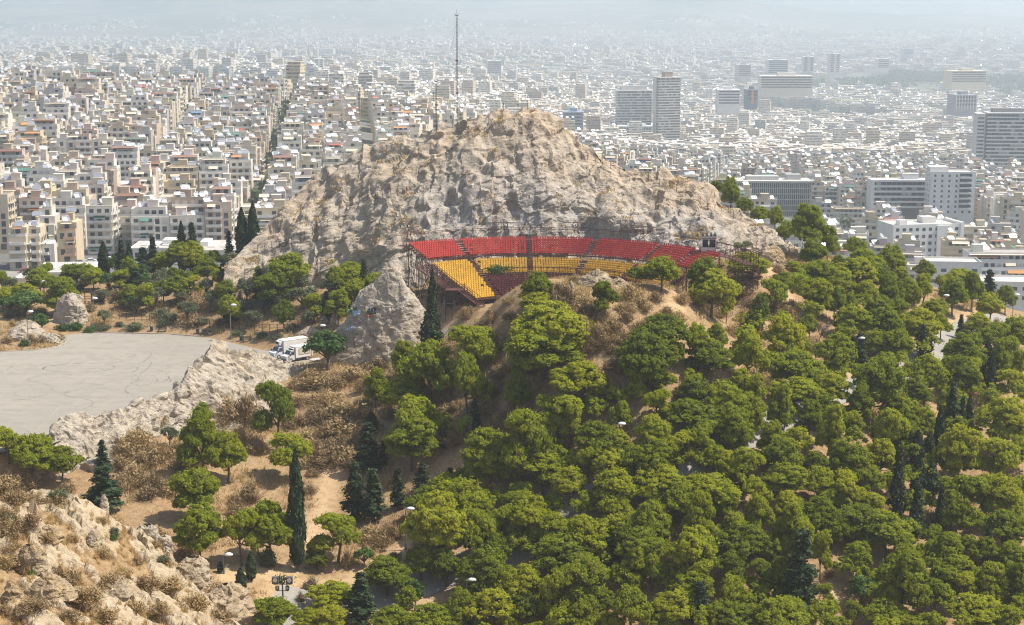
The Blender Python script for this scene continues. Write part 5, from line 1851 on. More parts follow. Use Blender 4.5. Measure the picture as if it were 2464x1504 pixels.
def far_band(ylo, yhi, n, wl, hl, heat, avoid=None, big=.0):
    y = np.sqrt(NC.uniform(ylo ** 2, yhi ** 2, n))
    x = NC.uniform(-.34, .34, n) * y
    g1 = np.sin(x * .9 / 38 + y * .13 / 38) + np.cos(y * .9 / 33 - x * .14 / 33)
    park = perlin(np.stack([x / 420, y / 600, x * 0 + 5], 1))
    ok = (park < .42) & (g1 > -1.15)
    if avoid is not None: ok &= ~avoid(x, y)
    x, y = x[ok], y[ok]
    n = len(x)
    z = HC(x, y)
    w, d = NC.uniform(*wl, n), NC.uniform(*wl, n) * .9
    h = NC.uniform(*hl, n) * (1 + (NC.rand(n) < big) * NC.uniform(.3, 1.0, n))
    rot = -.16 + .3 * (perlin(np.stack([x / 700, y / 700, x * 0], 1))) + NC.uniform(-.05, .05, n)
    c = pal[NC.choice(len(pal), n, p=pw)] * NC.uniform(.86, 1.06, (n, 1))
    V, F = vboxes(x, y, z - 8, z + h, w, d, rot)
    hbv = np.tile(np.array([-8.] * 4 + [0.] * 4), n)
    hbv[:] = np.stack([np.full(n, -8.)] * 4 + [h] * 4, 1).ravel()
    roof = np.tile(np.array([0, 0, 0, 0, 1]), n).astype(bool)
    cc = np.repeat(c, 5, axis=0)
    cc[roof] *= NC.uniform(.5, .95, (n, 1))
    emit(V, F, cc, 0, hbv)
    k = NC.rand(n) < .75
    V, F = vboxes(x[k] + NC.uniform(-2, 2, k.sum()), y[k] + NC.uniform(-2, 2, k.sum()), z[k] + h[k], z[k] + h[k] + 3, w[k] * .35, d[k] * .35, rot[k])
    emit(V, F, np.minimum(c[k] * 1.05, .8), 0, np.zeros(len(V)))
    k = NC.rand(n) < .4
    V, F = vboxes(x[k], y[k] + d[k] * .12, z[k] + h[k], z[k] + h[k] + 3.1, w[k] * .92, d[k] * .7, rot[k])
    emit(V, F, c[k], 0, np.tile(np.array([0.] * 4 + [3.1] * 4), k.sum()))
    # tilted panels
    for rep in range(heat):
        k = NC.rand(n) < .62
        m = int(k.sum())
        px_, py_ = x[k] + NC.uniform(-.36, .36, m) * w[k], y[k] + NC.uniform(-.36, .36, m) * d[k]
        pz = z[k] + h[k] + np.where(NC.rand(m) < .3, 3.2, .3)
        Nn = PN + NC.normal(size=(m, 3)) * .10
        Nn /= np.linalg.norm(Nn, axis=1)[:, None]
        T = np.stack([-Nn[:, 1], Nn[:, 0], 0 * Nn[:, 0]], 1)
        T /= np.linalg.norm(T, axis=1)[:, None]
        B = np.cross(Nn, T)
        s1, s2 = NC.uniform(.9, 2.1, (m, 1)), NC.uniform(.9, 1.2, (m, 1))
        c0 = np.stack([px_, py_, pz + .8], 1)
        V = np.stack([c0 - T * s1 - B * s2, c0 + T * s1 - B * s2, c0 + T * s1 + B * s2, c0 - T * s1 + B * s2], 1).reshape(-1, 3)
        emit(V, np.arange(4 * m).reshape(m, 4), np.full((m, 3), .7), 1, np.zeros(4 * m))


def near_lmk(x, y):
    r = np.zeros(len(x), bool)
    for a, b, c in LMK: r |= (x - a) ** 2 + (y - b) ** 2 < (c + 5) ** 2
    return r


def hitC(px, py):
    v = ray(px, py)
    ys = np.geomspace(560, 8500, 500)
    s_ = ys / v[1]
    k = np.nonzero(CZ + v[2] * s_ <= HC(v[0] * s_, ys))[0]
    return None if len(k) == 0 else (v[0] * s_[k[0]], ys[k[0]])


PARKS = []
for poly in [[(245, 98), (262, 84), (300, 84), (330, 86), (365, 88), (374, 97), (368, 104), (330, 99), (300, 100), (270, 102)], [(803, 84), (850, 82), (905, 80), (908, 90), (880, 93), (840, 94), (806, 90)], [(965, 82), (1024, 76), (1050, 80), (1050, 106), (1000, 104), (985, 94), (960, 92)], [(880, 74), (960, 76), (958, 84), (900, 84)], [(425, 106), (445, 103), (448, 110), (430, 112)]]:
    PARKS.append([q for q in (hitC(*p) for p in poly) if q])


def avoid2(x, y):
    r = near_lmk(x, y) | ((x / y * FPX < -110) & (y < 1340)) | ((x / y * FPX < -262) & (y < 2900))
    for p in PARKS:
        if len(p) > 2: r |= in_poly(x, y, p)
    return r


far_band(1720, 2600, 14500, (12, 20), (12, 23), 2, avoid2, .02)
far_band(1335, 1730, 1500, (12, 18), (13, 24), 3, lambda x, y: avoid2(x, y) | (x / y * FPX > -100), .02)
far_band(2600, 3900, 15000, (13, 25), (10, 22), 2, avoid2, .03)
far_band(3900, 8300, 17000, (16, 38), (9, 22), 1, avoid2, .03)
# houses on the lower far slopes
for A, n_, lim in ((FARH[0], 3600, 34),):
    i = (NC.uniform(0, 1, n_) ** 1.7 * lim).astype(int)
    j = NC.randint(0, A.shape[1] - 1, n_)
    f = NC.uniform(0, 1, (n_, 1))
    p = A[i, j] * (1 - f) + A[i + 1, j + 1] * f
    dn = perlin(np.stack([p[:, 0] / 500, p[:, 1] / 500, p[:, 0] * 0], 1))
    p = p[dn > -.05]
    n_ = len(p)
    V, F = vboxes(p[:, 0], p[:, 1], p[:, 2] - 12, p[:, 2] + NC.uniform(7, 14, n_), NC.uniform(12, 34, n_), NC.uniform(12, 26, n_), NC.uniform(-.5, .5, n_))
    emit(V, F, np.repeat(pal[NC.choice(len(pal), n_, p=pw)], 5, axis=0), 0, np.zeros(len(V)))
me = set_mesh("distant_town", np.concatenate(SV), np.concatenate(SF), [M["facade"], M["glint"]], np.concatenate(SM), np.concatenate(SC), attrs={"hb": ("POINT", np.concatenate(SH))})
o = mesh_obj("distant_town", me, kind="stuff", label="countless pale apartment blocks spreading across the plain to the hills", cat="town")
if town.F:
    o = town.build("middle_town", BM, kind="stuff", label="crowded flat-roofed blocks with balconies packed behind the nearer ones", cat="town")


# ---- trees of the town: parks and streets, one mass
def tree_cloud(pts, hts, rs):
    parts = []
    for (x, y, z), hgt in zip(pts, hts):
        n = 26
        q = sph(n, rs, -.5)
        P = np.array([x, y, z + hgt * .55]) + q * np.array([hgt * .38, hgt * .38, hgt * .45]) * rs.uniform(.6, 1.05, (len(q), 1))
        V, F = cards(P, q + rs.normal(size=q.shape) * .5, hgt * .2, .8, rs)
        parts.append((V, F, rs.uniform(.2, .8) + rs.normal(size=len(q)) * .15))
    return parts


pts, hts = [], []
for p in PARKS:
    if len(p) < 3: continue
    xs, ys = [q[0] for q in p], [q[1] for q in p]
    area = abs(sum(p[i][0] * p[(i + 1) % len(p)][1] - p[(i + 1) % len(p)][0] * p[i][1] for i in range(len(p)))) / 2
    k = 0
    for _ in range(int(min(1600, area / 55))):
        x, y = RC.uniform(min(xs), max(xs)), RC.uniform(min(ys), max(ys))
        if in_poly(x, y, p): pts.append((x, y)); hts.append(RC.uniform(9, 16))
n_ = 2600
y = np.sqrt(NC.uniform(620 ** 2, 4500 ** 2, n_))
x = NC.uniform(-.34, .34, n_) * y
g2 = perlin(np.stack([x / 420, y / 600, x * 0 + 5], 1))
ok = (g2 > .1) | (NC.rand(n_) < .28)
for a, b in zip(x[ok], y[ok]):
    if not overlap(a, b, 2, TAKEN) and not (a / b * FPX < -262 and 1340 < b < 2900): pts.append((a, b)); hts.append(RC.uniform(7, 12))
# avenues of trees up the left slope
for k in range(150):
    c = RC.choice([(-182, 640, -330, 1240), (-140, 700, -235, 1240), (-250, 720, -300, 960), (-110, 720, -170, 1200)])
    f = RC.random()
    pts.append((c[0] + (c[2] - c[0]) * f + RC.uniform(-7, 7), c[1] + (c[3] - c[1]) * f)); hts.append(RC.uniform(7, 15))
zz = HC([p[0] for p in pts], [p[1] for p in pts])
parts = tree_cloud([(p[0], p[1], z) for p, z in zip(pts, zz)], hts, np.random.RandomState(9))
mesh_obj("town_trees", leaf_mesh("town_trees", parts, M["cityleaf"]), kind="stuff", label="dark green trees filling the streets and parks between the buildings", cat="trees")
# ---------------------------------------------------------------- buildings one can name
def place(P, name, loc, rot, label, cat="building", group=None):
    o = empty(name, loc, rot, label=label, cat=cat, group=group)
    for nm, L in P.items():
        for q in L:
            if q.V: q.build(nm, BM, o)
    return o


def strip_block(w, d, n, fh, cb, dark, name_floor="balcony", fins=0, over=1.2, roofc=(.5, .48, .45), hut=(.5, .45, .4), hutw=.35, huth=5, crown=0, sides=True):
    """office slab: a dark glazed core with pale parapet bands all round on every floor"""
    P = {"wall": [], "floor_band": [], "stairwell": [], "window_strip": [], "roof": []}
    core = MB()
    core.box(-w / 2 + over, w / 2 - over, -d / 2 + over, d / 2 - over, -8, n * fh, 0, dark, False)
    P["wall"].append(core)
    for k in range(n):
        z = k * fh
        g = MB()
        for (u0, u1, yy, ax) in ((-w / 2 + over, w / 2 - over, -d / 2 + over - .06, 0), (-d / 2 + over, d / 2 - over, -w / 2 + over - .06, 1), (-d / 2 + over, d / 2 - over, w / 2 - over + .06, 1)):
            m_ = max(2, int((u1 - u0) / 3.2))
            for i in range(m_):
                a, b = u0 + (u1 - u0) * (i + .08) / m_, u0 + (u1 - u0) * (i + .92) / m_
                r = RC.random()
                mm, cc = (1, (.1, .1, .1)) if r < .8 else (0, (.5, .47, .42))
                z0_, z1_ = z + fh * .36, z + fh * .92
                if ax == 0: g.quad((a, yy, z0_), (b, yy, z0_), (b, yy, z1_), (a, yy, z1_), mm, cc)
                else: g.quad((yy, a, z0_), (yy, b, z0_), (yy, b, z1_), (yy, a, z1_), mm, cc)
        P["window_strip"].append(g)
        q = MB()
        q.box(-w / 2, w / 2, -d / 2, d / 2, z - .2, z + .04, 0, cb)
        hb2 = fh * .34
        q.box(-w / 2, w / 2, -d / 2, -d / 2 + .2, z + .04, z + hb2, 0, cb)
        q.box(-w / 2, w / 2, d / 2 - .2, d / 2, z + .04, z + hb2, 0, cb)
        q.box(-w / 2, -w / 2 + .2, -d / 2 + .2, d / 2 - .2, z + .04, z + hb2, 0, cb)
        q.box(w / 2 - .2, w / 2, -d / 2 + .2, d / 2 - .2, z + .04, z + hb2, 0, cb)
        P["floor_band"].append(q)
    q = MB()
    q.box(-w / 2 - crown, w / 2 + crown, -d / 2 - crown, d / 2 + crown, n * fh, n * fh + 1.2, 0, cb)
    P["roof"].append(q)
    q = MB()
    q.box(-w * hutw / 2, w * hutw / 2, -d * .2, d * .3, n * fh + 1.2, n * fh + 1.2 + huth, 0, hut)
    q.box(-w * hutw / 2 - .4, w * hutw / 2 + .4, -d * .2 - .4, d * .3 + .4, n * fh + 1.2 + huth, n * fh + 1.7 + huth, 0, tuple(v * .8 for v in hut))
    P["stairwell"].append(q)
    return P


def lm(px, pyb, d): return at(px, pyb, d)


# the slender tower and the wide slab beside it
p = lm(667, 152, 2200)
P = strip_block(33, 22, 28, 3.55, (.62, .58, .52), (.20, .15, .12), crown=1.0, hut=(.33, .20, .16), hutw=.34, huth=6)
q = MB()                                    # blank stair core on the left flank
q.box(-18.2, -16.7, -4, 6, -8, 99, 0, (.55, .52, .48))
P["wall"].append(q)
for k in (-14, -7, 0, 7, 14):
    q = MB(); q.box(k - .35, k + .35, -11.1, -10.4, 94.3, 99.3, 0, (.62, .58, .52)); P["roof"].append(q)
place(P, "office_tower", (p[0], p[1] + 12, p[2]), .30, "tall brown-grey office tower with pale bands and a brown box on its roof", "tower")
p = lm(634, 126, 2270)
P = strip_block(50, 26, 13, 3.7, (.70, .68, .66), (.17, .16, .17), hut=(.56, .53, .50), hutw=.75, huth=5)
place(P, "office_block", (p[0], p[1] + 14, p[2]), .06, "wide white office slab with dark window strips just left of the tall tower")
p = lm(634, 137, 2180)
b1 = MB(); b1.box(-24, 24, -14, 14, -8, 14, 0, (.58, .57, .56), False); b1.box(-30, -24.1, -14, 10, -8, 20, 0, (.10, .14, .24), False)
gl = MB()
for k in range(3):
    for i in range(12): gl.quad((-22 + i * 3.7, -14.06, 1.5 + k * 4.4), (-19.2 + i * 3.7, -14.06, 1.5 + k * 4.4), (-19.2 + i * 3.7, -14.06, 4.2 + k * 4.4), (-22 + i * 3.7, -14.06, 4.2 + k * 4.4), 1)
rf = MB(); rf.box(-24.5, 24.5, -14.5, 14.5, 14, 14.9, 0, (.76, .75, .72)); rf.box(-8, 16, -6, 8, 14.9, 17, 0, (.72, .70, .66))
place({"wall": [b1], "window_strip": [gl], "roof": [rf]}, "office_block", (p[0], p[1] + 8, p[2]), .05, "low white-roofed hall with a dark blue end below the banded slab")
# right edge tower
p = lm(1008, 174, 1500)
P = strip_block(40, 24, 16, 3.45, (.70, .69, .67), (.15, .145, .15), hut=(.25, .24, .24), hutw=.7, huth=3)
q = MB(); q.box(-21.8, -20.3, -9, 9, -8, 55, 0, (.42, .40, .38)); q.box(-29, -21.9, -11, 10, -8, 55.4, 0, (.62, .61, .59), False)
for k in range(15): q.quad((-28.5, -11.06, 2 + k * 3.45), (-22.4, -11.06, 2 + k * 3.45), (-22.4, -11.06, 3.6 + k * 3.45), (-28.5, -11.06, 3.6 + k * 3.45), 1)
P["wall"].append(q)
place(P, "office_tower", (p[0], p[1] + 12, p[2]), -.10, "white banded tower cut by the right edge, grey shaft down its side", "tower")


def grid_block(w, d, n, m_, fh=4.0, c=(.50, .49, .47)):
    """concrete egg-crate front of upright fins and floor slabs before dark glass"""
    wall, fins, roof = MB(), MB(), MB()
    wall.box(-w / 2 + .9, w / 2 - .9, -d / 2 + .9, d / 2 - .9, -8, n * fh, 0, (.2, .2, .21), False)
    gl = MB()
    for k in range(n):
        gl.quad((-w / 2 + 1, -d / 2 + .84, k * fh + .5), (w / 2 - 1, -d / 2 + .84, k * fh + .5), (w / 2 - 1, -d / 2 + .84, k * fh + 3.4), (-w / 2 + 1, -d / 2 + .84, k * fh + 3.4), 1)
    slabs = []
    for k in range(n + 1):
        s_ = MB(); s_.box(-w / 2, w / 2, -d / 2, d / 2, k * fh - .25, k * fh + .25, 0, c); slabs.append(s_)
    for i in range(m_ + 1):
        u = -w / 2 + .2 + (w - .4) * i / m_
        fins.box(u - .17, u + .17, -d / 2 - .12, -d / 2 + .8, -4, n * fh + .2, 0, c)
    for i in range(int(m_ * d / w) + 1):
        u = -d / 2 + .4 + (d - .8) * i / int(m_ * d / w)
        for s_ in (-1, 1): fins.box(s_ * (w / 2 - .35) - .42, s_ * (w / 2 - .35) + .42, u - .17, u + .17, -4, n * fh + .2, 0, c)
    roof.box(-w / 2 - .2, w / 2 + .2, -d / 2 - .2, d / 2 + .2, n * fh + .26, n * fh + 1.1, 0, (.60, .57, .52))
    hut = MB(); hut.box(-w * .3, w * .1, -d * .2, d * .25, n * fh + 1.1, n * fh + 3.6, 0, (.52, .51, .49)); hut.box(w * .2, w * .38, -d * .1, d * .25, n * fh + 1.1, n * fh + 4.6, 0, (.46, .45, .44))
    return {"wall": [wall], "window_strip": [gl], "floor_slab": slabs, "fin": [fins], "roof": [roof], "stairwell": [hut]}


p = lm(772, 217, 1080)
place(grid_block(54, 22, 6, 40, 3.8), "office_block", (p[0], p[1] + 14, p[2]), -.03, "grey concrete office block with an egg-crate grid front behind the pines")


def plain_block(w, d, n, fh, c, ww, wh, every, sill=.9, rows_from=0, z0=-8, left=True):
    P = {"wall": [], "window": [], "roof": [], "stairwell": []}
    wall = MB(); wall.box(-w / 2, w / 2, -d / 2, d / 2, z0, n * fh, 0, c, False); P["wall"].append(wall)
    for k in range(rows_from, n):
        for f, u0, u1 in (((lambda u, z, o: (u, -d / 2 - o, z)), -w / 2 + .6, w / 2 - .6), ((lambda u, z, o: (-w / 2 - o, -u, z)), -d / 2 + .6, d / 2 - .6)):
            if u0 == -d / 2 + .6 and not left: continue
            for v, m_, cc in windows(wall, f, u0, u1, k * fh + sill, wh, ww, every):
                q = MB(); q.quad(*v, 1); P["window"].append(q)
    r = MB()
    for (a, b, e, f_) in ((-w / 2, w / 2, -d / 2, -d / 2 + .2), (-w / 2, w / 2, d / 2 - .2, d / 2), (-w / 2, -w / 2 + .2, -d / 2 + .2, d / 2 - .2), (w / 2 - .2, w / 2, -d / 2 + .2, d / 2 - .2)): r.box(a, b, e, f_, n * fh, n * fh + .8, 0, c)
    r.box(-w / 2 + .2, w / 2 - .2, -d / 2 + .2, d / 2 - .2, n * fh, n * fh + .05, 0, (.62, .59, .53), False)
    P["roof"].append(r)
    return P


# white clinic: a long low wing with wavy balcony bands and a taller block
p = lm(912, 208, 1010)
P = strip_block(47, 14, 5, 3.25, (.74, .73, .72), (.20, .20, .22), over=1.0, hut=(.7, .69, .67), hutw=.2, huth=3)
q = MB(); q.box(-25.5, -23.6, -7.5, 7.5, -8, 17.5, 0, (.74, .73, .72), False); P["wall"].append(q)
place(P, "clinic_wing", (p[0], p[1] + 8, p[2]), -.02, "long white five-storey wing with wavy balcony bands beside a taller white block")
p = lm(951, 214, 985)
P = plain_block(27, 17, 8, 3.15, (.75, .74, .73), 1.2, 1.4, 4.2)
for k in range(1, 8):
    q = MB(); q.box(4, 11, -9.8, -8.55, k * 3.15 - .1, k * 3.15 + 1.0, 0, (.74, .73, .72)); P.setdefault("balcony", []).append(q)
    g = MB(); g.quad((4, -8.6, k * 3.15 + 1.0), (11, -8.6, k * 3.15 + 1.0), (11, -8.6, k * 3.15 + 2.9), (4, -8.6, k * 3.15 + 2.9), 1); P["window"].append(g)
q = MB(); q.box(-13, -2, -4, 7, 25.3, 28.5, 0, (.74, .73, .72)); P["stairwell"].append(q)
P["window"] = P["window"][-98:]
place(P, "clinic_block", (p[0], p[1] + 6, p[2]), -.05, "tall white eight-storey block with a column of balconies, right of the wavy wing")
# white building seen over the pines, long blank flank to the left
p = lm(923, 268, 800)
P = plain_block(36, 20, 6, 3.5, (.75, .74, .72), 1.7, 1.6, 3.3, left=False)
q = MB(); q.box(-13, -9, -6, -1, 21, 23.5, 0, (.74, .73, .71)); q.box(2, 9, 0, 7, 21, 24, 0, (.68, .66, .63)); P["stairwell"].append(q)
q = MB(); q.box(17.6, 19.4, -10.6, 9, -8, 22.4, 0, (.77, .76, .74), False); q.box(5, 13, -10.9, -10.05, .2, 21, 0, (.70, .69, .67)); P["wall"].append(q)
q = MB(); q.box(-19, 6, -11, -10, 18, 18, 0, (.7, .7, .7)); 
P["window"] = P["window"][:96]
place(P, "white_office", (p[0], p[1] + 12, p[2]), .18, "white flat-roofed building with square dark windows rising behind the pines at right")
p = lm(1005, 290, 690)
P = house(34, 16, 5, (.72, .70, .67), {"setback": 2, "awn": .7, "balc": True}, -.08, 1)
place(P, "terraced_block", (p[0], p[1] + 6, p[2]), -.05, "cream terraced block with long awnings at the right edge above the dark cypresses")
for (px, py, d, w, dp, h, c, lab) in [(955, 285, 660, 22, 14, 9, (.72, .70, .66), "low white roof block just right of the pine skyline"), (1010, 302, 600, 26, 16, 7, (.74, .72, .69), "flat white roof with dark windows below the terraced block at right")]:
    p = lm(px, py, d)
    P = plain_block(w, dp, 2, h / 2, c, 2.2, 1.4, 4)
    place(P, "low_building", (p[0], p[1] + dp / 2, p[2]), -.1, lab)

# left: school and the flat white halls at the foot of the slope
p = lm(217, 240, 700)
P = plain_block(58, 14, 4, 3.4, (.62, .58, .47), 2.6, 1.4, 4.2, left=False)
for k in range(1, 4):
    q = MB(); q.box(-12, 29, -9, -7.05, k * 3.4 - .2, k * 3.4 + .9, 0, (.64, .60, .50)); P.setdefault("balcony", []).append(q)
q = MB(); q.box(-29.5, -16, -9.5, -7.05, -8, 13.4, 0, (.60, .55, .43)); P["wall"].append(q)
P["window"] = P["window"][:98]
place(P, "school_building", (p[0], p[1] + 8, p[2]), .06, "long pale yellow school with open galleries behind the dark cypresses at left")


def flat_hall(px0, px1, ptop, d, dep, label, rot=.0, c=(.66, .64, .60), hut=None, hh=None):
    a, b = at(px0, ptop, d), at(px1, ptop, d)
    w = b[0] - a[0]
    cx = (a[0] + b[0]) / 2
    top = a[2]
    g = min(float(HC(cx, d)[0]), float(H(min(max(cx, -188), 205), min(d, 535)))) if d < 540 else float(HC(cx, d)[0])
    P = {"wall": [], "roof": [], "window": []}
    h = max(top - g, 4)
    q = MB(); q.box(-w / 2, w / 2, 0, dep, -h - 6, 0, 0, c, False); P["wall"].append(q)
    r = MB(); r.box(-w / 2 - .4, w / 2 + .4, -.4, dep + .4, .0, .5, 0, (.68, .66, .62)); r.box(-w / 2 + .8, w / 2 - .8, .8, dep - .8, .5, .62, 0, (.50, .47, .42), False)
    for i in range(4): r.box(-w / 2 + 3 + i * w / 4.5, -w / 2 + 3 + i * w / 4.5 + w / 8, dep * .2, dep * .75, .62, 1.0, 0, (.70, .69, .67))
    P["roof"].append(r)
    if hut:
        s_ = MB(); s_.box(-w / 2 + w * hut[0], -w / 2 + w * hut[1], dep * .3, dep * .7, .62, .62 + hut[2], 0, (.76, .75, .73)); P["stairwell"] = [s_]
    for v, m_, cc in windows(q, lambda u, z, o: (u, -o, z), -w / 2 + 1, w / 2 - 1, -3.2, 1.9, 1.6, 2.4):
        if len(P["window"]) < 60:
            g2 = MB(); g2.quad(*v, 1); P["window"].append(g2)
    place(P, "flat_hall", (cx, d, top), rot, label)


flat_hall(131, 178, 249, 585, 18, "white flat-roofed hall with a roof box behind the dark conifers at left", .04, hut=(.62, .98, 2.0))
flat_hall(197, 258, 251, 590, 26, "long white flat-roofed hall left of the rock's foot", .03, hut=(.0, .14, 1.8))
flat_hall(36, 98, 273, 500, 20, "low white flat-roofed hall above the pines at far left", .12)
flat_hall(17, 34, 279, 470, 10, "small cream hut at far left with a teal canopy beside it", .1, (.66, .60, .50))
# towers and slabs far out on the plain
FARB = [(248, 69, 78, 130, 36, 3000, (.22, .26, .33), "blue-grey glass office block with white uprights on the plain left of the masts", 1), (275, 72, 79, 60, 26, 3050, (.34, .36, .40), "grey office block with a shaded end beside the blue-grey glass block", 1),
        (319, 59, 81, 53, 30, 3000, (.72, .71, .69), "stepped white tower left of the antenna masts on the plain", 0), (494, 61, 73, 90, 40, 3400, (.62, .61, .60), "pale slab tower on the plain just right of the tall mast", 1),
        (385, 67, 77, 70, 30, 3300, (.62, .62, .62), "long pale slab between the stepped tower and the masts", 1), (743, 65, 76, 84, 40, 3600, (.45, .43, .45), "brown-grey slab above the tall office tower's right", 1), (777, 60, 73, 130, 40, 3500, (.60, .60, .60), "broad pale slab of many floors left of the twin slim towers", 1),
        (808, 57, 71, 68, 24, 3400, (.68, .66, .63), "shorter of the two slim pale towers on the right plain", 0), (834, 54, 72, 68, 24, 3400, (.68, .66, .63), "taller of the two slim pale towers on the right plain", 0), (882, 59, 68, 82, 36, 3800, (.62, .62, .62), "white banded slab right of the slim twin towers", 1), (907, 49, 54, 100, 40, 5200, (.42, .43, .46), "small dark slab far out above the banded slab", 1),
        (965, 71, 82, 190, 40, 2800, (.62, .56, .44), "long ochre building with rows of windows among trees at right", 1), (785, 76, 88, 245, 40, 2500, (.66, .62, .54), "beige stepped building with many small windows right of the tall tower", 1), (728, 90, 104, 90, 30, 2150, (.72, .71, .70), "white exhibition-like block with tall dark window slots right of the tower", 1), (751, 90, 100, 44, 24, 2180, (.16, .20, .24), "dark glass cube with an orange stripe right of the white slotted block", 1),
        (962, 95, 106, 84, 34, 2150, (.30, .31, .34), "dark glass building with white frame near the right trees", 1), (573, 112, 125, 74, 30, 1900, (.26, .32, .40), "blue-grey glass building right of the rock summit", 1), (405, 84, 92, 80, 30, 2500, (.30, .31, .36), "dark low office with red-brown side behind the small mast", 1)]
for (px, pt, pb, w, dp, d, c, lab, strips) in FARB:
    a, b = at(px, pt, d), at(px, pb, d)
    h = a[2] - b[2]
    w = w * .32
    n = max(3, int(h / 3.6))
    fh = h / n
    P = {"wall": [], "window_strip": [], "roof": [], "stairwell": []}
    q = MB(); q.box(-w / 2, w / 2, -dp / 2, dp / 2, -12, h, 0, c, False)
    if "orange" in lab: q.box(-w * .1, w * .12, -dp / 2 - .3, -dp / 2, -4, h + .3, 0, (.60, .22, .08))
    if "uprights" in lab or "frame" in lab:
        for i in range(8): q.box(-w / 2 + w * i / 7 - .4, -w / 2 + w * i / 7 + .4, -dp / 2 - .7, -dp / 2, -4, h + 1, 0, (.6, .6, .6))
    P["wall"].append(q)
    for k in range(n):
        g = MB()
        m_ = max(2, int(w / 5))
        if strips: g.quad((-w / 2 + 1, -dp / 2 - .1, k * fh + fh * .35), (w / 2 - 1, -dp / 2 - .1, k * fh + fh * .35), (w / 2 - 1, -dp / 2 - .1, k * fh + fh * .85), (-w / 2 + 1, -dp / 2 - .1, k * fh + fh * .85), 1)
        else:
            for s0, s1 in ((-.42, -.1), (.16, .44)): g.quad((w * s0, -dp / 2 - .1, k * fh + fh * .3), (w * s1, -dp / 2 - .1, k * fh + fh * .3), (w * s1, -dp / 2 - .1, k * fh + fh * .8), (w * s0, -dp / 2 - .1, k * fh + fh * .8), 1)
        g.quad((w / 2 + .1, -dp / 2 + 1, k * fh + fh * .3), (w / 2 + .1, dp / 2 - 1, k * fh + fh * .3), (w / 2 + .1, dp / 2 - 1, k * fh + fh * .8), (w / 2 + .1, -dp / 2 + 1, k * fh + fh * .8), 1)
        P["window_strip"].append(g)
    r = MB(); r.box(-w / 2 - .3, w / 2 + .3, -dp / 2 - .3, dp / 2 + .3, h, h + 1, 0, tuple(min(.75, v * 1.15) for v in c)); P["roof"].append(r)
    s_ = MB(); s_.box(-w * .15, w * .2, -dp * .2, dp * .2, h + 1, h + 5, 0, c)
    if "stepped white" in lab: s_.box(-w * .95, -w / 2 - .05, -dp * .3, dp * .3, -12, h * .55, 0, c, False)
    P["stairwell"].append(s_)
    place(P, "far_tower" if h > 60 else "far_office", (a[0], a[1], b[2]), RC.uniform(-.06, .1), lab)
# parked cars along the street at the foot of the left slope
CARCOL = [((.62, .62, .62), "silver"), ((.05, .05, .06), "black"), ((.70, .70, .69), "white"), ((.10, .13, .20), "dark blue"), ((.36, .05, .05), "red"), ((.25, .26, .27), "grey")]


def make_car(loc, rot, col, label, group="cars parked on the street below the left blocks"):
    o = empty("parked_car", loc, rot, label=label, cat="car", group=group)
    b = MB()
    prof = [(-2.1, .35), (-2.1, .75), (-1.3, .92), (-.75, 1.38), (.75, 1.42), (1.45, .95), (2.05, .85), (2.1, .35)]
    for s_ in (0,):
        V = [(x, -.85, z) for x, z in prof] + [(x, .85, z) for x, z in prof]
        n = len(prof)
        F = [tuple(range(n)), tuple(range(n, 2 * n))[::-1]] + [(i, i + n, (i + 1) % n + n, (i + 1) % n) for i in range(n)]
        b.add(V, F, 0, col)
    b.build("body", BM, o)
    g = MB()
    for yy in (-.86, .86): g.quad((-1.15, yy, .95), (1.25, yy, .95), (.7, yy, 1.34), (-.7, yy, 1.32), 1)
    g.quad((-1.27, -.7, .97), (-1.27, .7, .97), (-.8, .65, 1.36), (-.8, -.65, 1.36), 1)
    g.quad((1.4, -.7, 1.0), (1.4, .7, 1.0), (.83, .65, 1.4), (.83, -.65, 1.4), 1)
    g.build("window", BM, o)
    for x_ in (-1.3, 1.3):
        for yy in (-.8, .8):
            w_ = MB(); w_.bar((x_, yy - .12, .33), (x_, yy + .12, .33), .33, 0, (.03, .03, .03), n=10); w_.build("wheel", BM, o)
    return o


for i, (tx, ty) in enumerate([(440, 1062), (520, 1050), (690, 1035), (760, 1020), (870, 1005), (1050, 990), (1110, 980), (240, 1100)]):
    px, py = tl(1, 0, tx, ty)
    d = 585
    p = at(px, py, d)
    col, cn = CARCOL[[0, 1, 3, 5, 2, 0, 2, 4][i]]
    make_car((p[0], p[1], p[2] - .5), .15 + (PI / 2 if i in (5, 6) else 0), col, "%s car parked on the street, %s" % (cn, ["in front of the gabled white shop", "left of the orange-banded block's corner", "under the orange-banded block", "right of the orange-banded block", "below the round-cornered white block", "left of the white van by the conifers", "by the tall conifers, largest there", "alone at the far left kerb"][i]))
V, F = strip_z(np.array([at(-40, 272, 578)[:2], at(40, 268, 580)[:2], at(90, 262, 582)[:2], at(150, 255, 584)[:2], at(260, 250, 600)[:2]]), 16, lambda a, b: HC(a, b), 1.2)
mesh_obj("street", set_mesh("street", V, F[:, ::-1], M["road"]), kind="structure")
# ---------------------------------------------------------------- the open-air theatre
TH = empty("open_air_theatre", (THC[0], THC[1], FLOOR), label="steel open-air theatre with red and yellow plastic seats curved against the rock", cat="theatre")
A0, A1 = -39.5, 66.0
HTOP = 9.0
ROWS = []                     # radius, height above the floor, tier
r_, h_ = 38.0, HTOP
for k in range(8):
    ROWS.append((r_, h_, "red")); r_ -= .78; h_ -= .30
r_ -= 1.6; h_ -= .62
WALK_R, WALK_H = r_ + 1.15, h_ + .1
for k in range(7):
    ROWS.append((r_, h_, "yellow")); r_ -= .78; h_ -= .30
RAIL_R, RAIL_H = r_ + .35, h_ + .2
for k in range(11):
    ROWS.append((r_, h_, "low")); r_ -= .78; h_ -= .26
R_IN, H_IN = r_, h_


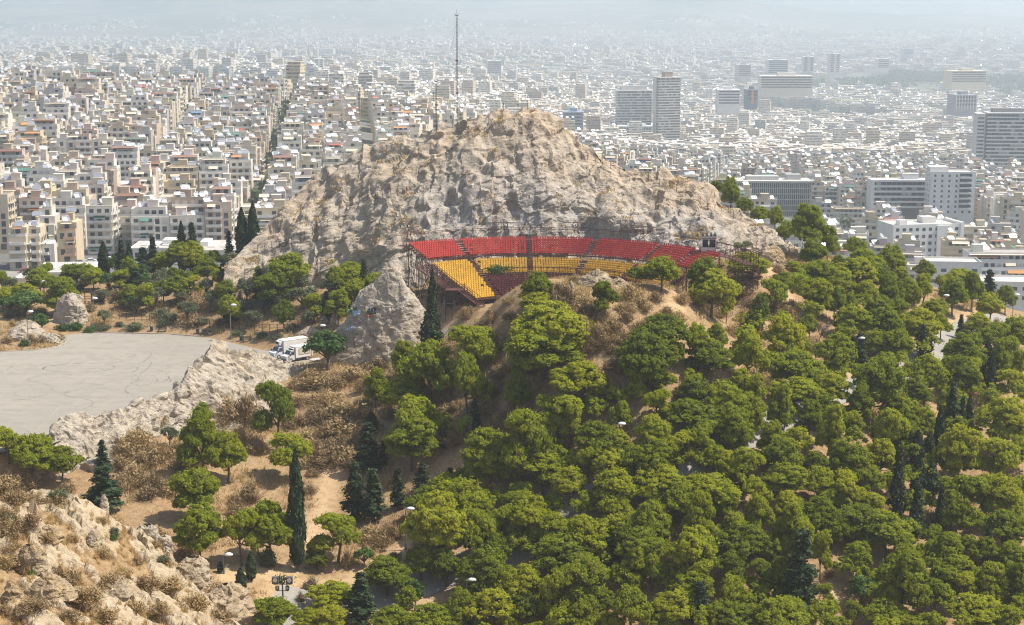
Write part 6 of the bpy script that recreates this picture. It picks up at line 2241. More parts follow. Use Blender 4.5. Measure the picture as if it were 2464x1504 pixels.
def pol(r, deg, z): return (r * math.sin(math.radians(deg)), r * math.cos(math.radians(deg)), z)


AISLES = [-23.0, -1.2, 19.5, 41.0, 55.0]
RED, DRED, YEL = (.46, .045, .032), (.085, .012, .012), (.62, .36, .03)  # DRED: the lower red rows, with their shade put into the colour


def seat_geo():
    """one plastic shell seat: pan, backrest with a rounded top, two short feet; faces -y"""
    m_ = MB()
    m_.box(-.19, .19, -.26, .12, .36, .43)
    V = []
    for (z, y, w) in ((.43, .12, .19), (.58, .15, .20), (.70, .18, .18), (.75, .19, .11)):
        V += [(-w, y, z), (w, y, z), (w, y + .06, z), (-w, y + .06, z)]
    F = []
    for i in range(3):
        b = i * 4
        for k in range(4): F.append((b + k, b + (k + 1) % 4, b + 4 + (k + 1) % 4, b + 4 + k))
    F.append((12, 13, 14, 15))
    m_.add(V, F)
    m_.box(-.19, -.14, -.1, .1, .0, .36)
    m_.box(.14, .19, -.1, .1, .0, .36)
    return np.array(m_.V), m_.F


SG, SFc = seat_geo()
seats = []
for (r, h, tier) in ROWS:
    st = math.degrees(.515 / r)
    a = A0 + .8
    while a < A1 - .5:
        if min(abs(a - q) for q in AISLES) > math.degrees(.62 / r):
            c = tier
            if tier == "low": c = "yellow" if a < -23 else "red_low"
            if tier != "low" or a < 46: seats.append((r, a, h, c))
        a += st
# the hundred seats of each colour that show largest stay single, the others are one mass
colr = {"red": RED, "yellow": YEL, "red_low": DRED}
order = sorted(range(len(seats)), key=lambda i: seats[i][0] * math.cos(math.radians(seats[i][1])) - .0 * seats[i][2])
single = set()
for cset in (("red",), ("yellow",)):
    k = 0
    for i in order:
        if seats[i][3] in cset and seats[i][1] < 30 and not (R.random() < .0):
            single.add(i); k += 1
            if k == 99: break
base_mesh = {}
for nm, c in colr.items():
    m_ = MB(); m_.add([tuple(v) for v in SG], SFc, 0, c)
    base_mesh[nm] = m_.mesh("seat", M["plastic"])
mass = {"red": MB(), "yellow": MB()}
for i, (r, a, h, c) in enumerate(seats):
    if R.random() < .012: continue                                   # a few are missing
    if i in single:
        o = mesh_obj("red_seat" if c != "yellow" else "yellow_seat", base_mesh[c], TH)
        o.location = pol(r, a, h)
        o.rotation_euler = (0, 0, -math.radians(a))
    else:
        q = mass["yellow" if c == "yellow" else "red"]
        k = len(q.V)
        fade = R.uniform(.86, 1.08)
        q.add([tuple(v) for v in SG], SFc, 0, tuple(v * fade for v in colr[c]))
        q.xf(rz_mat(-math.radians(a), pol(r, a, h)), k)
mass["red"].build("red_seats", M["plastic"], TH, kind="stuff")
mass["yellow"].build("yellow_seats", M["plastic"], TH, kind="stuff")


def arc_plate(mb, r0, r1, a0, a1, z0, z1, c=(.1, .05, .04), n=None):
    n = n or max(2, int(abs(a1 - a0) / 3))
    V, F = [], []
    for i in range(n + 1):
        a = a0 + (a1 - a0) * i / n
        V += [pol(r0, a, z0), pol(r1, a, z0), pol(r1, a, z1), pol(r0, a, z1)]
    for i in range(n):
        b = i * 4
        for k in range(4): F.append((b + k, b + (k + 1) % 4, b + 4 + (k + 1) % 4, b + 4 + k)[::-1])
    F += [(0, 1, 2, 3), tuple(n * 4 + k for k in (3, 2, 1, 0))]
    mb.add(V, F, 0, c)


deck = MB()
for (r, h, tier) in ROWS: arc_plate(deck, r - .42, r + .36, A0, A1 if tier != "low" else 47, h - .08, h)
deck.build("deck", M["steel"], TH)
walk = MB()
arc_plate(walk, WALK_R - .75, WALK_R + .8, A0 - 1.5, A1, WALK_H - .1, WALK_H)
walk.build("walkway", M["steel"], TH)
back = MB()
arc_plate(back, 38.45, 40.2, A0 - 1, A1 + 16, HTOP - .1, HTOP)
back.build("back_walkway", M["steel"], TH)
for q, up_ in [(q, u) for q in AISLES for u in ("red", "yellow", "low")]:
    st = MB()
    if up_ == "low" and q > 40: continue
    for (r, h, tier) in ROWS:
        if tier != up_: continue
        for s_ in (0, 1):
            aw_ = math.degrees(.5 / r)
            arc_plate(st, r - .4 + s_ * .39, r - .02 + s_ * .39, q - aw_, q + aw_, h + .05 + s_ * .15, h + .1 + s_ * .15, n=1)
    st.build("steps", M["steel"], TH)


def rail(name, r, z, a0, a1, hgt, step, rad=.045, diag=True, lean=0.0, mids=(.5,), parent=None):
    mb = MB()
    n = max(2, int((a1 - a0) / step))
    pts0 = [np.array(pol(r, a0 + (a1 - a0) * i / n, z)) for i in range(n + 1)]
    pts1 = [np.array(pol(r + lean, a0 + (a1 - a0) * i / n, z + hgt)) for i in range(n + 1)]
    for i in range(n + 1):
        mb.bar(pts0[i], pts1[i], rad, 0)
        if i < n:
            mb.bar(pts1[i], pts1[i + 1], rad * 1.5, 0)
            mb.bar(pts0[i], pts0[i + 1], rad, 0)
            for f in mids: mb.bar(pts0[i] * (1 - f) + pts1[i] * f, pts0[i + 1] * (1 - f) + pts1[i + 1] * f, rad * .6, 0)
            if diag: mb.bar(pts0[i], pts1[i + 1], rad * .7, 0)
    return mb.build(name, M["steel"], parent or TH)


rail("back_railing", 38.9, HTOP - .2, A0 - 1, A1 + 16, 2.5, 2.3, .038, True, .6, (.33, .66))
rail("back_railing", 40.2, HTOP - .2, A0 - 1, A1 + 16, 2.0, 4.6, .038, True, .9, ())
rail("walkway_railing", WALK_R - .75, WALK_H, A0, A1, .95, 3.4, .035, False)
rail("front_railing", RAIL_R, RAIL_H - .2, -22.5, 62, 1.7, 2.6, .05, True, -.25, (.5,))
# rounded right-hand end of the walkways
end = MB()
for (zz, hh_) in ((HTOP, 2.3), (WALK_H, 1.2)):
    cc = np.array(pol(36.2, A1 + 15, 0))
    prev = None
    for i in range(15):
        a = math.radians(-60 + i * 16)
        p = cc + np.array([2.6 * math.cos(a) + 2.0, 3.6 * math.sin(a), zz])
        end.bar(p - np.array([0, 0, 1.4]), p + np.array([0, 0, hh_]), .05)
        if prev is not None:
            for f in (-1.0, hh_ * .5, hh_): end.bar(prev + np.array([0, 0, f]), p + np.array([0, 0, f]), .06)
        prev = p
end.build("end_railing", M["steel"], TH)
# legs and braces under the tiers
sub = []
for a in np.linspace(A0, A1, 22):
    mb = MB()
    hs = [(r, h) for (r, h, t_) in ROWS if not (t_ == "low" and a > 47)]
    prev = None
    for (r, h) in hs[::4] + [hs[-1]]:
        x, y, _ = pol(r, a, 0)
        zg = float(H(x + THC[0], y + THC[1])) - FLOOR - .3
        top = np.array(pol(r, a, h - .12))
        bot = np.array(pol(r, a, min(zg, h - .5)))
        mb.bar(bot, top, .09)
        if prev is not None:
            mb.bar(prev[0], top, .07)
            mb.bar(prev[1], top, .05)
            mb.bar(prev[0], bot, .05)
            mb.bar(prev[1] * .5 + prev[0] * .5, bot * .5 + top * .5, .05)
        prev = (top, bot)
    sub.append(mb.build("support_frame", M["steel"], TH))
edge = MB()                                                          # scaffold wall at the left end
for i, (r, h, t_) in enumerate(ROWS[::2]):
    p = np.array(pol(r, A0 - .6, h))
    x, y, _ = p
    zg = float(H(x + THC[0], y + THC[1])) - FLOOR - .3
    b = np.array([p[0], p[1], min(zg, h - .3)])
    edge.bar(b, p, .06)
    edge.bar(p, p + np.array([0, 0, 1.1]), .045)
    for j in range(1, 6):
        zz = b[2] + (p[2] - b[2]) * j / 6
        if i: edge.bar((pp[0], pp[1], bb[2] + (pp[2] - bb[2]) * j / 6), (b[0], b[1], zz), .04)
    if i:
        edge.bar(pp, p, .06); edge.bar(pp + np.array([0, 0, 1.1]), p + np.array([0, 0, 1.1]), .05); edge.bar(bb, p, .05); edge.bar(b, pp, .05)
    pp, bb = p, b
edge.build("scaffold", M["steel"], TH)
# outside stair down the left end: flight, landing, flight
stair = MB()


def flight(p0, p1, wdt, n):
    p0, p1 = np.array(p0), np.array(p1)
    d = p1 - p0
    e = np.array([d[1], -d[0], 0]); e /= np.linalg.norm(e)
    for s_ in (-.5, .5):
        o = e * wdt * s_
        stair.bar(p0 + o, p1 + o, .12)
        for f in (.55, 1.05): stair.bar(p0 + o + np.array([0, 0, f]), p1 + o + np.array([0, 0, f]), .045)
        for i in range(0, n + 1, 3):
            q = p0 + d * i / n + o
            stair.bar(q, q + np.array([0, 0, 1.05]), .04)
    for i in range(n):
        q = p0 + d * (i + .5) / n
        a, b = q - e * wdt / 2, q + e * wdt / 2
        f = d / np.linalg.norm(d) * .14
        f[2] = 0
        stair.add([tuple(a - f), tuple(b - f), tuple(b + f), tuple(a + f), tuple(a - f - np.array([0, 0, .06])), tuple(b - f - np.array([0, 0, .06])), tuple(b + f - np.array([0, 0, .06])), tuple(a + f - np.array([0, 0, .06]))], [(0, 1, 2, 3), (7, 6, 5, 4), (0, 4, 5, 1), (1, 5, 6, 2), (2, 6, 7, 3), (3, 7, 4, 0)])


f0 = pol(31.2, A0 - 4.0, WALK_H)
f1 = pol(22.5, A0 - 4.5, 2.9)
f2 = pol(20.0, A0 - 3.5, 2.9)
f3 = pol(15.2, A0 + 1.0, .2)
flight(f0, f1, 2.2, 24)
flight(f2, f3, 1.8, 14)
stair.build("outside_stair", M["steel"], TH)
land = MB()
lc = (np.array(f1) + np.array(f2)) / 2
land.box(lc[0] - 1.9, lc[0] + 1.9, lc[1] - 1.6, lc[1] + 1.6, 2.75, 2.9)
for sx in (-1.8, 1.8):
    for sy in (-1.5, 1.5): land.bar((lc[0] + sx, lc[1] + sy, -3.0), (lc[0] + sx, lc[1] + sy, 3.95), .08)
for z_ in (3.45, 3.95):
    land.bar((lc[0] - 1.8, lc[1] - 1.5, z_), (lc[0] + 1.8, lc[1] - 1.5, z_), .05)
    land.bar((lc[0] - 1.8, lc[1] - 1.5, z_), (lc[0] - 1.8, lc[1] + 1.5, z_), .05)
land.bar((lc[0] - 1.8, lc[1] - 1.5, -2), (lc[0] + 1.8, lc[1] - 1.5, 2.7), .05)
land.build("landing", M["steel"], TH)
cols = MB()
for (x, y) in ((lc[0] - .5, lc[1] - 2.2), (lc[0] + 2.5, lc[1] - 1.0), (lc[0] + 4.5, lc[1] + 1.0)): cols.bar((x, y, -3), (x, y, 2.6), .1)
cols.build("landing_legs", M["steel"], TH)
# control cabin on the back walkway
cb_ = empty("control_cabin", pol(39.2, 58, HTOP), -math.radians(58) + .9)
cb_.parent = TH
q = MB()
W_, D_, Hh = 1.35, 1.3, 2.9
q.box(-W_, W_, -D_, D_, 0, 1.15, 0, (.72, .66, .63), False)
for (x, y) in ((-W_, -D_), (W_ - .16, -D_), (-W_, D_ - .16), (W_ - .16, D_ - .16)): q.box(x, x + .16, y, y + .16, 1.15, Hh - .25, 0, (.75, .70, .67))
q.box(-W_, W_, -D_, D_, Hh - .25, Hh, 0, (.60, .55, .52))
q.build("wall", BM, cb_)
g = MB()
for x0_ in (-W_ + .16, .06): g.box(x0_, x0_ + W_ - .24, -D_ + .05, -D_ + .09, 1.15, Hh - .25, 1)
g.box(W_ - .09, W_ - .05, -D_ + .16, D_ - .16, 1.15, Hh - .25, 1)
g.box(-W_ + .05, -W_ + .09, -D_ + .16, D_ - .16, 1.15, Hh - .25, 1)
g.build("window", BM, cb_)
q = MB()
q.box(-W_ - .15, W_ + .15, -D_ - .2, D_ + .15, Hh, Hh + .1, 0, (.12, .11, .11))
for k in range(4): q.bar((-1.1 + k * .75, -.8, Hh + .45), (-1.1 + k * .75, .4, Hh + .75), .2, 0, (.05, .05, .05), n=8)
q.build("roof", BM, cb_)
# floodlight frames along the back rail
for k, a in enumerate((-37.5, -8.5, 13.0, 33.0)):
    fr = empty("floodlight_frame", pol(39.6, a, HTOP), -math.radians(a))
    fr.parent = TH
    q = MB()
    for sx in (-.7, .7): q.bar((sx, 0, -.2), (sx * .25, 0, 3.2), .06)
    for z_ in (.8, 1.6, 2.4): q.bar((-.7 + z_ * .16, 0, z_), (.7 - z_ * .16, 0, z_ + .5), .04)
    q.bar((-2.3, 0, 2.5), (2.3, 0, 2.5), .07); q.bar((-2.3, 0, 3.4), (2.3, 0, 3.4), .07)
    for x_ in (-2.3, -1.1, 1.1, 2.3): q.bar((x_, 0, 2.5), (x_ * .6, 0, 3.4), .04)
    q.build("mast", M["steel"], fr)
    for x_ in (-1.9, -.3, 1.5)[:2 if k != 2 else 3]:
        l_ = MB()
        l_.box(x_ - .22, x_ + .22, -.3, .1, 3.55, 3.95, 0, (.06, .06, .06))
        l_.box(x_ - .19, x_ + .19, -.36, -.3, 3.58, 3.92, 3, (.8, .8, .8))
        l_.build("floodlight", BM, fr)
# green creeper on the front rail
rs = np.random.RandomState(77)
n = 900
a = np.concatenate([rs.normal(-14, 3.0, n // 2), rs.normal(-17.5, 1.6, n // 2)])
P_ = np.stack([(RAIL_R - .3) * np.sin(np.radians(a)), (RAIL_R - .3) * np.cos(np.radians(a)), RAIL_H + 1.2 + rs.normal(size=n) * .35], 1) + rs.normal(size=(n, 3)) * .15
V, F = cards(P_, rs.normal(size=(n, 3)) + np.array([0, -.6, .6]), .22, .8, rs)
cr = mesh_obj("creeper", leaf_mesh("creeper", [(V, F, rs.rand(n))], M["broad"]), label="green creeper hanging over the theatre's front railing", cat="creeper")
cr.location = (THC[0], THC[1], FLOOR)
# flight case and crates on the ground below the landing
q = empty("flight_case", (0, 0, 0), .3, label="dark grey equipment case with open lid below the theatre's outside stair", cat="case")
px, py = tl(2, 1, 1850, -40)
hh = hit(px, py)
q.location = hh
b = MB(); b.box(-.9, .9, -.6, .6, .15, 1.35, 0, (.09, .09, .10)); b.box(-.95, .95, -.65, .65, .68, .78, 0, (.45, .45, .46))
for x_ in (-.95, .87): b.box(x_, x_ + .08, -.65, -.57, .12, 1.4, 0, (.45, .45, .46))
b.build("body", BM, q)
b = MB(); b.add([(1.0, -.65, .2), (1.45, -.65, .05), (1.1, -.65, 1.3), (.95, -.65, 1.35), (1.0, .6, .2), (1.45, .6, .05), (1.1, .6, 1.3), (.95, .6, 1.35)], [(0, 1, 2, 3), (7, 6, 5, 4), (0, 4, 5, 1), (1, 5, 6, 2), (2, 6, 7, 3), (3, 7, 4, 0)], 0, (.4, .4, .41)); b.build("lid", BM, q)
for x_ in (-.7, .7):
    w_ = MB(); w_.bar((x_, -.5, .08), (x_, -.4, .08), .09, 0, (.03, .03, .03), n=8); w_.build("wheel", BM, q)
# ---------------------------------------------------------------- rocks, lamps, trucks, fences, masts
p = at(385, 356, 299)
spire, SP_ = boulder("rock_spire", (p[0] + .3, p[1], CZ - 65.0), 9.6, 6.6, 18.8, 2.2, M["pale_rock"], "pale pointed limestone rock with graffiti standing beside the parked trucks",
                     [(5.5, .10), (2.2, .17), (.9, .2)], lean=(.045, .02), prof=[(0, 1.0), (.15, .95), (.32, .85), (.5, .71), (.66, .56), (.8, .39), (.9, .25), (.97, .13), (1, .03)], n=(120, 150))
_w = SP_[:, 1] * CP - (SP_[:, 2] - CZ) * SP
_X = 512 + FPX * SP_[:, 0] / _w
_Y = 312.5 - FPX * (SP_[:, 1] * SP + (SP_[:, 2] - CZ) * CP) / _w


def on_spire(px, py):
    k = np.hypot(_X - px, _Y - py)
    near = np.nonzero(k < 2.2)[0]
    if len(near) == 0: near = np.array([int(np.argmin(k))])
    w = _w[near].min()
    v = ray(px, py)
    n_ = math.sqrt(1)
    return v * (w - .07) / 1.0 + np.array([0, 0, CZ])


def gr(x, y): return ((1340 + x / 9.477) / 4, (1190 + y / 9.477) / 4)


GC = {"black": (.03, .03, .035), "green": (.16, .30, .15), "blue": (.22, .36, .58), "olive": (.30, .26, .08), "red": (.48, .12, .12), "violet": (.22, .10, .20)}
STROKES = [
    ("black", 62, [[(1335, 450), (1290, 435), (1250, 480), (1245, 560), (1275, 605), (1310, 590), (1315, 535), (1275, 530)], [(1350, 598), (1358, 606)], [(1370, 520), (1405, 420), (1418, 640)], [(1450, 410), (1550, 405), (1500, 480), (1545, 520), (1530, 600), (1470, 615)]], "writing G.13"),
    ("black", 36, [[(440, 455), (400, 480), (380, 540), (410, 560), (425, 520)], [(470, 430), (590, 405)], [(520, 425), (470, 640)], [(555, 590), (600, 440), (625, 620)], [(560, 545), (620, 535)], [(690, 490), (715, 340), (735, 450)], [(690, 430), (735, 420)], [(790, 310), (810, 370), (770, 450), (720, 500)]], "writing"),
    ("olive", 36, [[(1020, 600), (1030, 430), (1070, 425)], [(1025, 510), (1065, 505)], [(1130, 425), (1085, 430), (1085, 490), (1125, 500), (1115, 590), (1080, 590)]], "writing"),
    ("red", 26, [[(1110, 740), (1125, 660), (1150, 720)], [(1180, 660), (1200, 740)], [(1230, 660), (1300, 655), (1260, 740)], [(1310, 720), (1340, 650), (1370, 720)], [(1380, 660), (1420, 740), (1400, 680)]], "writing"),
    ("violet", 26, [[(820, 900), (820, 1020)], [(880, 940), (930, 880), (940, 940), (890, 970), (920, 1050), (960, 1000)], [(960, 880), (975, 960)]], "writing"),
    ("blue", 30, [[(380, 1280), (400, 1190)], [(450, 1150), (490, 1230)], [(520, 1240), (560, 1130), (600, 1130), (560, 1200)], [(620, 1100), (650, 1200), (690, 1090), (720, 1190)]], "writing"),
]
PATCH = [("green", 120, [[(560, 440), (500, 640)], [(680, 340), (640, 480)]]), ("blue", 110, [[(680, 560), (900, 560)], [(680, 640), (830, 650)], [(930, 480), (890, 640)], [(1230, 470), (1480, 470)]])]


def strokes(colname, width, lines, lift):
    mb = MB()
    for ln in lines:
        P = np.array([gr(*q) for q in ln])
        s = np.concatenate([[0], np.cumsum(np.linalg.norm(np.diff(P, axis=0), axis=1))])
        k = max(3, int(s[-1] / .5))
        t_ = np.linspace(0, s[-1], k)
        Q = np.stack([np.interp(t_, s, P[:, 0]), np.interp(t_, s, P[:, 1])], 1)
        T = np.gradient(Q, axis=0)
        T /= np.linalg.norm(T, axis=1)[:, None] + 1e-9
        N = np.stack([-T[:, 1], T[:, 0]], 1) * width / 9.477 / 8
        d = [on_spire(*q) for q in Q]
        V = []
        for q, n_, c in zip(Q, N, d):
            for s_ in (-1, 1):
                v = ray(*(q + n_ * s_))
                V.append(tuple(np.array([0, 0, CZ]) + v * (c[1] / ray(*q)[1] - lift) ))
        mb.add(V, [(2 * i, 2 * i + 1, 2 * i + 3, 2 * i + 2) for i in range(k - 1)], 0, GC[colname])
    return mb


for colname, wd, lines in PATCH:
    o = strokes(colname, wd, lines, .05).build("graffiti_patch", M["paint"], spire)
    o.matrix_parent_inverse = Matrix.Translation(-Vector(spire.location))
for colname, wd, lines, what in STROKES:
    o = strokes(colname, wd, lines, .09).build("graffiti_writing", M["paint"], spire)
    o.matrix_parent_inverse = Matrix.Translation(-Vector(spire.location))
    if "G.13" in what: o["label"] = "black spray-painted G.13"
# smaller rocks
for (px, py, w, h, seed, mat, lab, prof, rz) in [
    (69, 325, 30, 27, 3, "rock", "grey rock face behind the parking lot under the brown pergola frame", [(0, 1), (.5, .9), (.8, .7), (1, .2)], .2),
    (22, 341, 44, 16, 4, "pale_rock", "rounded pale rock on the planted island at the lot's left edge", None, 0), (50, 343, 26, 8, 5, "pale_rock", "low white rock at the tip of the planted island", None, 0),
    (323.5, 327, 7, 10, 6, "pale_rock", "small upright stone left of the graffiti rock", [(0, 1), (.7, .85), (1, .3)], 0), (334, 326, 10, 11, 7, "pale_rock", "leaning stone touching the graffiti rock's left foot", None, 0), (311, 336, 26, 8, 8, "pale_rock", "low rock ledge with a round hole above the trucks", None, 0),
    (597, 288, 40, 15, 9, "fore_rock", "long pale rock on the mound before the theatre's front rail", None, .3), (618, 288, 28, 9, 10, "fore_rock", "flat pale slab right of the long rock on the mound", None, .2), (571, 289, 9, 7, 11, "fore_rock", "small round pale stone left of the long rock on the mound", None, 0), (580, 286, 9, 6, 12, "fore_rock", "small broken stone just behind the round one on the mound", None, 0),
    (770, 266, 30, 17, 13, "fore_rock", "smooth tan rock hump right of the theatre beside the curved fence", [(0, 1), (.4, .95), (.75, .75), (1, .2)], 0), (712, 268, 16, 7, 14, "fore_rock", "pale stone behind the pines right of the theatre", None, 0),
    (146, 521, 18, 18, 15, "pale_rock", "white upright boulder on the crest of the near slope", [(0, 1), (.6, 1), (.9, .85), (1, .4)], 0), (163, 526, 14, 15, 16, "pale_rock", "rounded boulder right of the white upright one on the crest", [(0, 1), (.6, 1), (.9, .8), (1, .3)], 0), (104, 511, 9, 15, 17, "pale_rock", "narrow white stone on the crest below the broad conifer", [(0, 1), (.6, .9), (1, .3)], 0),
    (191, 562, 40, 22, 18, "fore_rock", "large cream rock with a scrubby top near the right end of the slope", [(0, 1), (.6, .9), (1, .3)], .4), (222, 590, 56, 26, 19, "fore_rock", "biggest slanting slab at the right end of the near slope", [(0, 1), (.35, .85), (.7, .55), (1, .1)], .5), (190, 583, 22, 14, 20, "fore_rock", "rounded lump left of the slanting slab", None, 0),
    (30, 578, 26, 20, 21, "fore_rock", "grey-topped boulder at the left of the near slope", [(0, 1), (.6, .9), (1, .3)], 0), (48, 605, 44, 18, 22, "fore_rock", "long ledge of cream rock low on the near slope", None, .4), (10, 606, 22, 16, 23, "fore_rock", "weathered boulder in the bottom left corner", None, 0), (112, 600, 40, 14, 24, "fore_rock", "slanting cream ledge at the foot of the near slope", None, .5), (92, 546, 24, 14, 25, "fore_rock", "tilted rock plate in the middle of the near slope", None, .5), (45, 547, 28, 13, 26, "fore_rock", "cream plate of rock left of the slope's middle", None, .5),
    (448, 333, 10, 4, 27, "pale_rock", "little pale stones by the red path under the cypress", None, 0)]:
    hh = hit(px, py)
    if hh is None: continue
    x, y, z = hh
    if py > 490 and px < 260:
        if y > 185:                                           # on the crest of the near slope, not on the ground far behind it
            ds = np.arange(140, 162, 1.0)
            q = np.array([at(px, py, d) for d in ds])
            k = int(np.argmin(q[:, 2] - H(q[:, 0], q[:, 1])))
            x, y = q[k, 0], q[k, 1]
        z = slope_z(x, y)[0]
    s = pxscale(y)
    boulder("boulder", (x, y + w / s * .3, z - .3), w / s / 2, w / s / 2.4, h / s * 1.15, seed, M[mat], lab, [(w / s * .3, .26), (w / s * .13, .24), (.5, .18)], prof=prof, n=(44, 56), rz=rz)


def lamp(px, py, bx=None, by=None, hm=7.0, side=1, label="", big=1.0):
    """post lamp with a pod head; px,py head, bx,by foot"""
    if by is not None:
        hh = hit(bx, by) or hit(bx, by + 4)
        hm = (by - py) / pxscale(hh[1])
    else:
        hh = hit(px, py, hm)
    if hh is None: return print("no lamp", label)
    x, y, z = hh
    o = empty("street_lamp", (x, y, z), 0, label=label, cat="street lamp", group="street lamps of the hill")
    q = MB()
    q.tube([(0, 0, -.5), (0, 0, hm * .5), (0, 0, hm - .1)], [.10, .085, .06], c=(.20, .22, .21), n=7)
    q.bar((0, 0, 0), (0, 0, .9), .14, 0, (.10, .16, .14), n=7)
    q.build("pole", BM, o)
    q = MB()
    q.tube([(0, 0, hm - .1), (.2 * side, 0, hm), (.55 * side, 0, hm + .02)], [.05, .05, .045], c=(.3, .3, .3), n=6)
    q.build("arm", BM, o)
    q = MB()
    rr, hh_ = .62 * big, .32 * big
    V, F = [], []
    nu, nv = 14, 7
    for j in range(nv):
        t_ = PI * j / (nv - 1)
        for i in range(nu):
            a = 2 * PI * i / nu
            V.append((.75 * side + rr * math.sin(t_) * math.cos(a), rr * .62 * math.sin(t_) * math.sin(a), hm + .05 + hh_ * (math.cos(t_) if t_ < PI / 2 else .45 * math.cos(t_))))
    for j in range(nv - 1):
        for i in range(nu): F.append((j * nu + i, (j + 1) * nu + i, (j + 1) * nu + (i + 1) % nu, j * nu + (i + 1) % nu))
    q.add(V, F, 0, (.72, .74, .76))
    q.build("lamp_head", BM, o, smooth=True)
    return o


for (r, c, x, y, bx, by, lab) in [
    (2, 2, 1025, 1100, 1005, 1400, "white-headed street lamp standing alone amid the middle of the wood"), (3, 1, 1470, 412, 1443, 800, "tall white-headed street lamp beside the orange dirt clearing"), (3, 0, 2180, 852, 2155, 1030, "short street lamp at the foot of the near rocky slope"), (3, 1, 2028, 1095, None, None, "green-topped lamp dome poking out of the low pines"),
    (2, 3, 1370, 75, 1353, 350, "street lamp left of the curving road's upper bend"), (2, 3, 860, 252, None, None, "street lamp beside the dark fir in the upper right wood"), (2, 3, 178, 482, 160, 680, "street lamp next to the small thin cypress on the middle path"), (1, 0, 405, 1215, 400, 1405, "street lamp before the round pines at far left behind the lot"),
    (1, 0, 875, 1387, 893, 1504 + 185, "street lamp by the grey rock face at the lot's far edge"), (1, 0, 2217, 1450, 2224, 1504 + 265, "street lamp between the benches along the lot"), (2, 0, 250, 5, 275, 325, "street lamp on the planted island at the lot's left"), (2, 1, 605, 135, None, None, "lamp head showing over the broadleaf tree by the trucks"),
    (1, 3, 1680, 1350, None, None, "lamp head just above the pines on the right slope"), (1, 3, 2297, 1312, 2280, 1440, "left one of two lamps near the dark cypresses at far right"), (1, 3, 2365, 1336, None, None, "right one of two lamps near the dark cypresses at far right")]:
    px, py = tl(r, c, x, y)
    if bx is None: lamp(px, py, label=lab, hm=5.5 if "green-topped" not in lab else 6)
    else:
        b = tl(r, c, bx, by)
        lamp(px, py, b[0], b[1], label=lab)

# floodlight pole by the lower path
hh = hit(283.5, 622)
o = empty("floodlight_pole", hh, 0, label="pole with two crossbars carrying four dark floodlights above the low pines", cat="floodlight pole")
hm = (622 - 580) / pxscale(hh[1])
q = MB(); q.tube([(0, 0, -.5), (0, 0, hm)], [.13, .1], c=(.16, .15, .13), n=8); q.build("pole", BM, o)
for z_, w_ in ((hm - .6, 1.25), (hm - 1.5, .8)):
    q = MB(); q.bar((-w_, 0, z_), (w_, 0, z_), .05, 0, (.10, .09, .08)); q.build("crossbar", BM, o)
for x_, z_, s_ in ((-.95, hm - .05, .42), (.95, hm - .05, .42), (-.7, hm - 1.15, .24), (.65, hm - 1.15, .24)):
    q = MB()
    q.box(x_ - s_, x_ + s_, -.28, .22, z_ - s_, z_ + s_ * 1.2, 0, (.10, .11, .13))
    q.bar((x_, -.29, z_ + .1), (x_, -.34, z_ + .1), s_ * .72, 3, (.6, .62, .62), n=14)
    q.bar((x_, 0, z_ - s_), (x_, 0, z_ - s_ - .2), .05, 0, (.1, .1, .1))
    q.build("floodlight", BM, o)
rs = np.random.RandomState(31)
P_ = np.stack([rs.normal(size=260) * .7, .25 + rs.rand(260) * .3, hm - .1 + rs.normal(size=260) * .35], 1)
V, F = cards(P_, rs.normal(size=(260, 3)), .2, .8, rs)
iv = mesh_obj("creeper", leaf_mesh("creeper", [(V, F, rs.uniform(.5, 1, 260))], M["broad"]), label="bright green creeper behind the floodlights on the pole", cat="creeper")
iv.location = hh


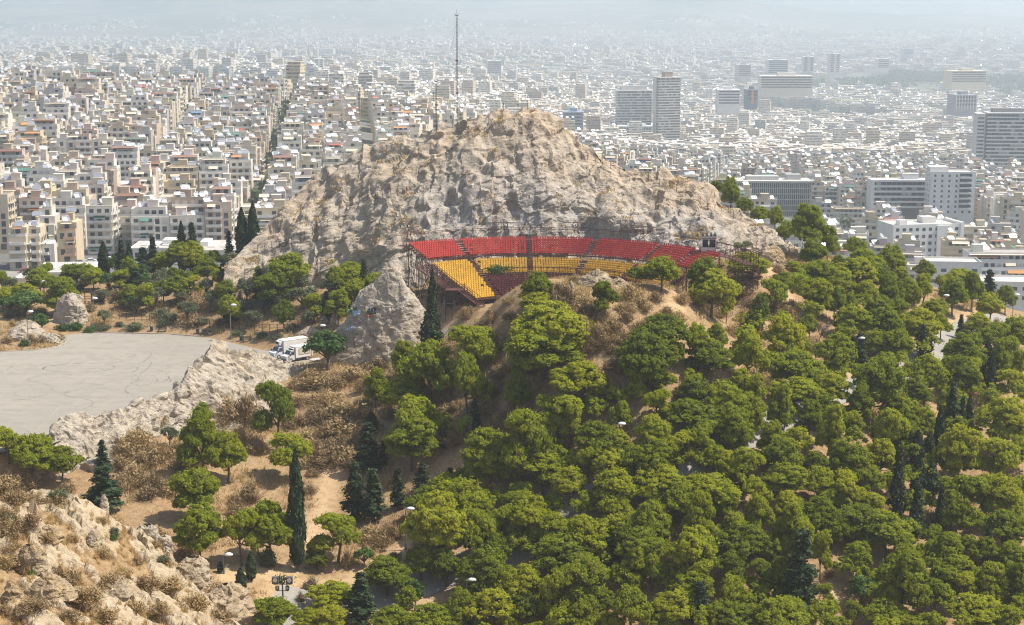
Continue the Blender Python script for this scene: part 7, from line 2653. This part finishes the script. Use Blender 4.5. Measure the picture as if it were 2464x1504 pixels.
# trucks on the lot: forward is +x
def truck(name, loc, rot, L, Wd, Hb, label, cab, col=(.76, .75, .72), z0=.85):
    o = empty(name, loc, rot, label=label, cat="truck")
    q = MB()
    q.box(-L / 2, L / 2, -Wd / 2, Wd / 2, z0, z0 + Hb, 0, col)
    e = .09
    for s_ in (-1, 1):
        q.box(L / 2 - .02, L / 2 + .05, s_ * Wd / 2 - (.14 if s_ > 0 else .02), s_ * Wd / 2 + (.02 if s_ > 0 else .14), z0, z0 + Hb + .02, 0, (.42, .38, .33))
        q.box(-L / 2 - .05, L / 2 + .05, s_ * (Wd / 2 + .02) - .02, s_ * (Wd / 2 + .02) + .02, z0 - .02, z0 + .12, 0, (.5, .5, .5))
    q.box(-L / 2 - .03, L / 2 + .03, -Wd / 2 - .03, Wd / 2 + .03, z0 + Hb + .003, z0 + Hb + .07, 0, (.78, .76, .70))
    q.build("box_body", BM, o)
    x0, x1 = L / 2 + .1, L / 2 + 1.9
    prof = [(x0, .4), (x0, 2.15), (x0 + .75, 2.2), (x0 + 1.25, 1.45), (x1 + .15, 1.2), (x1 + .2, .4)]
    hw = Wd / 2 - .1
    q = MB()
    V = [(a, -hw + (.1 if b > 1.5 else 0), b) for a, b in prof] + [(a, hw - (.1 if b > 1.5 else 0), b) for a, b in prof]
    n = len(prof)
    q.add(V, [tuple(range(n)), tuple(range(n, 2 * n))[::-1]] + [(i, i + n, (i + 1) % n + n, (i + 1) % n) for i in range(n)], 0, cab)
    q.box(x1 + .15, x1 + .3, -hw, hw, .35, .7, 0, (.12, .12, .12))
    for s_ in (-1, 1): q.box(x0 + 1.15, x0 + 1.3, s_ * (hw + .22) - .12, s_ * (hw + .22) + .12, 1.3, 1.7, 0, (.05, .05, .05))
    q.build("cab", BM, o)
    d = np.array([prof[3][0] - prof[2][0], 0, prof[3][1] - prof[2][1]])
    nn = np.array([-d[2], 0, d[0]]) / np.linalg.norm(d) * .03
    a, b = np.array([prof[2][0], 0, prof[2][1]]) + d * .1 + nn, np.array([prof[2][0], 0, prof[2][1]]) + d * .95 + nn
    if nn[0] < 0: a, b = a - 2 * nn, b - 2 * nn
    q = MB(); q.quad((a[0], -hw + .2, a[2]), (b[0], -hw + .1, b[2]), (b[0], hw - .1, b[2]), (a[0], hw - .2, a[2]), 1); q.build("windscreen", BM, o)
    for s_ in (-1, 1):
        q = MB(); yy = s_ * (hw + .012)
        q.quad((x0 + .2, yy, 1.4), (x0 + 1.15, yy, 1.4), (x0 + .75, s_ * (hw - .07), 2.05), (x0 + .2, s_ * (hw - .07), 2.05), 1); q.build("side_window", BM, o)
        q = MB(); q.box(x1 + .18, x1 + .24, s_ * hw * .75 - .18, s_ * hw * .75 + .18, .78, .98, 3, (.8, .8, .8)); q.build("headlight", BM, o)
    for xw in (L / 2 + 1.1, -L / 2 + 1.2):
        for s_ in (-1, 1):
            w_ = empty("wheel", (xw, s_ * (Wd / 2 - .2), .4)); w_.parent = o
            q = MB(); q.bar((0, -.14, 0), (0, .14, 0), .4, 0, (.03, .03, .03), n=16); q.build("tyre", BM, w_)
            q = MB(); q.bar((0, -.15, 0), (0, .15, 0), .22, 0, (.45, .45, .46), n=12); q.build("rim", BM, w_)
    q = MB(); q.box(-L / 2 + .2, L / 2 + .1, -.45, .45, .5, z0 - .02, 0, (.06, .06, .06)); q.build("chassis", BM, o)
    return o


ang = math.atan2(-.62, -.78)
a_ = on_plane(293.5, 355.5, LOTZ)
tr = truck("box_truck", (a_[0], a_[1], LOTZ), ang, 5.6, 2.25, 2.5, "white box truck with a cooling unit over its cab beside the rock ridge", (.62, .66, .72))
q = MB(); q.box(2.86, 3.5, -.8, .8, 2.55, 3.25, 0, (.70, .70, .69)); q.box(3.505, 3.53, -.7, .35, 2.68, 3.12, 0, (.04, .04, .05)); q.build("cooling_unit", BM, tr)
a_ = on_plane(301.5, 359.5, LOTZ)
tr = truck("kitchen_truck", (a_[0], a_[1], LOTZ), ang + .06, 3.9, 2.0, 2.05, "smaller white truck with a framed side panel partly behind the green broadleaf tree", (.60, .60, .58), z0=.7)
q = MB(); q.box(2.0, 2.35, -.85, .7, 2.2, 2.55, 0, (.65, .65, .64)); q.box(2.36, 2.38, -.8, .5, 2.22, 2.42, 0, (.04, .04, .05)); q.build("cooling_unit", BM, tr)
for s_ in (-1, 1):
    q = MB()
    yy = s_ * 1.03
    q.box(-1.3, 1.3, yy - .01, yy + .01, 1.25, 2.35, 0, (.30, .11, .08)); q.build("panel_frame", BM, tr)
    q = MB(); q.box(-1.22, 1.22, yy + s_ * .025 - .01, yy + s_ * .025 + .01, 1.32, 2.28, 0, (.58, .56, .42)); q.build("side_panel", BM, tr)
# chassis rails of a trailer behind the tree
q = empty("flat_trailer", (on_plane(321, 362, LOTZ)[0], on_plane(321, 362, LOTZ)[1], LOTZ), ang, label="low empty flat trailer half hidden under the broadleaf tree", cat="trailer")
b = MB(); b.box(-2.2, 2.2, -.9, .9, .62, .72, 0, (.5, .5, .48)); b.build("bed", BM, q)
for xw in (-.9,):
    for s_ in (-1, 1):
        w_ = MB(); w_.bar((xw, s_ * .95 - .1, .32), (xw, s_ * .95 + .1, .32), .32, 0, (.03, .03, .03), n=12); w_.build("wheel", BM, q)

# benches and bins along the lot
for (bx, by, lab) in [(162.2, 332.0, "left of the three dark benches along the lot's far kerb"), (206.8, 335.5, "middle of the three dark benches, beside the ivy-covered trunk"), (246.9, 342.1, "right of the three dark benches, nearest the trucks")]:
    hh = hit(bx, by)
    o = empty("park_bench", (hh[0], hh[1], hh[2] - .02), -.12, label=lab, cat="bench", group="benches along the parking lot")
    q = MB(); [q.box(-.95, .95, -.32 + i * .14, -.21 + i * .14, .42, .47, 0, (.035, .055, .05)) for i in range(4)]; q.build("seat", BM, o)
    q = MB(); [q.box(-.95, .95, .24 + i * .03, .28 + i * .03, .56 + i * .15, .68 + i * .15, 0, (.035, .055, .05)) for i in range(3)]; q.build("backrest", BM, o)
    for x_ in (-.75, .75):
        q = MB(); q.box(x_ - .05, x_ + .05, -.3, -.2, -.1, .42, 0, (.03, .04, .04)); q.box(x_ - .05, x_ + .05, .2, .3, -.1, .42, 0, (.03, .04, .04)); q.box(x_ - .05, x_ + .05, -.2, .2, .34, .42, 0, (.03, .04, .04)); q.bar((x_, .27, .4), (x_, .36, 1.0), .045, 0, (.03, .04, .04)); q.build("leg", BM, o)
for (bx, by, lab) in [(151.8, 331.6, "left green litter bin by the lot, left of the first bench"), (197.9, 334.6, "middle green litter bin, at the ivy-covered trunk"), (241.3, 340.8, "right green litter bin, tucked behind the last bench")]:
    hh = hit(bx, by)
    o = empty("litter_bin", hh, 0, label=lab, cat="bin", group="bins along the parking lot")
    q = MB(); q.bar((0, 0, 0), (0, 0, 1.0), .32, 0, (.03, .07, .06), n=12, r2=.36); q.build("body", BM, o)
    q = MB(); q.bar((0, 0, 1.003), (0, 0, 1.1), .37, 0, (.05, .09, .08), n=12, r2=.2); q.build("lid", BM, o)


def fence(name, pts, ph, label, wires=(.95, .5), rad=.055, bent=False, mat=None, rail_r=.025):
    mid = np.mean([p[:2] for p in pts], axis=0)
    o = empty(name, (mid[0], mid[1], pts[len(pts) // 2][2]), 0, label=label, cat="fence")
    org = np.array(o.location)
    for p in pts:
        q = MB()
        p = np.array(p) - org
        q.bar(p - np.array([0, 0, .5]), p + np.array([0, 0, ph]), rad)
        if bent: q.bar(p + np.array([0, 0, ph]), p + np.array([.3, -.1, ph + .45]), rad * .8)
        q.build("post", mat or M["steel"], o)
    for f in wires:
        q = MB()
        for a, b in zip(pts[:-1], pts[1:]):
            a, b = np.array(a) - org, np.array(b) - org
            if np.linalg.norm(a - b) < 8: q.bar(a + np.array([0, 0, ph * f]), b + np.array([0, 0, ph * f]), rail_r, caps=False)
        q.build("rail", mat or M["steel"], o)
    return o


def lerp_pts(P, step):
    P = np.array(P, float)
    s = np.concatenate([[0], np.cumsum(np.linalg.norm(np.diff(P, axis=0), axis=1))])
    t_ = np.linspace(0, s[-1], max(2, int(s[-1] / step)))
    return np.stack([np.interp(t_, s, P[:, k]) for k in range(P.shape[1])], 1)


fp = [hit(a, b) for a, b in lerp_pts([(112, 318), (118, 319.5), (135, 321), (152, 321.5), (175, 325), (196, 328), (213, 328.5), (240, 330), (266, 333), (293, 333), (312, 331), (330, 328)], 7.2)]
fence("steel_fence", [q for q in fp if q], 1.7, "dark red steel railing running behind the benches of the lot", (.97, .55, .12), .075, rail_r=.04)
hh = hit(80, 304)
fp = [(hh[0] + a, hh[1] + b, float(H(hh[0] + a, hh[1] + b))) for a, b in ((-2.3, -1), (-1, -1.2), (1.2, -.2), (2.6, .4), (-1.6, 1.2), (2.0, 2.2))]
o = empty("pergola", hh, 0, label="rusty red pergola frame on the grey rock face behind the lot", cat="pergola")
q = MB()
for p_ in fp:
    p_ = np.array(p_) - np.array(hh)
    q.bar(p_ - np.array([0, 0, .6]), p_ + np.array([0, 0, 2.5]), .11)
q.build("post", M["steel"], o)
q = MB()
for i, j in ((0, 1), (1, 2), (2, 3), (4, 5), (0, 4), (3, 5)):
    for z_ in (1.2, 2.5): q.bar(np.array(fp[i]) - np.array(hh) + np.array([0, 0, z_]), np.array(fp[j]) - np.array(hh) + np.array([0, 0, z_]), .07)
q.build("beam", M["steel"], o)


def rock_line(r, c, txt):
    return [tuple(rock_face_at(*tl(r, c, *map(float, q.split())))) for q in txt.split(",")]


fence("wire_fence", rock_line(1, 1, "10 915,85 905,150 880,225 885,290 870,345 840,430 815,480 780,545 745,585 715,630 690,690 670,750 600,805 580,870 525,935 470,1000 425,1075 435,1150 420,1225 400,1300 375,1370 365,1450 355,1520 355,1605 335,1680 340,1775 335"), 1.5, "rusty wire fence climbing the left side of the great rock", (.95, .1), .06, rail_r=.03)
fence("wire_fence", rock_line(1, 2, "660 20,730 30,800 50,870 75,950 125,1035 180,1130 230,1235 225,1320 230,1415 285,1510 300,1580 340,1675 375,1740 450,1810 460,1880 520,1955 525,2015 560,2080 540,2135 590,2200 615,2270 625,2335 660"), 1.5, "rusty wire fence descending the right shoulder of the great rock", (.95, .1), .06, rail_r=.03)
fp = [hit(*tl(1, 2, *q)) for q in [(1990, 1050), (2055, 1010), (2100, 1005), (2150, 985), (2200, 975), (2250, 960), (2310, 965), (2350, 930), (2390, 905), (2430, 885), (2464, 870)]] + [hit(*tl(1, 3, *q)) for q in [(90, 985), (140, 1005), (200, 970), (250, 965), (330, 930)]]
fence("mesh_fence", [q for q in fp if q], 2.2, "tall fence with bent post tops curving round right of the theatre", (.95, .5, .05), .06, True, rail_r=.025)
fp = [hit(*tl(1, 1, *q)) for q in [(1000, 1230), (1060, 1200), (1120, 1150), (1170, 1130), (1215, 1120), (1265, 1080), (1320, 1090), (1390, 1120), (1460, 1170), (1515, 1180)]]
fence("mesh_fence", [q for q in fp if q], 3.0, "fence with tall bent posts behind the graffiti rock", (.6, .05), .06, True, rail_r=.025)

# masts on the crest
for (bx, by, ty, lab, big) in [(457.6, 124, 20, "tall thin lattice radio mast with guy wires on the crest of the rock", True), (436.4, 131, 82, "shorter radio mast left of the tall one on the crest", False)]:
    b = rock_face_at(bx, by)
    hm = (by - ty) / pxscale(b[1])
    o = empty("radio_mast", tuple(b), 0, label=lab, cat="radio mast")
    q = MB()
    w_ = .16 if big else .12
    for k in range(3):
        a = 2 * PI * k / 3
        q.bar((w_ * math.cos(a), w_ * math.sin(a), -1), (w_ * math.cos(a), w_ * math.sin(a), hm - .8), .045, 0, (.16, .13, .12))
    z_ = 0
    while z_ < hm - 1.4:
        for k in range(3):
            a, a2 = 2 * PI * k / 3, 2 * PI * (k + 1) / 3
            q.bar((w_ * math.cos(a), w_ * math.sin(a), z_), (w_ * math.cos(a2), w_ * math.sin(a2), z_ + .6), .025, 0, (.16, .13, .12), caps=False)
        z_ += .6
    q.build("lattice", BM, o)
    q = MB()
    q.bar((0, 0, hm - .8), (0, 0, hm + .6), .03, 0, (.15, .13, .12))
    q.box(-.35, .35, -.05, .05, hm - .75, hm - .6, 0, (.12, .1, .1))
    for x_ in (-.33, .33): q.bar((x_, 0, hm - .7), (x_, 0, hm - .2), .06, 0, (.12, .1, .1))
    q.build("antenna", BM, o)
    if big:
        for k, (z_, dx, dy) in enumerate([(hm - 2, -5, 2), (hm - 2, 13, 6), (hm * .55, -4, 2), (hm * .55, 9, 5), (hm * .25, 5, 3)]):
            q = MB(); q.bar((0, 0, z_), (dx, dy, -1.5 - abs(dx) * .25), .018, 0, (.2, .19, .19), n=3, caps=False); q.build("guy_wire", BM, o)
        for z_ in (hm * .28, hm * .57):
            q = MB(); q.box(-.3, .3, -.08, .08, z_ - .15, z_ + .15, 0, (.13, .11, .1)); q.build("bracket", BM, o)
    else:
        q = MB()
        for z_, hh_ in ((hm * .25, 1.3), (hm * .58, 1.7)):
            q.bar((-.1, 0, z_), (-.55, 0, z_), .03, 0, (.1, .09, .09)); q.bar((-.55, 0, z_), (-.55, 0, z_ + hh_), .05, 0, (.1, .09, .09)); q.bar((-.1, 0, z_ + hh_), (-.55, 0, z_ + hh_), .03, 0, (.1, .09, .09))
        q.build("antenna", BM, o)
for (bx, by, ty, lab) in [(452.5, 127, 119, "low iron post on the crest between the masts"), (503, 110, 103, "short post standing on the rock's summit, left end"), (518, 112, 104, "thin iron rod on the summit's middle"), (528, 110, 96, "tall thin rod on the rock's summit")]:
    b = rock_face_at(bx, by)
    q = MB(); q.bar((0, 0, -.6), (0, 0, (by - ty) / pxscale(b[1])), .07 if "thin" not in lab else .045, 0, (.13, .10, .09), n=6)
    q.box(-.16, .16, -.02, .02, (by - ty) / pxscale(b[1]) * .8, (by - ty) / pxscale(b[1]) * .8 + .12, 0, (.13, .10, .09))
    o = q.build("iron_post", BM); o.location = tuple(b); tag(o, lab, "post")

# scrub on the great rock: tufts on ledges
rs = np.random.RandomState(41)
cand = MGRID[8:NF].reshape(-1, 3)
nrm_ = np.cross(np.gradient(MGRID, axis=1), np.gradient(MGRID, axis=0))[8:NF].reshape(-1, 3)
nrm_ /= np.linalg.norm(nrm_, axis=1)[:, None] + 1e-9
nrm_[nrm_[:, 2] < 0] *= -1
k_ = perlin(cand / 5.0 + 9) + .5 * nrm_[:, 2] + .3 * perlin(cand / 1.6)
sel = np.nonzero((k_ > .74) & (rs.rand(len(cand)) < .22))[0]
parts = []
for i in sel[:2600]:
    n = 9
    P_ = cand[i] + rs.normal(size=(n, 3)) * np.array([.28, .28, .1]) + np.array([0, 0, .12])
    V, F = cards(P_, rs.normal(size=(n, 3)) + np.array([0, -.5, .3]), rs.uniform(.12, .26, n), 1.2, rs, up=np.array([0, 0, 1.2]))
    parts.append((V, F, rs.uniform(.1, .75) + rs.normal(size=n) * .12))
mesh_obj("rock_scrub", leaf_mesh("rock_scrub", parts, M["dry"]), kind="stuff", label="dry scrub tufts growing on ledges of the great rock", cat="scrub")
# dry grass and low undergrowth over the hill
rs = np.random.RandomState(43)
n = 30000
y = np.sqrt(rs.uniform(195 ** 2, 350 ** 2, n))
x = rs.uniform(-.33, .34, n) * y
ok = ~in_poly(x, y, LOT)
i_, j_ = ((y - GY0) / GS).astype(int), ((x - GX0) / GS).astype(int)
pmv = PM[i_, j_]
rdv = _rd[i_, j_]
thc = np.hypot(x - THC[0], y - THC[1])
ok &= (pmv < .35) & (rdv > 3.4) & ~((thc < 40) & (y > 279) & (x > -27))
pn = perlin(np.stack([x / 9, y / 9, x * 0], 1))
ok &= rs.rand(n) < (.35 + .6 * sstep(-.3, .4, pn))
x, y, pn = x[ok], y[ok], pn[ok]
z = H(x, y)
n = len(x)


def tuft_field(name, x, y, z, blades, hgt, spread, mat, lab, cat, size, rs):
    n = len(x)
    P_ = np.repeat(np.stack([x, y, z], 1), blades, axis=0) + rs.normal(size=(n * blades, 3)) * np.array([spread, spread, 0])
    hh_ = np.repeat(hgt, blades) * rs.uniform(.5, 1.1, n * blades)
    P_[:, 2] += hh_ * .45
    N = rs.normal(size=P_.shape) * np.array([1, 1, .35])
    up = np.concatenate([rs.normal(size=(len(P_), 2)) * .35, np.ones((len(P_), 1))], 1)
    N = N / np.linalg.norm(N, axis=1)[:, None]
    A = up - N * (up * N).sum(1)[:, None]
    A /= np.linalg.norm(A, axis=1)[:, None]
    B = np.cross(N, A)
    hl = (hh_ * .55)[:, None]
    wd = (size * rs.uniform(.6, 1.3, len(P_)))[:, None]
    V = np.stack([P_ - A * hl - B * wd * .4, P_ - A * hl + B * wd * .4, P_ + A * hl + B * wd * .12, P_ + A * hl - B * wd * .12], 1).reshape(-1, 3)
    F = np.arange(len(V)).reshape(-1, 4)
    tint = np.repeat(rs.uniform(.1, .9, n), blades) + rs.normal(size=n * blades) * .12
    me = set_mesh(name, V, F, mat, attrs={"tint": ("FACE", np.clip(tint, 0, 1))})
    mesh_obj(name, me, kind="stuff", label=lab, cat=cat)


g_ = pn > .05
tuft_field("dry_grass", x[~g_], y[~g_], z[~g_], 6, rs.uniform(.2, .5, (~g_).sum()), .3, M["straw"], "dry yellow grass scattered over the hillside", "grass", .09, rs)
tuft_field("undergrowth", x[g_], y[g_], z[g_], 16, rs.uniform(.35, .95, g_.sum()), .42, M["dry"], "low brown undergrowth on the hillside between the trees", "undergrowth", .15, rs)
n = 5200
x = rs.uniform(-76, -8, n)
y = rs.uniform(112, 168, n)
zz, kk = np.array([slope_z(a, b) for a, b in zip(x, y)]).T
mk = slope_mask(x, y)
ok = (mk > .3) & (rs.rand(n) < np.where(kk > .55, .3, .95))
x, y, zz = x[ok], y[ok], zz[ok]
tuft_field("dry_grass_tufts", x, y, zz, 26, rs.uniform(.25, .75, len(x)), .10, M["straw"], "straw-coloured grass tufts between the rocks of the near slope", "grass", .05, rs)
# ---------------------------------------------------------------- drop what nothing shows of, then describe each thing
VB = np.full((625, 1024), 1e9)


def splat_full(P, r):
    w = P[:, 1] * CP - (P[:, 2] - CZ) * SP
    u = P[:, 1] * SP + (P[:, 2] - CZ) * CP
    X = (512 + FPX * P[:, 0] / w).astype(int)
    Y = (312.5 - FPX * u / w).astype(int)
    for dx in range(-r, r + 1):
        for dy in range(0, r + 2):
            a, b = X + dx, Y + dy
            k = (a >= 0) & (a < 1024) & (b >= 0) & (b < 625)
            np.minimum.at(VB, (b[k], a[k]), w[k])


_v = YY.ravel() > 190
splat_full(np.stack([XX.ravel()[_v], YY.ravel()[_v], HT.ravel()[_v]], 1), 4)
_k = (SMK.ravel() > .2)
splat_full(np.stack([SX.ravel(), SY.ravel(), SZ.ravel()], 1)[_k], 2)
splat_full(MVd, 1)
splat_full(SP_, 1)
VI = np.full((625, 1024), -1)
yy_, xx_ = np.mgrid[0:625, 0:1024]
PL = [(i, t_) for i, t_ in enumerate(THINGS) if t_["kind"] != "apartment_block"]
for i, t_ in PL:
    x, y, z = t_["xyz"]
    bx, by, w = proj((x, y, z))
    s = FPX / w
    hpx, wpx = t_["Hm"] * s * .97, t_["W"] * s
    low = {"pine_tree": .30, "olive_tree": .25, "broadleaf_tree": .25}.get(t_["kind"], .03)
    t0, t1 = by - hpx, by - hpx * low
    t_["cx"], t_["cy"] = bx, (t0 + t1) / 2
    xa, xb, ya, yb_ = int(max(bx - wpx * .46, 0)), int(min(bx + wpx * .46 + 1, 1024)), int(max(t0, 0)), int(min(t1 + 1, 625))
    t_["npx"] = 0
    if xb <= xa or yb_ <= ya: continue
    gx_, gy_ = xx_[ya:yb_, xa:xb], yy_[ya:yb_, xa:xb]
    e = ((gx_ - bx) / (wpx * .47 + .5)) ** 2 + ((gy_ - t_["cy"]) / ((t1 - t0) * .5 + .5)) ** 2 < 1
    sub, idv = VB[ya:yb_, xa:xb], VI[ya:yb_, xa:xb]
    k = e & (sub > w - t_["W"] * .5)
    sub[k] = w - t_["W"] * .5
    idv[k] = i
cnt = np.bincount(VI[VI >= 0], minlength=len(THINGS))
gone = 0
for i, t_ in PL:
    t_["npx"] = int(cnt[i])
    if cnt[i] < (9 if "shrub" not in t_["kind"] else 5):
        for q in t_["parts"]: bpy.data.objects.remove(q)
        bpy.data.objects.remove(t_["o"])
        t_["o"] = None
        gone += 1
THINGS = [t_ for t_ in THINGS if t_["o"] is not None]
for nm in ("pine_tree", "dry_shrub"):
    print(nm, sum(t_["kind"] == nm for t_ in THINGS))
print("hidden plants dropped", gone, "fill", NFILL)

ORD = ["first", "second", "third", "fourth", "fifth", "sixth", "seventh", "eighth", "ninth", "tenth", "eleventh", "twelfth", "thirteenth", "fourteenth", "fifteenth", "sixteenth", "seventeenth", "eighteenth", "nineteenth", "twentieth"] + ["twenty-" + q for q in ("first", "second", "third", "fourth", "fifth", "sixth", "seventh", "eighth", "ninth")] + ["thirtieth"] + ["thirty-" + q for q in ("first", "second", "third", "fourth", "fifth", "sixth", "seventh", "eighth", "ninth")]
LAND = [("graffiti rock", 385, 320), ("white trucks", 295, 350), ("theatre's outside stair", 468, 295), ("control cabin", 697, 245), ("lot's rock ridge", 215, 375), ("tallest thin cypress", 298, 510), ("lamp amid the wood", 618, 440), ("lamp by the clearing", 406, 530), ("four-lamp floodlight pole", 283, 598),
        ("curving upper road", 965, 328), ("lamp by the curving road", 909, 330), ("leafless grey tree", 826, 335), ("lamp on the middle path", 786, 372), ("dark conifers at far right", 960, 415), ("low bare soil patch", 835, 588), ("sandy gap by the dark conifers", 888, 522), ("bright road gap", 570, 512), ("pale rocks on the mound", 600, 286),
        ("mound's dirt path", 600, 365), ("broad dark conifer", 107, 495), ("lot's planted island", 40, 340), ("green-domed lamp", 467, 583), ("bottom right corner", 1015, 615), ("middle of the bottom edge", 560, 615), ("pergola frame", 80, 300), ("middle bench", 207, 335), ("cabin-side curved fence", 765, 255),
        ("wood's upper skyline", 890, 268), ("white upright boulder", 146, 515), ("bottom left corner", 15, 610), ("slanting slab", 222, 595), ("wall of yellow seats", 560, 265), ("right lamp pair", 1010, 295), ("road's hidden middle", 720, 445), ("dark fir trio", 365, 495), ("red path under the cypress", 455, 335), ("brown shrub slope", 345, 420), ("right edge's middle", 1015, 470), ("rock's right foot", 790, 248)]
BLAND = [("round-cornered white block", 99, 234), ("orange-banded block", 66, 244), ("block with brown awnings", 107, 181), ("white block with a tall fin", 56, 175), ("yellow school", 217, 230), ("rock's left foot", 245, 240), ("skyline's left end", 20, 72), ("hall with the roof box", 154, 250), ("tall mast", 457, 90), ("rock's summit", 530, 112), ("tall office tower", 667, 115),
         ("egg-crate office", 772, 200), ("wavy-banded clinic wing", 912, 198), ("ten-storey white block", 951, 192), ("right-edge banded tower", 1000, 150), ("white building over the pines", 923, 240), ("terraced right-edge block", 1005, 272), ("short mast", 436, 110), ("low dark-ended hall", 634, 132), ("left edge's middle", 5, 150), ("rock's left shoulder", 335, 160), ("middle of the left slope", 150, 130), ("tops of the far cypresses", 250, 215), ("pines behind the rock", 740, 185)]
NUMW = {2: "two", 3: "three", 4: "four", 5: "five", 6: "six", 7: "seven", 8: "eight", 9: "nine", 10: "ten"}


def where(things, lands, keyx, keyy, kinds):
    cells = {}
    for t_ in things:
        best = None
        for j, (nm, lx, ly) in enumerate(lands):
            dx, dy = t_[keyx] - lx, (t_[keyy] - ly) * 1.25
            d = math.hypot(dx, dy)
            if best is None or d < best[0]: best = (d, j, dx, dy)
        d, j, dx, dy = best
        if abs(dx) > abs(dy): w = "right of" if dx > 0 else "left of"
        else: w = "below" if dy > 0 else "above"
        cells.setdefault((kinds(t_), j, w), []).append((d, t_))
    for (kd, j, w), L in cells.items():
        L.sort(key=lambda q: q[0])
        for r, (d, t_) in enumerate(L):
            t_["where"] = "%s %s the %s" % (ORD[min(r, 38)] if len(L) > 1 else "alone", w, lands[j][0])


plants = [t_ for t_ in THINGS if t_["kind"] != "apartment_block"]
blocks = [t_ for t_ in THINGS if t_["kind"] == "apartment_block"]
where(plants, LAND, "cx", "cy", lambda t_: t_["kind"])
where(blocks, BLAND, "px", "py", lambda t_: "b")
GRP = {"pine_tree": "pine trees of the hillside wood", "cypress_tree": "slender cypresses among the pines", "fir_like_cypress": "loose dark conifers among the pines", "olive_tree": "olive trees around the parking lot", "broadleaf_tree": "broad-leaved trees on the hill", "dry_shrub": "dry brown shrubs on the slopes", "grey_green_shrub": "grey-green shrubs", "green_shrub": "green shrubs", "oleander_bush": "flowering bushes"}
for t_ in plants:
    k = t_["kind"]
    tone = t_.get("tone", .5)
    if k == "pine_tree":
        tw = "dark green" if tone < .36 else ("yellow-green" if tone > .66 else "mid-green")
        fw = {0: "domed", 1: "uneven", 2: "layered"}[0 if t_["pr"] in FORMS["dome"] else (1 if t_["pr"] in FORMS["mixed"] else 2)]
        sz = "small " if t_["w"] < 22 else ("big " if t_["w"] > 52 else "")
        lab, cat = "%s%s %s pine, %s" % (sz, tw, fw, t_["where"]), "pine tree"
    elif k == "cypress_tree": lab, cat = "slender blackish cypress%s, %s" % (" of good height" if t_["h"] > 35 else "", t_["where"]), "cypress"
    elif k == "fir_like_cypress": lab, cat = "loose dark pointed conifer, %s" % t_["where"], "conifer"
    elif k == "broad_conifer": lab, cat = "broad bushy dark conifer standing below the lot's rock ridge", "conifer"
    elif k == "olive_tree": lab, cat = "grey-green olive tree, %s" % t_["where"], "olive tree"
    elif k == "broadleaf_tree": lab, cat = "fresh green round-leaved tree, %s" % t_["where"], "tree"
    elif k == "dry_shrub": lab, cat = "%sdry brown shrub, %s" % ("small " if t_["w"] < 14 else ("wide " if t_["w"] > 30 else ""), t_["where"]), "shrub"
    elif k == "grey_green_shrub": lab, cat = "grey-green low shrub, %s" % t_["where"], "shrub"
    elif k == "green_shrub": lab, cat = "leafy green low shrub, %s" % t_["where"], "shrub"
    else: lab, cat = "pink-flowered bush, %s" % t_["where"], "bush"
    tag(t_["o"], lab, cat, GRP.get(k))
for t_ in blocks:
    f = " with " + t_["feats"][0] if t_["feats"] else ""
    lab = "%s %s-storey block%s, %s" % (t_["colname"], NUMW.get(t_["n"], "tall"), f, t_["where"])
    if len(lab.split()) > 15: lab = lab.replace(f, "", 1)
    tag(t_["o"], lab, "apartment block", "apartment blocks of the town")
seen = {}
for o in scene.objects:
    if o.parent is None and "label" in o.keys(): seen.setdefault(o["label"], []).append(o.name)
print("shared labels", {k: v for k, v in seen.items() if len(v) > 1})
# ---------------------------------------------------------------- the air
t = bpy.data.materials.new("haze_air")
t.use_nodes = True
nt = t.node_tree
nt.nodes.remove(nt.nodes["Principled BSDF"])
pv = nt.nodes.new("ShaderNodeVolumePrincipled")
pv.inputs["Color"].default_value = (.80, .905, 1.0, 1)
pv.inputs["Density"].default_value = 1.8e-4
pv.inputs["Anisotropy"].default_value = .35
nt.links.new(pv.outputs[0], nt.nodes["Material Output"].inputs["Volume"])
hb = MB()
hb.box(-12500, 12500, -400, 15900, -240, CZ + 330)
hz = hb.build("haze", t, kind="stuff")
